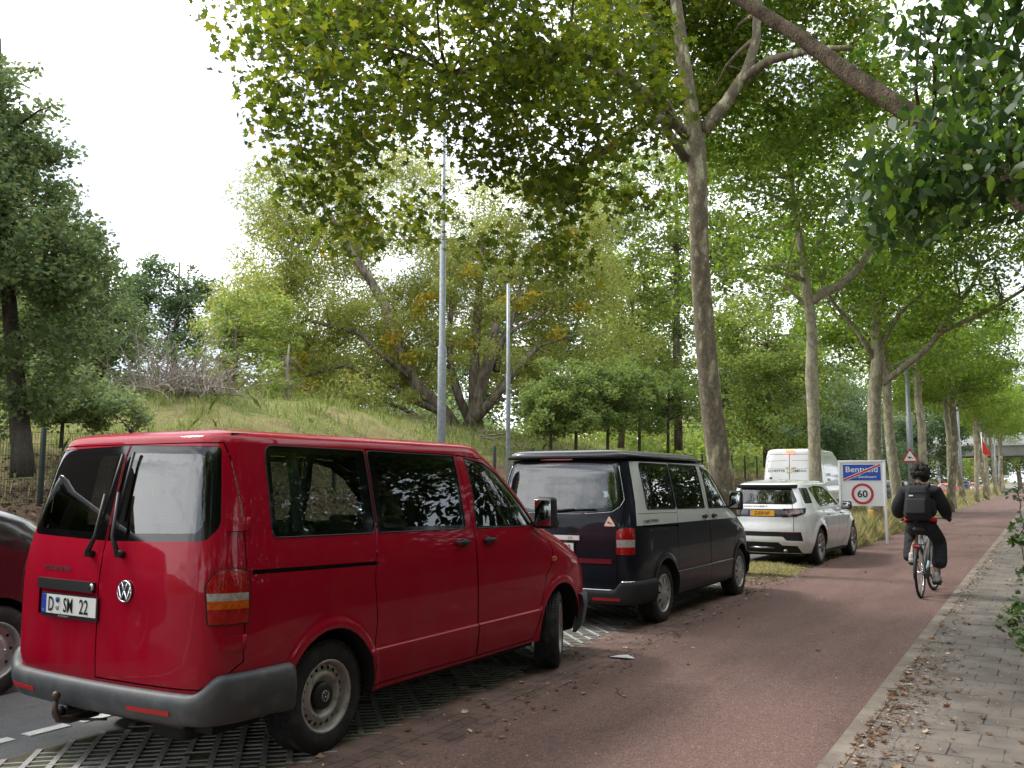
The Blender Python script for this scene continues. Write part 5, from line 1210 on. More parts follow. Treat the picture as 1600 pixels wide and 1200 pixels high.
# ------------------------------------------------------------ the trees, each where it stands
def at(b,e,Y):
    """point at depth Y along a sight line given by side slope b and rise e from eye height"""
    return (Y*(b*math.cos(A)-math.sin(A)),Y*(b*math.sin(A)+math.cos(A)),1.65+e*Y)
def at2(u,v,Y): return at((u-800)/1442.,(751-v)/1442.,Y)
def rel(P,b): return [tuple(np.array(p[:3])-np.array(b)) for p in P]
def relE(E,b): return [tuple(np.array(e[0])-np.array(b))+tuple(e[1]) for e in E]
ROWG='plane trees along the verge'
def build_row():
    b=(-5.04,16.2,0)
    t=tree('plane_tree','large plane tree with mottled bark rising between the camper and the white estate car',ROWG,
      rel([(-5.04,16.2,-.1),(-5.088,16.195,1.639),(-5.206,16.068,2.927),(-5.257,15.922,4.315),(-5.278,15.794,5.711),(-5.246,15.697,6.755),(-5.269,15.684,7.718),(-5.346,15.639,8.509),(-5.450,15.578,9.555),(-5.536,15.528,10.552),(-5.608,15.601,12.136)],b),[0.269,0.218,0.195,0.181,0.171,0.168,0.181,0.141,0.121,0.101,0.054],
      relE([((-7.309,9.165,6.781),(1.9,2.4,2.0)),((-7.634,8.743,5.835),(1.0,1.4,1.2)),((-6.700,9.752,7.952),(2.4,2.6,1.6)),((-5.286,10.578,6.513),(1.4,1.7,1.6)),((-5.635,10.142,5.135),(1.15,1.0,1.0)),((-6.428,11.996,9.018),(1.7,2.0,1.6)),((-7.242,18.353,11.764),(3.4,1.8,2.4)),((-6.375,15.964,14.074),(4.5,4.2,3)),((-5.030,19.645,11.315),(3.2,2,2.4)),((-7.441,9.551,9.654),(3.4,3,2.2))],b),
      500,.58,72000,.17,'plane','leaf_plane','bark_plane',21,droop=.45,up=.45,rscale=.9,
      extra=rel([(-4.945,12.167,5.651),(-5.463,12.443,6.505),(-7.487,8.134,6.591),(-7.743,8.100,5.733),(-7.357,8.442,7.186),(-7.834,7.700,7.311),(-6.944,8.683,7.525),(-5.750,9.844,6.005),(-5.901,10.450,7.140),(-8.009,7.830,7.085),(-7.995,7.838,6.509),(-7.955,7.977,6.060),(-7.732,8.223,5.117),(-7.245,8.739,5.014),(-5.978,9.595,4.548),(-5.282,10.001,4.465),(-5.086,10.347,5.359),(-5.872,9.888,5.786)],b),
      limbs=[(rel([(-5.387,15.615,7.900),(-5.448,14.653,8.228),(-5.620,13.626,8.163),(-5.744,12.395,8.182),(-6.037,11.066,7.798),(-6.808,9.921,7.140)],b),.10,.04),(rel([(-5.424,15.593,7.476),(-5.713,14.729,8.432),(-5.851,13.375,8.504),(-6.250,11.868,8.394)],b),.085,.04),
             (rel([(-5.465,15.337,8.123),(-5.613,13.861,7.526),(-5.672,12.205,6.569),(-5.547,10.889,5.675)],b),.09,.03),(rel([(-5.131,15.764,8.021),(-4.765,15.978,8.570),(-4.420,16.064,9.077),(-4.231,16.174,9.753),(-4.150,16.105,10.690)],b),.125,.07),(rel([(-4.473,16.032,8.954),(-3.983,15.971,9.179),(-3.252,15.704,9.067),(-2.476,15.462,8.830)],b),.10,.04)])
    put(t,*b[:2])
    b=(-5.0,23.7,0)
    t=tree('plane_tree','slim plane tree in front of the delivery van, just past the white estate car',ROWG,
      rel([(-5.0,23.7,-.1),(-5.051,23.686,1.745),(-5.025,23.585,3.261),(-5.038,23.578,4.230),(-4.968,23.503,5.355),(-5.037,23.462,6.338),(-5.120,23.414,7.330),(-5.303,23.423,8.698),(-5.384,23.491,10.782)],b),[0.196,0.154,0.144,0.154,0.131,0.124,0.098,0.072,0.033],
      relE([((-5.341,22.938,8.907),(3.2,3.2,2.6)),((-5.713,21.562,10.997),(3.4,3.4,3)),((-3.221,21.281,9.141),(3.2,3.2,2.6)),((-6.647,22.754,7.045),(2.0,2.4,1.2)),((-4.625,21.619,11.897),(4,4,3))],b),
      230,.8,36000,.17,'plane','leaf_far','bark_pale',33,limbs=[(rel([(-4.958,23.509,6.174),(-4.321,23.649,6.493),(-3.783,23.732,6.986),(-3.251,23.695,7.802),(-2.634,23.824,8.229)],b),.13,.05),(rel([(-5.019,23.473,6.009),(-5.528,23.407,6.545),(-5.995,23.366,6.924)],b),.05,.02),(rel([(-5.097,23.427,7.164),(-4.629,23.469,7.775),(-4.368,23.506,8.741)],b),.06,.02)])
    put(t,*b[:2])
    b=tuple((-4.855,31.328,0.613)[:2])+(0,)
    t=tree('plane_tree','forked plane tree behind the town sign with one limb reaching over the cycle path',ROWG,
      rel([(b[0],b[1],-.1),(-4.823,31.115,1.064),(-4.724,31.173,4.330),(-4.556,31.155,5.562),(-4.603,31.128,7.233),(-4.794,31.016,8.925),(-4.846,30.986,11.068)],b),[0.276,0.216,0.203,0.197,0.124,0.079,0.033],
      relE([((-4.202,30.667,8.775),(4.0,4,2.6)),((-1.953,30.128,8.771),(3.6,4,2.4)),((-3.184,29.409,11.360),(4.5,4.5,3)),((-0.711,29.696,9.460),(3.5,3.5,2.6)),((-5.691,30.261,8.875),(2.6,3,1.8))],b),
      250,.85,38000,.18,'plane','leaf_far','bark_pale',45,limbs=[(rel([(-4.480,31.200,4.733),(-3.272,31.211,5.644),(-2.727,31.181,6.249),(-1.589,31.036,6.689),(-0.358,31.060,7.358)],b),.12,.05),(rel([(-2.727,31.181,6.249),(-2.136,31.642,7.285),(-1.577,32.200,8.359)],b),.10,.04),(rel([(-4.663,31.093,5.562),(-5.143,30.581,6.570),(-5.658,29.817,7.324),(-5.861,29.467,7.900)],b),.09,.04),(rel([(-4.545,31.162,5.874),(-3.887,31.315,6.986),(-3.229,31.583,7.592)],b),.10,.045)])
    put(t,*b[:2])
    # three row trees to copy
    protos=[]
    for i,(sd,ln) in enumerate(((61,.5),(62,-.4),(63,.9))):
        tr_=[(0,0,-.2),(ln*.1,0,1),(ln*.35,.1,2.6),(ln*.5,.1,4),(ln*.45,.2,5.2),(ln*.5,.2,7.2),(ln*.6,.2,9.5)]
        protos.append((tr_,[0.255,0.212,0.187,0.170,0.162,0.102,0.043],[(ln*.5,0,8.2,3.8,3.8,2.4),(ln*.5-1,1,7.3,3.2,3.4,1.3),(ln*.5+1,-1,10.4,2.8,2.8,1.6)],sd))
    spots=[(-4.9,37.2,0,'plane tree with a curved pale trunk left of the cyclist'),(-5.0,46.2,1,'straight pale plane tree beside the grey lamp post with the deer sign'),(-4.6,53.5,2,'dark trunked plane tree right of the cyclist, standing in long grass'),(-4.9,58.5,0,'thin pale plane tree close behind the dark trunked one'),
      (-5.0,68.0,2,'pale plane tree leaning left with a flared foot'),(-4.9,79.0,1,'plane tree two places beyond the leaning one'),(-4.8,90.0,2,'dark plane tree beside the red pennant'),(-5.2,101,0,'pale plane tree just beyond the red pennant'),(-5.1,113,1,'distant plane tree near the far end of the verge'),(-5.3,127,2,'farthest but one plane tree, before the viaduct'),(-5.4,141,0,'farthest plane tree, close to the viaduct')]
    made={}
    for k,(x,y,i,lab) in enumerate(spots):
        if i not in made:
            tr_,rr,E,sd=protos[i]
            made[i]=tree('plane_tree',lab,ROWG,tr_,rr,E,125,.85,14500,.21,'plane','leaf_far',['bark_pale','bark_pale','bark_plane'][i],sd,flat=.6); o=made[i]
        else: o=copy_tree(made[i])
        o['label']=lab; zs_=1.0+.012*max(0,k-3)*2; put(o,x,y,0,[3.0,2.2,4.0,1.1,5.3][k%5] if k not in (2,4) else (.0 if k==2 else 3.1),1+.05*math.sin(k*2.3),zs_*(1+.05*math.sin(k*2.3)))
    return made
def rowcopy(src,name,label,x,y,z,rz,s,sz=None,group=None,cat='tree'):
    o=copy_tree(src); o.name=name; o['label']=label; o['category']=cat
    if group: o['group']=group
    elif 'group' in o: del o['group']
    return put(o,x,y,z,rz,s,sz)
def build_right(made):
    # leaning trunk over the path, with glossy leaves close to the camera
    b=tuple(cam3(5.4,4.6,0))
    t=tree('leaning_tree','tree with a thick trunk leaning over the pavement from the right and large glossy leaves',None,
      rel([b,tuple(cam3(4.9,4.9,1.3)),tuple(cam3(4.25,5.4,2.5)),(-0.048,6.921,3.541),(-0.310,7.115,3.939),(-0.603,7.291,4.270),(-0.904,7.463,4.597),(-1.229,7.620,4.955),(-1.670,7.826,5.487),(-2.284,8.047,6.132),(-3.052,8.293,7.041)],b),[0.150,0.119,0.097,0.084,0.081,0.078,0.074,0.070,0.062,0.056,0.037],
      [],0,.36,3100,.085,'oval','leaf_near','bark_lean',77,droop=1.1,up=.2,flat=.9,rscale=.45,wob=.2,
      extra=rel([(-0.019,6.011,4.387),(-0.118,6.300,4.672),(-0.310,6.304,4.468),(-0.081,5.743,3.975),(-0.239,5.883,3.911),(-0.017,5.549,3.592),(-0.446,6.572,4.439),(-0.177,5.571,3.485),(-0.348,5.819,3.656),(-0.533,5.711,3.501),(-0.638,5.533,3.352),(-0.429,5.424,3.321),(-0.759,5.695,3.509),(-0.258,5.408,3.251),(-0.043,5.418,3.305),(-0.614,6.822,4.866),(-0.005,6.019,4.669),(-0.379,6.496,4.927),(-0.584,5.449,3.189),(-0.693,5.501,3.163),(0.134,5.869,4.166),(0.132,5.636,3.556)],b)+[])
    put(t,b[0],b[1])
    # bush that pokes over the pavement edge
    b=(.75,8.4,0)
    t=empty('bush'); tag(t,'low leafy bush poking over the right edge of the pavement','bush')
    C=np.array(rel([(-0.291,10.832,1.525),(-0.237,10.284,1.223),(-0.296,9.787,1.095),(-0.190,9.385,0.814),(-0.271,8.644,0.619),(-0.335,8.490,0.507),(-0.234,8.201,0.432),(-0.165,8.473,0.596),(-0.029,9.248,1.106),(-0.010,8.680,0.633),(0.043,9.985,1.478),(0.248,9.410,0.943)],b)); Rd=np.full(len(C),.20); Rd[:8]=.13; Rd[2]=.07
    mb=MB(); skeleton(mb,[(0,0,-.1),(0,0,.3),(.05,0,.7),(.1,0,1.1)],[.03,.025,.02,.01],C,5,wob=.25,rscale=.4); mb.build('stem',M['bark_dark'],t)
    P=clump_points(C,Rd,[42]*8+[80]*4,6,.9); V,F=leaf_arrays(P,.085,'plane',.6,.2,7); raw_mesh('foliage',V,F,M['leaf_light2'],parent=t,smooth=False); put(t,b[0],b[1])
    k=0
    for x,y,i,s in ((4.5,3.5,0,1.05),(6.5,10,1,1.1),(5.2,16.5,2,1.0),(6.0,24,0,1.05),(5.0,32,1,1.0),(5.8,41,2,1.05),(4.2,50,0,1.0),(4.8,60,1,1.05),(4.2,71,2,1.0),(4.6,83,0,1.0),(4.4,97,1,1),(4.6,112,2,1),(4.8,128,0,1),(9,6,1,1.2),(10,19,2,1.2),(3.9,-6,1,1.1),(8,-12,2,1.2),(2.5,-18,0,1.2),(-6,-26,1,1.0),(13,-2,0,1.3),(9,1,2,1.35),(11,9,0,1.35),(8.5,14,1,1.3),(12,24,2,1.4),(3.6,0.5,2,1.0),(1.7,1.6,0,.95),(1.9,-3.6,1,1.0),(-.4,-8.5,2,1.0),(2.7,6.3,1,1.0),(-5.2,-7,0,1.0)):  # later entries are unseen trees added to block sky from the van's side
        rowcopy(made[i],'woodland_tree','woodland tree on the right of the pavement, in a wood thickened with added shading trees',x,y,0,k*1.7,s,None,'woodland trees right of the pavement'); k+=1
def bushy(name,label,base,E,ncl,crad,nleaf,ls,kind,lm,bm,seed,trunk=None,tr=None,group=None,**k):
    b=tuple(base)
    if trunk is None:
        top=max(e[0][2] for e in E)-b[2]; trunk=[(0,0,-.5),(0,0,top*.3),(.1,.1,top*.6),(.2,0,top)]; tr=[.25,.2,.13,.05]
    else: trunk=rel(trunk,b)
    lim=[(rel(P,b),r0,r1) for P,r0,r1 in k.pop('limbs',[])]
    t=tree(name,label,group,trunk,tr,relE(E,b),ncl,crad,nleaf,ls,kind,lm,bm,seed,limbs=lim,**k); return put(t,b[0],b[1],b[2])
def thicket(name,label,n,t0,t1,s0,s1,h,ls,lm,seed):
    r=np.random.default_rng(seed); t=r.uniform(t0,t1,n); s=r.uniform(s0,s1,n); q=r.uniform(0,1,n)**.8; hh=h*(.55+.3*np.sin(s*.37+t*.5)+.25*np.sin(s*.93-t*.31)+.12*np.sin(s*2.3+t)); z=H(t,s)*(t<-12.1)+hh*q
    V,F=leaf_arrays(np.stack([t,s,z],-1),ls,'quad',.4,.3,seed); tag(raw_mesh(name,V,F,M[lm],smooth=False),label,kind='stuff')
def build_back(made):
    thicket('undergrowth','dense undergrowth below the distant trees',34000,-58,-33,5,60,4.2,.34,'leaf_grey',71)
    thicket('undergrowth','undergrowth on the bank beyond the fence',52000,-33,-17.5,52,150,3.6,.36,'leaf_light',72)
    thicket('added_leaf_wall','tall leaf wall added right of the pavement to shade the red van',80000,3.2,8,-22,45,8.5,.34,'leaf_dark',73)  # added out of view: blocks sky light and reflections on the van's side

    # big willow on the ridge
    b=(-23.840,37.031,4.068)
    w=bushy('willow_tree','broad many stemmed willow with yellowing leaves on the grassy bank',b,
      [((-28.604,37.143,12.558),(6.8,3,6.2)),((-30.371,33.216,14.867),(3.0,3,2.6)),((-31.567,31.359,15.519),(1.6,2,1.8)),((-31.344,32.648,9.431),(5.2,3,3.4)),((-30.969,30.551,9.983),(2.4,2.5,2.6)),((-32.304,30.929,12.990),(1.5,2,2.2)),((-23.995,40.415,12.334),(6,3,6)),((-20.227,40.300,8.319),(4.2,3,3)),((-29.925,35.793,7.812),(5.5,3,2.4)),((-31.479,31.411,11.737),(2.2,2.5,2.6)),((-20.935,41.044,12.775),(4,3,3.6)),((-29.424,34.928,17.499),(2.6,2.5,2.2)),((-28.275,37.915,6.946),(6,2.5,1.6)),((-27.941,30.003,5.591),(3.4,2,1.0)),((-25.507,31.425,5.027),(2.2,1.6,.7)),((-19.657,37.158,5.196),(3,2,1.0))],
      640,1.05,165000,.22,'slim','leaf_willow','bark_brown',101,trunk=[(-23.652,37.141,3.515),(-23.738,37.091,5.055),(-23.774,37.070,7.544),(-23.756,37.427,10.439),(-23.681,37.703,13.386)],tr=[.45,.32,.25,.18,.08],
      limbs=[([(-24.307,36.295,3.802),(-24.666,35.622,4.993),(-25.657,34.812,6.191),(-26.626,34.246,8.637),(-27.501,33.734,11.114),(-28.727,33.018,13.305),(-29.553,32.536,14.884)],0.40,0.10),([(-28.044,33.417,12.050),(-28.069,33.634,13.992),(-28.427,33.541,15.616)],0.14,0.06),([(-23.693,36.191,3.782),(-22.988,36.139,5.264),(-22.472,36.209,7.054),(-22.240,36.344,8.268),(-22.138,36.404,9.030)],0.40,0.18),([(-23.089,36.080,4.512),(-21.745,36.633,6.148),(-20.596,37.536,7.841)],0.27,0.12),([(-22.317,36.299,7.357),(-21.718,36.881,8.605),(-20.504,37.822,9.563)],0.17,0.06),
             ([(-23.921,36.983,4.438),(-24.734,36.509,6.919),(-24.897,36.761,10.439)],0.25,0.12),([(-24.322,35.128,4.797),(-26.029,33.436,6.085),(-27.564,32.076,6.927),(-29.253,30.974,6.326)],0.17,0.05),([(-24.718,34.665,4.336),(-26.275,33.293,5.344),(-28.044,31.796,5.455)],0.12,0.04),([(-25.628,34.365,6.450),(-27.601,32.981,8.540),(-29.545,31.614,9.112),((-30.918,30.581,7.875))],0.14,0.04),([(-22.342,36.748,6.800),(-21.991,37.648,9.360),(-21.787,38.230,11.334)],0.19,0.07)],up=.35,droop=.7,flat=.75,shell=.5)
    C=np.array(rel([(-24.492,33.755,9.734),(-24.683,33.528,9.268),(-24.249,34.013,10.144),(-23.028,35.189,7.875),(-21.313,36.191,9.983),(-20.875,36.447,9.741),(-20.605,37.067,10.307),(-25.556,32.555,7.727),(-25.386,32.654,8.166),(-19.388,37.315,8.475),(-18.922,38.745,9.872),(-28.778,30.441,7.116),(-29.359,29.870,6.224),(-29.932,29.999,7.727),(-20.098,38.059,12.363),(-19.253,39.131,13.440),(-22.863,35.285,11.350),(-24.674,33.069,7.142),(-28.366,30.450,5.937)],b)); P=clump_points(C,np.full(len(C),.55),[105]*len(C),9)
    r_=np.random.default_rng(12); C2=np.array(rel([at2(u,v,41.3) for u,v in ((520,600),(560,560),(600,590),(640,620),(690,590),(720,560),(700,520),(660,550),(620,500),(580,470),(820,600),(800,560),(850,570),(780,480),(760,540),(860,610),(540,640),(500,560),(550,480),(690,440))],b)); P2=clump_points(C2,r_.uniform(.5,1.1,len(C2)),[330]*len(C2),13); V,F=leaf_arrays(P2,.2,'slim',.35,.7,14); raw_mesh('front_sprays',V,F,M['leaf_willow'],parent=w,smooth=False)
    V,F=leaf_arrays(P,.2,'quad',.4,.4,10); o=raw_mesh('yellow_leaves',V,F,M['leaf_yellow'],parent=w,smooth=False)
    bushy('shrub','yellow green shrub at the left foot of the willow',(-28.529,26.185,4.904),[((-28.802,26.026,6.607),(1.6,1.5,1.5)),((-28.450,27.389,7.825),(2.2,1.5,1.8)),((-30.075,26.440,7.825),(1.0,1,.7)),((-26.464,26.233,5.451),(1.5,1.2,.9))],70,.6,9000,.17,'quad','leaf_light','bark_brown',103,shell=.5)
    # left hand trees
    b=(-17.328,10.724,1.912)
    bushy('broadleaf_tree','tall grey green tree at the left edge, trunk behind the wire fence',b,
      [((-17.712,10.500,5.742),(1.9,1.9,2.0)),((-18.510,10.034,8.258),(1.9,2,1.9)),((-18.554,10.355,9.883),(.85,1,1.1)),((-17.282,11.330,5.588),(1.1,1.5,1.3)),((-17.191,10.804,4.061),(1.5,1.5,.9)),((-18.669,9.941,7.057),(2.2,2,2.6)),((-17.835,10.775,8.095),(.75,1,.9)),((-18.028,10.315,3.297),(1.0,1.2,.7))],
      320,.46,52000,.12,'quad','leaf_grey','bark_dark',105,trunk=[(-17.340,10.717,1.725),(-17.389,10.688,2.287),(-17.636,10.660,3.561),(-17.932,10.603,5.130),(-18.244,10.537,7.147),(-18.481,10.514,9.232),(-18.691,10.507,10.961)],tr=[.24,.20,.17,.14,.09,.05,.02],extra=rel([(-16.791,10.806,3.028),(-16.358,10.828,3.508),(-16.371,11.052,4.542),(-16.470,11.457,6.184),(-17.790,10.918,9.232),(-16.487,11.447,6.583),(-17.281,11.099,7.688)],b),up=.4,droop=.3)
    bushy('oak_tree','dark rounded oak standing alone on the skyline left of the willow',(-51.224,41.881,8.197),[((-52.209,41.306,14.847),(3.2,3,2.4)),((-49.897,42.657,13.951),(2.8,3,1.8)),((-53.301,40.668,13.505),(2.4,2.5,2.2)),((-48.566,43.434,13.951),(1.5,2,1.2)),((-51.502,41.719,10.839),(4,3,2)),((-52.080,41.381,16.645),(1.2,1.2,.9))],150,.75,15000,.26,'quad','leaf_oak','bark_dark',107)
    bushy('broadleaf_tree','mid green tree filling the gap left of the dead branches',(-27.835,19.642,4.049),[((-27.943,19.579,6.687),(1.8,2,2.0)),((-26.963,20.152,5.803),(1.3,1.5,1.2)),((-28.939,18.997,7.801),(2.2,2,2.4)),((-26.607,19.201,4.818),(1.5,1.5,.8)),((-29.353,19.913,9.622),(1.2,1.2,1.2))],150,.6,17000,.16,'quad','leaf_grey','bark_dark',109)
    bushy('broadleaf_tree','leafy tree behind the mid green one, farther back on the bank',(-40.028,25.259,5.492),[((-40.310,25.095,11.503),(3.5,3,4)),((-38.346,26.241,7.875),(2.5,2.5,2.5)),((-42.157,24.015,7.276),(4,3,3))],150,.9,12000,.24,'quad','leaf_oak','bark_dark',110)
    bushy('bank_shrub','leafy shrub at the foot of the tall left hand tree on the bank',(-19.529,12.913,2.687),[((-19.377,13.002,3.571),(1.3,1.2,.75)),((-19.487,14.095,3.353),(1.0,1,.55)),((-20.028,12.622,3.867),(1.2,1.2,.8))],60,.4,8000,.12,'quad','leaf_grey','bark_dark',141,trunk=[(-19.515,12.921,2.393),(-19.504,12.928,2.980),(-19.399,12.989,3.497)],tr=[.05,.04,.02])
    # right of the willow
    bushy('birch_tree','slender light green tree right of the willow',(-21.052,47.924,3.854),[((-20.202,48.421,9.357),(3.0,2.5,4.2)),((-21.176,47.852,7.141),(2.6,2.5,2.4)),((-18.650,49.327,7.141),(2.2,2.5,2.6)),((-18.290,50.696,11.784),(1.8,2,3)),((-22.077,47.326,12.718),(2.8,2,3.0)),((-23.461,47.675,15.627),(2,2,2))],200,.8,20000,.22,'quad','leaf_light','bark_brown',111,trunk=[(-20.899,48.013,3.491),(-20.710,48.124,6.407),(-20.360,48.328,9.357),(-20.166,48.442,12.342)],tr=[.2,.15,.1,.05])
    bushy('tall_tree','tall yellow green tree glowing behind the big plane trunk',(-18.073,49.665,3.854),[((-19.784,48.665,17.271),(4.6,3,4.6)),((-14.612,51.686,18.037),(4.4,3,4.2)),((-17.281,50.127,13.094),(4,3,3)),((-22.020,47.359,19.578),(3,3,2.6)),((-13.108,52.565,13.849),(3,3,3)),((-15.491,51.173,22.296),(4,3,3)),((-14.224,49.596,9.775),(2,2,2))],260,.9,38000,.24,'quad','leaf_light','bark_brown',135)
    for i,(u,v,Y,h) in enumerate(((900,702,37,2.6),(950,700,38,2.4),(1000,700,39,2.8),(1045,702,41,2.6),(860,704,37,2.0))):
        lab=['young dark green tree on a thin trunk behind the camper roof','second young dark green tree from the left behind the camper roof','rounded young tree in the middle of the row behind the camper','young tree nearest the big plane trunk in the row behind the camper','shortest young tree, leftmost of the row behind the camper'][i]
        g='young trees along the fence behind the camper'
        bushy('young_tree',lab,tuple(at2(u,v,Y)),[(tuple(np.array(at2(u,v,Y))+np.array([0,0,h*.95])),(1.35+.5*math.sin(i*2.1),1.4,h*(.40+.08*math.cos(i*1.7)))),(tuple(np.array(at2(u,v,Y))+np.array([.9*math.sin(i*3),.5,h*(.70+.2*math.sin(i))])),(1.2,1.0,.6)),(tuple(np.array(at2(u,v,Y))+np.array([-.7,.3*i-.6,h*1.25])),(.8,.8,.6)),(tuple(np.array(at2(u,v,Y))+np.array([.5-.4*i%1.3,-.8,h*.45])),(1.1,1.2,.55))],56,.42,7600,.14,'quad','leaf_mid','bark_dark',120+i,trunk=[at2(u,v+14,Y),tuple(np.array(at2(u,v,Y))+np.array([.05,0,h*.5])),tuple(np.array(at2(u,v,Y))+np.array([.1,0,h]))],tr=[.07,.06,.03],group=g)
    bushy('broadleaf_tree','green broadleaf tree to the right of the big plane trunk',(-12.123,46.191,2.798),[((-12.556,45.938,7.812),(3.0,2.5,3.4)),((-10.692,45.869,5.766),(2.4,2.5,2.6)),((-12.904,44.577,4.501),(2,2,1.4)),((-10.806,48.118,8.616),(2.2,2,2.4)),((-13.945,46.285,9.287),(1.6,2,2.4)),((-11.295,44.359,4.129),(2.2,2,1.0))],210,.75,22000,.20,'quad','leaf_light','bark_brown',131)
    bushy('broadleaf_tree','blue green tree behind the delivery van roof',(-12.987,64.216,2.982),[((-12.893,64.271,6.013),(2.4,2.5,2.4)),((-11.805,62.590,4.193),(2,2,1.3)),((-13.603,61.540,4.612),(2.4,2,1.8))],90,.8,9000,.22,'quad','leaf_oak','bark_dark',133)
    # farther trees: copies of the wide crowns, told apart by where they stand
    src=[o for o in COL.objects if o.parent is None and o.name.startswith(('oak_tree','broadleaf_tree','birch_tree'))]
    far=[(0,1345,725,95,1.3),(2,1400,735,120,1.6),(1,1440,735,105,1.3),(3,1310,730,80,1.0),(4,1500,742,170,2.2),(0,1560,742,175,2.4),(5,1470,742,150,2.0),(1,1240,730,90,1.6),(2,1130,720,80,1.5),(3,1060,700,80,1.6),(4,960,690,88,1.9),(1,830,680,84,1.9),(2,700,680,90,2.0),(5,1180,725,110,2.0),(3,560,680,85,1.7),(0,440,660,80,1.5),(2,20,640,70,2.2),(1,-90,640,55,1.7),(5,-160,640,40,1.5),(4,1600,742,185,2.4),(2,1380,738,180,2.6),(0,1520,742,200,2.6),(4,1300,735,160,2.6),(1,1630,742,190,2.4)]
    for k,(i,u,v,Y,s) in enumerate(far):
        p=at2(u,v,Y); rowcopy(src[i%len(src)],'distant_tree','distant tree in the wooded belt on the skyline',p[0],p[1],float(H(p[0],p[1]))-.5 if p[0]<-12 else 0,k*1.1,s,None,'distant trees on the skyline')
    # dead branch pile
    b=(-24.868,20.217,4.564); r=np.random.default_rng(5); root=MB()
    for k in range(330):
        a=r.uniform(0,2*PI); el=r.uniform(.05,1.25) ; L=r.uniform(1.0,2.9)*(1.15 if r.uniform()<.2 else .85); d=np.array([math.cos(a)*math.cos(el),math.sin(a)*math.cos(el),math.sin(el)]); p=np.array([r.normal()*1.2,r.normal()*.8,-.1]); P=[p]
        for j in range(6):
            d=d+r.normal(size=3)*.13+np.array([0,0,-.10]); d/=np.linalg.norm(d); p=p+d*L/6; P.append(p)
            if r.uniform()<.6:
                q=d+r.normal(size=3)*.6; q/=np.linalg.norm(q); root.tube([p,p+q*.25*L*.5+np.array([0,0,.03]),p+q*.45*L*.6],[.008,.006,.003],n=4,cap=False)
        root.tube(P,list(np.linspace(r.uniform(.012,.03),.005,7)),n=5,cap=False)
    o=root.build('dead_branches',M['twig']); tag(o,'pile of bare dead branches fanned out on the grassy ridge','branches'); o.location=b
    root=MB(); r=np.random.default_rng(8)
    for k in range(26):
        q=np.array(at2(r.uniform(560,900),r.uniform(655,690),41)); q[2]=H(q[0],q[1])+.05; a=r.uniform(0,2*PI); L=r.uniform(.6,2.2); root.tube([q,q+np.array([math.cos(a)*L*.5,math.sin(a)*L*.5,.12]),q+np.array([math.cos(a)*L,math.sin(a)*L,.3*r.uniform()])],[.04,.03,.015],n=5)
    tag(root.build('fallen_branches',M['twig']),'scattered fallen branches below the willow on the bank','branches')
    # bare little snag on the ridge
    b=(-25.834,26.602,4.639); mb=MB(); r=np.random.default_rng(4); mb.tube([(0,0,-.2),(.03,0,.8),(-.03,0,1.6),(.05,0,2.4)],[.12,.09,.06,.02],n=8)
    for k in range(40):
        z=r.uniform(.4,2.0); a=r.uniform(0,2*PI); L=r.uniform(.3,.7); mb.tube([(0,0,z),(math.cos(a)*L*.5,math.sin(a)*L*.5,z+.1*r.normal()),(math.cos(a)*L,math.sin(a)*L,z-.1+.3*r.normal())],[.015,.01,.004],n=4,cap=False)
    o=mb.build('dead_tree',M['twig']); tag(o,'small bare dead tree on the ridge before the willow','tree'); o.location=b
M['leaf_light2']=leaf_mat('bush leaves',[(0,G(.03,.075,.02)),(.6,G(.06,.12,.03)),(1,G(.13,.19,.03))],(2,2,1.2),.35,.4)

# ------------------------------------------------------------ street furniture
M['galv']=mat('galvanised steel',(.30,.33,.35),.5,metal=.4,noise=(14,(.42,.45,.47),.4,.7))
M['postgreen']=mat('dark green post',(.012,.022,.018),.5); M['wire']=mat('fence wire',(.035,.05,.045),.5)
M['signwhite']=mat('sign white',(.74,.75,.76),.4); M['signblue']=mat('sign blue',(.01,.07,.42),.4); M['signred']=mat('sign red',(.48,.015,.03),.4)
M['concrete']=soil('weathered concrete',[(.3,(.18,.18,.175)),(.7,(.30,.30,.29))],.3,.01,6); M['concw']=soil('pale parapet',[(.3,(.66,.67,.68)),(.7,(.80,.80,.80))],.3,.005,6); M['flagred']=mat('red cloth',(.60,.03,.015),.8)
def lamp_post(label,x,y,z,rs,hs,lamp=True,group=None):
    root=empty('lamp_post',(x,y,z)); tag(root,label,'lamp post',group); mb=MB(); P=[];R__=[];h=0
    for i,(r,hh) in enumerate(zip(rs,hs)):
        if i: P+=[(0,0,h+.0),(0,0,h+.08)]; R__+=[rs[i-1],r]
        else: P+=[(0,0,-.2)]; R__+=[r]
        h=hh
    P+=[(0,0,h)]; R__+=[rs[-1]*.9]; mb.tube(P,R__,n=14); mb.build('pole',M['galv'],root)
    mb=MB(); mb.box((rs[0]-.004,0,.9),(.03,.09,.5),.01); mb.build('service_door',M['galv'],root)
    if lamp:
        a=MB(); a.tube([(0,0,h-.1),(.25,0,h+.12),(.7,0,h+.18)],.035,n=8); ar=a.build('arm',M['galv'],root); a=MB(); a.box((1.0,0,h+.18),(.7,.26,.11),.04); a.build('lamp_head',M['galv'],ar)
    return root
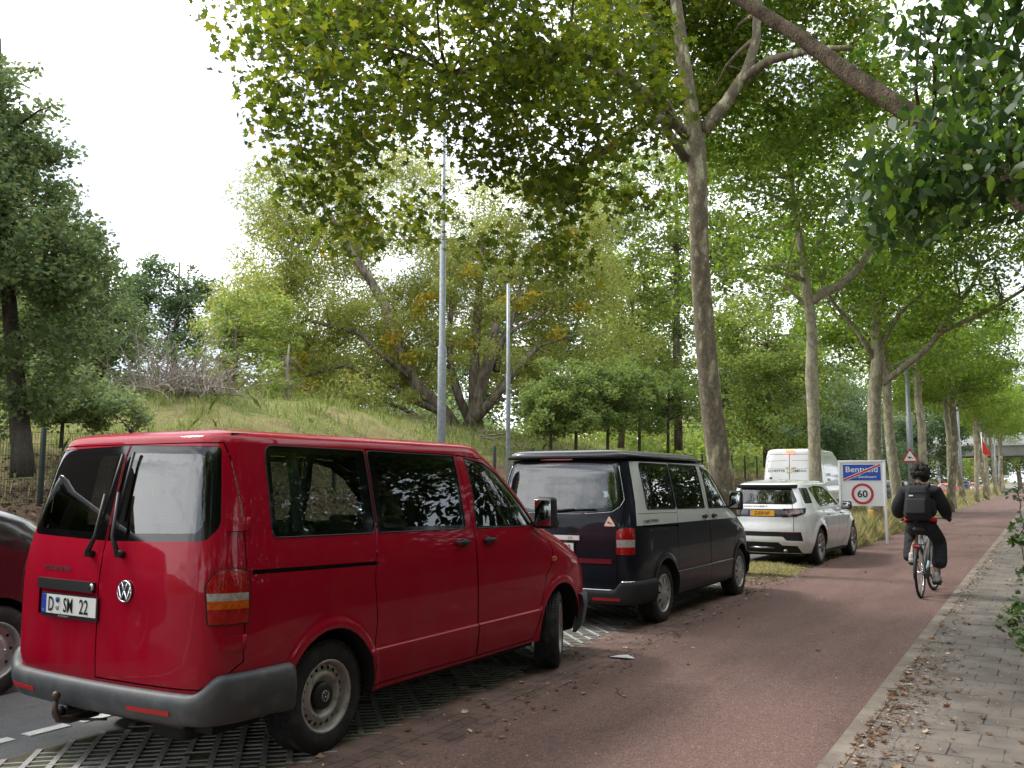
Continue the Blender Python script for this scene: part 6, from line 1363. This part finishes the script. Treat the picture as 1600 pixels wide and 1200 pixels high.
def build_furniture():
    lamp_post('tall stepped galvanised lamp post rising behind the red van roof',-12.6,18.2,0,[.105,.078,.055],[4.86,7.5,11.5])
    lamp_post('thin grey lamp post between the red van and the camper',-12.5,21.2,0,[.062,.05],[4.5,7.0],lamp=False)
    lp=lamp_post('grey lamp post on the verge carrying the deer warning sign',-5.5,46.0,0,[.13,.10,.07],[4.6,7.5,10])
    for k,(x,y) in enumerate(((-5.5,73.5),(-5.6,101),(-5.7,129),(-12.9,60),(-12.9,88),(-12.9,116))): lamp_post('distant slim grey lamp post among the far traffic' ,x,y,0,[.11,.085,.06],[4.6,7.5,10],group='distant lamp posts')
    # wire fence along the bank
    root=empty('wire_fence',(0,0,0)); tag(root,'dark green wire mesh fence running along the bank','fence')
    p=MB(); w=MB(); pitch=2.5
    for k in range(-2,32):
        s=9.6+(k-0)*pitch; t=-15.0; z=float(H(t,s)); z2=float(H(t,s+pitch)); p_=MB(); p_.box((t,s,z+.62),(.08,.06,1.45),.01); 
        if k<30:
            o=p_.build('post',M['postgreen'],root)
        fine=k<8; st=.05 if fine else .15
        for j in range(int(pitch/st)):
            y=s+j*st; zz=z+(z2-z)*j*st/pitch; w.add([(t,y-.004,zz+.05),(t,y+.004,zz+.05),(t,y+.004,zz+1.25),(t,y-.004,zz+1.25)],[[0,1,2,3]])
        for j in range(7): a=.06+j*.2; w.add([(t,s,z+a),(t,s+pitch,z2+a),(t,s+pitch,z2+a+.009),(t,s,z+a+.009)],[[0,1,2,3]])
    w.build('wire_mesh',M['wire'],root)
    # town boundary sign
    c=(-4.327,25.962,1.650); root=empty('town_sign',(c[0],c[1],0),R_(3)); tag(root,'white framed board with a crossed out blue town name above a 60 speed limit','sign')
    W_,z0,z1=1.07,.98,2.13
    mb=MB()
    for sx in (-1,1): mb.box((sx*(W_/2+.03),0,1.05 if sx<0 else 1.04),(.065,.065,2.2),.006)
    mb.box((0,0,z1+.03),(W_+.13,.065,.065),.006)
    for o_,sx in ((0,0),): mb.build('sign_frame',M['signwhite'],root)
    mb=MB(); mb.box((0,-.0,(z0+z1)/2),(W_,.03,z1-z0)); mb.build('board',M['signwhite'],root)
    f=-.016
    def face(mb,u0,u1,v0,v1,d,m): mb.m=m; mb.box(((u0+u1)/2,f-d,(v0+v1)/2),(u1-u0,.004,v1-v0))
    mb=MB(); zc=1.865; face(mb,-.49,.49,zc-.225,zc+.225,.002,0); face(mb,-.475,.475,zc-.21,zc+.21,.004,1)
    def txt(mb,s,u,v,h,xs,m,d=.008,b=.01): V,F=text_geo(s,h,b,xs); mb.m=m; mb.add([(a+u,f-d,b_+v) for a,b_ in V[:,:2]],F)
    txt(mb,'Bentveld',.0,zc+.085,.15,1.12,0); txt(mb,'gem. Zandvoort',.02,zc-.12,.085,1.15,0)
    L=math.hypot(.95,.42); a=math.atan2(.42,.95)
    for off,w_,m,d in ((0,.075,0,.011),(0,.045,2,.013)):
        Mx=Matrix.Translation((0,f-d,zc))@Matrix.Rotation(-a,4,'Y'); mb.m=m; mb.box((0,0,0),(L*.98,.003,w_),M=Mx)
    mb.build('name_plate',[M['signwhite'],M['signblue'],M['signred']],root)
    mb=MB(); zc=1.30
    def ring(mb,r0,r1,d,m): 
        mb.m=m; n=48; V=[];F=[]
        for k in range(n): a=2*PI*k/n; V+=[(r0*math.cos(a),f-d,zc+r0*math.sin(a)),(r1*math.cos(a),f-d,zc+r1*math.sin(a))]
        for k in range(n): F.append([2*k,2*k+1,(2*k+3)%(2*n),(2*k+2)%(2*n)])
        mb.add(V,F)
    ring(mb,.215,.28,.006,1); txt(mb,'60',0,zc,.20,1.0,2,.006,.02); mb.build('speed_limit',[M['signwhite'],M['signred'],M['ink']],root)
    # deer warning sign on the lamp post
    root=empty('warning_sign',(-5.5,45.85,2.72)); tag(root,'red edged triangular deer warning sign above the cyclist','sign')
    def tri(r): return [(r*math.sin(2*PI*k/3),r*math.cos(2*PI*k/3)) for k in range(3)]
    mb=MB(); P=fillet(tri(.44),.05); mb.prism([(x,y) for x,y in P],-.012,.0,axis='y'); mb.build('plate',M['signred'],root)
    mb=MB(); P=fillet(tri(.31),.03); mb.prism(P,-.016,-.012,axis='y'); mb.build('sign_face',M['signwhite'],root)
    deer=[(-.13,.05),(-.10,.075),(-.085,.03),(-.03,.035),(.04,.02),(.09,-.03),(.15,-.06),(.10,-.055),(.05,-.035),(.02,-.03),(-.02,-.06),(-.10,-.075),(-.05,-.05),(-.05,-.02),(-.09,.0)]
    mb=MB(); mb.prism(deer,-.020,-.016,axis='y'); mb.build('deer_figure',M['ink'],root)
    # viaduct at the far end
    root=empty('viaduct',(0,150,0)); tag(root,'grey concrete viaduct with a white parapet crossing the far end of the road','bridge')
    mb=MB(); mb.box((6,0,5.9),(60,9,1.7),.15); mb.build('deck',M['concrete'],root); mb=MB(); mb.box((-9,-4.6,7.3),(17,.25,1.5),.3,seg=3); mb.build('parapet',M['concw'],root)
    for x in (-14,-6,2,14): mb=MB(); mb.tube([(x,-2.5,-.2),(x,-2.5,5.2)],.28,n=12); mb.build('column',M['concw'],root)
    for x in (-11.5,9): mb=MB(); mb.box((x,1.5,2.5),(.6,5,5.2),.05); mb.build('pier',M['concrete'],root)
    # red pennant on a pole
    root=empty('pennant',(-5.35,97,0)); tag(root,'bright red pennant on a white pole beside the far trees','flag'); mb=MB(); mb.tube([(0,0,0),(0,0,6.2)],[.06,.04],n=8); mb.build('flagpole',M['signwhite'],root)
    mb=MB(); mb.add([(0,-.0,6.1),(.15,.02,5.3),(.75,.05,4.1),(.25,0,4.0),(0,0,4.3),(-.1,-.02,5.2)],[[0,1,2,3,4,5]]); mb.build('cloth',M['flagred'],root)
    # paper scrap
    p=(-3.665,8.282,0.008); mb=MB(); V=[(-.11,-.05,.012),(.06,-.06,.02),(.13,.0,.01),(.03,.05,.03),(-.07,.045,.015)]; mb.add(V,[[0,1,2,3,4]]); mb.add([(x,y,z-.002) for x,y,z in V],[[4,3,2,1,0]]); g=cam3(1.03,9.0*0+8.75,0); o=mb.build('paper_scrap',M['signwhite']); o.location=(g[0],g[1],.004); tag(o,'crumpled scrap of white paper on the bricks behind the red van','litter')
    # yellow marker at the tree foot behind the board
    c=(-4.801,30.201,0.883); o=MB(); o.box((0,0,.35),(.16,.10,.8),.03); o=o.build('marker_post',M['ymark']); o.location=(c[0],c[1],0); tag(o,'short yellow marker post below the town sign','post')
    # house behind the camera, seen only in the van windows
    root=empty('house',(-24,-2,0),R_(96)); tag(root,'brick house with a steep dark roof across the road','house'); mb=MB(); mb.box((0,0,1.9),(11,11,3.8)); mb.build('wall',M['bricks'],root)
    mb=MB(); mb.prism([(-7,3.4),(7,3.4),(0,9.6)],-6,6,axis='y'); mb.build('roof',M['rooftile'],root)
M['rooftile']=mat('dark roof tiles',(.075,.06,.052),.8)
M['ymark']=mat('faded yellow',(.60,.36,.05),.6)
# ------------------------------------------------------------ cyclist
M['cloth']=mat('black cloth',(.013,.013,.015),.85,bump=(35,.5,.01)); M['trouser']=mat('dark trouser cloth',(.022,.023,.027),.9,bump=(11,1,.05)); M['pack']=mat('backpack cloth',(.009,.009,.011),.7,bump=(90,.3,.003))
M['skin']=mat('skin',(.42,.25,.18),.55); M['hair']=mat('dark hair',(.018,.012,.009),.75,bump=(60,.9,.02)); M['shoe']=mat('white shoe',(.55,.54,.52),.6); M['sole']=mat('dark sole',(.02,.02,.02),.7); M['hem']=mat('red hem',(.60,.012,.012),.8)
M['bikeblue']=mat('pale blue frame',(.28,.42,.48),.3,coat=1); M['maroon']=mat('maroon black cloth',(.035,.006,.01),.85,bump=(35,.5,.01))
def skinned(name,verts,edges,radii,m,parent,root=0,sub=2):
    me=bpy.data.meshes.new(name); me.from_pydata([tuple(v) for v in verts],edges,[]); o=bpy.data.objects.new(name,me); COL.objects.link(o)
    sk=o.modifiers.new('s','SKIN'); sk.use_smooth_shade=True
    for i,r in enumerate(radii): me.skin_vertices[0].data[i].radius=(r,r) if np.isscalar(r) else r
    me.skin_vertices[0].data[root].use_root=True
    sb=o.modifiers.new('b','SUBSURF'); sb.levels=sub; sb.render_levels=sub
    dg=bpy.context.evaluated_depsgraph_get(); dg.update(); m2=bpy.data.meshes.new_from_object(o.evaluated_get(dg)); bpy.data.objects.remove(o); m2.materials.clear(); m2.materials.append(m); m2.name=name
    n=bpy.data.objects.new(name,m2); COL.objects.link(n); n.parent=parent; m2.polygons.foreach_set('use_smooth',np.ones(len(m2.polygons),bool)); return n
def bike_wheel(root,x,lean=0):
    w=empty('wheel',(x,0,.35),0,root); mb=MB()
    mb.lathe([(.345+.019*math.cos(a)-.008,.019*math.sin(a)) for a in np.linspace(0,2*PI,11)[:-1]],axis='y',n=56,closed=True); mb.build('tyre',M['rubber'],w)
    mb=MB(); mb.lathe([(.327,-.013),(.305,-.011),(.300,0),(.305,.011),(.327,.013)],axis='y',n=56); mb.build('rim',M['chrome'],w)
    mb=MB(); mb.tube([(0,-.05,0),(0,.05,0)],.022,n=10)
    for k in range(28): a=2*PI*k/28; sy=.03*(1 if k%2 else -1); mb.tube([(.02*math.cos(a+.6),sy,.02*math.sin(a+.6)),(.302*math.cos(a),0,.302*math.sin(a))],.0014,n=4,cap=False)
    mb.build('spokes',M['chrome'],w); return w
def build_cyclist():
    c=cw(5.79,13.2); loc=(c[0],c[1],.004); rz=PI/2-R_(3.2)
    bk=empty('bicycle',loc,rz); tag(bk,'pale blue framed bicycle ridden away along the red cycle path','bicycle')
    bike_wheel(bk,0); fw=bike_wheel(bk,1.10); fw.rotation_euler=(0,0,R_(-6))
    mb=MB(); BB=(.44,0,.29); ST=(.27,0,.86); HT=(.90,0,.92); HB=(.97,0,.66)
    mb.tube([BB,ST],.018,n=10); mb.tube([BB,(.70,0,.40),HB],.024,n=10); mb.tube([(.34,0,.62),HT],.018,n=10); mb.tube([HB,HT],.022,n=10)
    for s in (-1,1): mb.tube([BB,(.1,s*.06,.33),(0,s*.065,.35)],.011); mb.tube([ST,(.12,s*.05,.6),(0,s*.065,.35)],.009); mb.tube([HB,(1.02,s*.05,.5),(1.10,s*.055,.35)],.013)
    mb.build('frame',M['bikeblue'],bk)
    mb=MB()
    for cx,a0,a1 in ((0,.2,3.3),(1.10,.9,3.4)):
        mb.tube([(cx+.375*math.cos(a),0,.35+.375*math.sin(a)) for a in np.linspace(a0,a1,16)],.022,n=6,flat=.4)
    mb.build('mudguard',M['plastic'],bk)
    mb=MB(); mb.tube([ST,(.255,0,.93)],.013); mb.box((.21,0,.955),(.26,.20,.06),.028,taper=.85); mb.build('saddle',M['sole'],bk)
    mb=MB(); mb.tube([HT,(.87,0,1.06)],.014); mb.tube([(.68,-.31,1.07),(.74,-.28,1.09),(.86,-.10,1.09),(.87,0,1.08),(.86,.10,1.09),(.74,.28,1.09),(.68,.31,1.07)],.012); hb=mb.build('handlebar',M['plastic'],bk)
    for s in (-1,1): mb=MB(); mb.tube([(.65,s*.325,1.06),(.74,s*.283,1.09)],.018,n=8); mb.build('grip',M['sole'],hb); mb=MB(); mb.tube([(.76,s*.27,1.07),(.72,s*.33,1.03),(.70,s*.37,1.02)],.006); mb.build('brake_lever',M['dchrome'],hb)
    mb=MB(); mb.tube([(0.02,s_,.74) for s_ in (-.06,.06)],.008); 
    for s in (-1,1): mb.tube([(.25,s*.05,.74),(-.12,s*.06,.74)],.007); mb.tube([(-.1,s*.06,.74),(0,s*.07,.37)],.006)
    mb.build('rear_rack',M['plastic'],bk); mb=MB(); mb.box((-.14,0,.72),(.03,.09,.045),.01); mb.build('rear_light',M['lred'],bk)
    mb=MB(); mb.lathe([(.085,-.003),(.095,0),(.085,.003)],c=(.44,-.05,.29),axis='y',n=30); mb.box((.22,-.055,.31),(.45,.012,.11),.004)
    pr=(.53,-.14,.15); plf=(.35,.14,.43)
    mb.tube([(.44,-.075,.29),(.53,-.085,.15)],.010); mb.tube([(.44,.075,.29),(.35,.085,.43)],.010); ck=mb.build('crankset',M['plastic'],bk)
    for q in (pr,plf): mb=MB(); mb.box(q,(.09,.10,.022),.006); mb.build('pedal',M['sole'],ck)
    # person
    ps=empty('person',loc,rz); tag(ps,'cyclist in baggy black clothes with a red jacket hem, riding away on the path','person')
    V=[(.24,0,1.04),(.27,0,1.20),(.33,0,1.40),(.37,0,1.53),(.395,0,1.61),(.42,0,1.69),(.43,0,1.78), (.35,-.19,1.47),(.40,-.29,1.26),(.60,-.30,1.13),(.67,-.30,1.11), (.35,.19,1.47),(.38,.33,1.27),(.58,.32,1.13),(.67,.31,1.11),
       (.27,-.11,1.00),(.68,-.15,.74),(.46,-.14,.28),(.27,.11,1.00),(.66,.15,.96),(.29,.14,.56)]
    E=[(0,1),(1,2),(2,3),(3,4),(4,5),(5,6),(3,7),(7,8),(8,9),(9,10),(3,11),(11,12),(12,13),(13,14),(0,15),(15,16),(16,17),(0,18),(18,19),(19,20)]
    Rr=[.13,.12,.13,.10,.055,.085,.09,.065,.045,.03,.028,.065,.045,.03,.028,.09,.06,.04,.09,.06,.04]
    body=skinned('body',V,E,Rr,M['skin'],ps)
    V=[(.23,0,1.10),(.25,0,1.22),(.32,0,1.40),(.36,0,1.53),(.385,0,1.60),(.34,-.20,1.47),(.40,-.29,1.26),(.52,-.31,1.15),(.60,-.305,1.12),(.34,.20,1.47),(.38,.33,1.27),(.47,.36,1.15),(.60,.315,1.12)]
    E=[(0,1),(1,2),(2,3),(3,4),(3,5),(5,6),(6,7),(7,8),(3,9),(9,10),(10,11),(11,12)]
    jk=skinned('jacket',V,E,[(.23,.19),(.25,.19),(.24,.18),(.19,.13),.10,.12,.105,.085,.055,.12,.105,.09,.055],M['cloth'],ps)
    mb=MB(); mb.lathe([(.185,-.026),(.194,-.028),(.198,.0),(.192,.03),(.17,.032)],c=(0,0,0),n=30,M=Matrix.Translation((.235,0,1.075))@Matrix.Rotation(R_(12),4,'Y')@Matrix.Diagonal((1.0,1.12,1.1,1))); mb.build('jacket_hem',M['hem'],ps)
    V=[(.235,0,1.0),(.26,-.12,.97),(.66,-.17,.76),(.56,-.165,.55),(.47,-.155,.38),(.26,.12,.97),(.64,.17,.95),(.48,.17,.76),(.36,.16,.58)]
    V=[(.235,0,1.02),(.28,-.11,.97),(.60,-.19,.76),(.55,-.19,.57),(.47,-.175,.36),(.28,.11,.97),(.60,.19,.92),(.47,.19,.70),(.36,.175,.46),(.235,0,1.12)]
    tr=skinned('trousers',V,[(0,1),(1,2),(2,3),(3,4),(0,5),(5,6),(6,7),(7,8),(0,9)],[.14,.12,.105,.10,.135,.12,.105,.10,.13,.15],M['trouser'],ps)
    hd=MB(); r=np.random.default_rng(3); hd.sphere((.425,0,1.785),(.115,.110,.125),20,14)
    for k in range(90):
        d=r.normal(size=3); d/=np.linalg.norm(d); 
        if d[0]>.45 or d[2]<-.97: continue
        hd.sphere(tuple(np.array((.42,0,1.785))+d*np.array([.105,.11,.125])+np.array([-.015,0,-.02])),r.uniform(.025,.045),7,5)
    hd.build('hair',M['hair'],ps)
    for s in (-1,1):
        mb=MB(); mb.sphere((.44,s*.108,1.765),(.02,.012,.032),8,6); mb.build('ear',M['skin'],body)
        q=pr if s<0 else plf; mb=MB(); mb.box((q[0]+.0,q[1],q[2]+.075),(.27,.095,.085),.035,seg=3); mb.box((q[0]-.085,q[1],q[2]+.13),(.10,.085,.10),.03); sh=mb.build('shoe',M['shoe'],ps)
        mb=MB(); mb.box((q[0],q[1],q[2]+.027),(.285,.10,.03),.012); mb.build('sole',M['sole'],sh)
        # hand closed round the grip: palm, four fingers and a thumb
        V=[(.645,s*.315,1.105),(.685,s*.308,1.108)];E=[(0,1)];Rd=[.026,.032]
        for f in range(4):
            y=s*(.338-.018*f); x0=.70+.004*f; b=len(V); V+=[(x0,y,1.112),(x0+.022,y,1.098),(x0+.022,y,1.072),(x0+.004,y,1.058-.004*(f==1))]; E+=[(1,b),(b,b+1),(b+1,b+2),(b+2,b+3)]; Rd+=[.011,.010,.009,.008]
        b=len(V); V+=[(.672,s*.285,1.095),(.69,s*.272,1.075),(.70,s*.27,1.06)]; E+=[(0,b),(b,b+1),(b+1,b+2)]; Rd+=[.012,.011,.009]
        skinned('hand',V,E,Rd,M['skin'],body)
    # backpack
    bp=empty('backpack',loc,rz); tag(bp,'plain black backpack worn by the cyclist','backpack')
    mb=MB(); Mx=Matrix.Translation((.07,0,1.33))@Matrix.Rotation(R_(13),4,'Y'); mb.box((0,0,0),(.20,.36,.50),.075,M=Mx,taper=.86,seg=4); pk=mb.build('main_bag',M['pack'],bp)
    mb=MB(); mb.box((-.115,0,-.08),(.07,.28,.24),.033,M=Mx,seg=3); mb.build('front_pocket',M['pack'],bp); mb=MB(); mb.box((-.103,.0,.14),(.008,.26,.014),.003,M=Mx); mb.build('zip',M['plastic'],bp)
    mb=MB(); mb.box((-.103,.07,.08),(.006,.055,.018),.002,M=Mx); mb.build('label_patch',M['pwhite'],bp); mb=MB(); mb.tube([tuple(Mx@Vector(p)) for p in ((.06,-.04,.25),(.03,-.03,.30),(.03,.03,.30),(.06,.04,.25))],.010); mb.build('loop',M['pack'],bp)
    for s in (-1,1): mb=MB(); mb.tube([tuple(Mx@Vector((.07,s*.10,.22))),(.27,s*.13,1.60),(.44,s*.14,1.52),(.47,s*.15,1.36),(.36,s*.19,1.2),tuple(Mx@Vector((.06,s*.16,-.18)))],.017,n=6); mb.build('strap',M['pack'],bp)
# ------------------------------------------------------------ sky and light
def build_light():
    w=bpy.data.worlds.new('World'); scene.world=w; w.use_nodes=True; t=w.node_tree; N,L=t.nodes,t.links; bg=N['Background']
    el,az=R_(48),R_(-98)   # sun high over the bank on the left, veiled by cloud
    sk=N.new('ShaderNodeTexSky'); sk.sky_type='NISHITA'; sk.sun_disc=False; sk.sun_elevation=el; sk.sun_rotation=az; sk.dust_density=2.0
    tc=N.new('ShaderNodeTexCoord'); mp=N.new('ShaderNodeMapping'); mp.inputs['Scale'].default_value=(1,1,2.6); L.new(tc.outputs['Generated'],mp.inputs[0])
    n=N.new('ShaderNodeTexNoise'); n.inputs['Scale'].default_value=2.3; n.inputs['Detail'].default_value=9; n.inputs['Roughness'].default_value=.58; n.inputs['Distortion'].default_value=.5; L.new(mp.outputs[0],n.inputs['Vector'])
    cr=N.new('ShaderNodeValToRGB'); e=cr.color_ramp.elements; e[0].position=.40; e[0].color=(5.6,6.1,6.9,1); e[1].position=.58; e[1].color=(13.5,13.7,14.0,1); L.new(n.outputs['Fac'],cr.inputs[0])
    x=N.new('ShaderNodeMix'); x.data_type='RGBA'; x.inputs['Factor'].default_value=.93; L.new(sk.outputs[0],x.inputs['A']); L.new(cr.outputs[0],x.inputs['B']); L.new(x.outputs['Result'],bg.inputs[0]); bg.inputs[1].default_value=.11
    sun=bpy.data.lights.new('sun','SUN'); sun.energy=1.5; sun.angle=R_(11); sun.color=(1,.96,.9); o=bpy.data.objects.new('sun',sun); COL.objects.link(o)
    d=Vector((math.sin(az)*math.cos(el),math.cos(az)*math.cos(el),math.sin(el))); o.rotation_euler=d.to_track_quat('Z','Y').to_euler(); o.location=(0,0,30)
    scene.view_settings.view_transform='Standard'; scene.view_settings.look='None'; scene.view_settings.exposure=1.05; scene.view_settings.gamma=1
    cy=scene.cycles; cy.max_bounces=7; cy.diffuse_bounces=3; cy.glossy_bounces=3; cy.transmission_bounces=4; cy.transparent_max_bounces=10; cy.caustics_reflective=False; cy.caustics_refractive=False
# ------------------------------------------------------------ assemble
camera(); build_light()
PARK='cars parked in the bays'
l,r=place(-1.915,6.2536,31.2); build_t5('red',l,r,'bright red passenger van with a grey rear bumper and twin rear doors, nearest the camera','parked_van',steer=R_(24))
l,r=place(1.0015,11.4132,30.6); build_t5('black',l,r,'black and grey camper van with a folded pop-up roof parked behind the red van','camper_van')
l,r=place(5.33,18.83,33); build_suv(l,r,'white estate car with a yellow plate parked half on the grass before the town sign')
def road(name,label,cat,group,paint,form,s,t,**k): return build_simple(name,label,cat,group,paint,form,(t,s,0),PI/2,**k)
road('delivery_van','tall white delivery van with grey lettering on its rear doors','van',None,'white','sprinter',32.2,-7.5,lit=True)
road('people_carrier','very dark plum coloured van at the left edge, passing the red van','van',None,'plum','van',1.1,-8.0,wheel='chromehub',platey=False)
TG='cars queuing on the road in the distance'
road('queuing_car','black car with lit brake lamps just right of the town sign','car',TG,'blackc','tall',53,-7.3,lit=True)
road('queuing_car','white car mostly hidden behind the cyclist','car',TG,'white','hatch',66,-7.4,lit=True)
road('queuing_car','red car with lit brake lamps right of the cyclist','car',TG,'redc','hatch',76,-6.6,lit=True)
road('queuing_car','dark blue car beyond the red one in the queue','car',TG,'bluec','tall',97,-7.2,lit=True)
road('queuing_car','grey car third from the front of the distant queue','car',TG,'greyc','hatch',110,-7.2,lit=True)
road('queuing_car','farthest small white car of the queue near the viaduct','car',TG,'white','tall',126,-7.2,lit=True)
mk=build_row(); build_right(mk); build_back(mk); build_furniture(); build_cyclist()
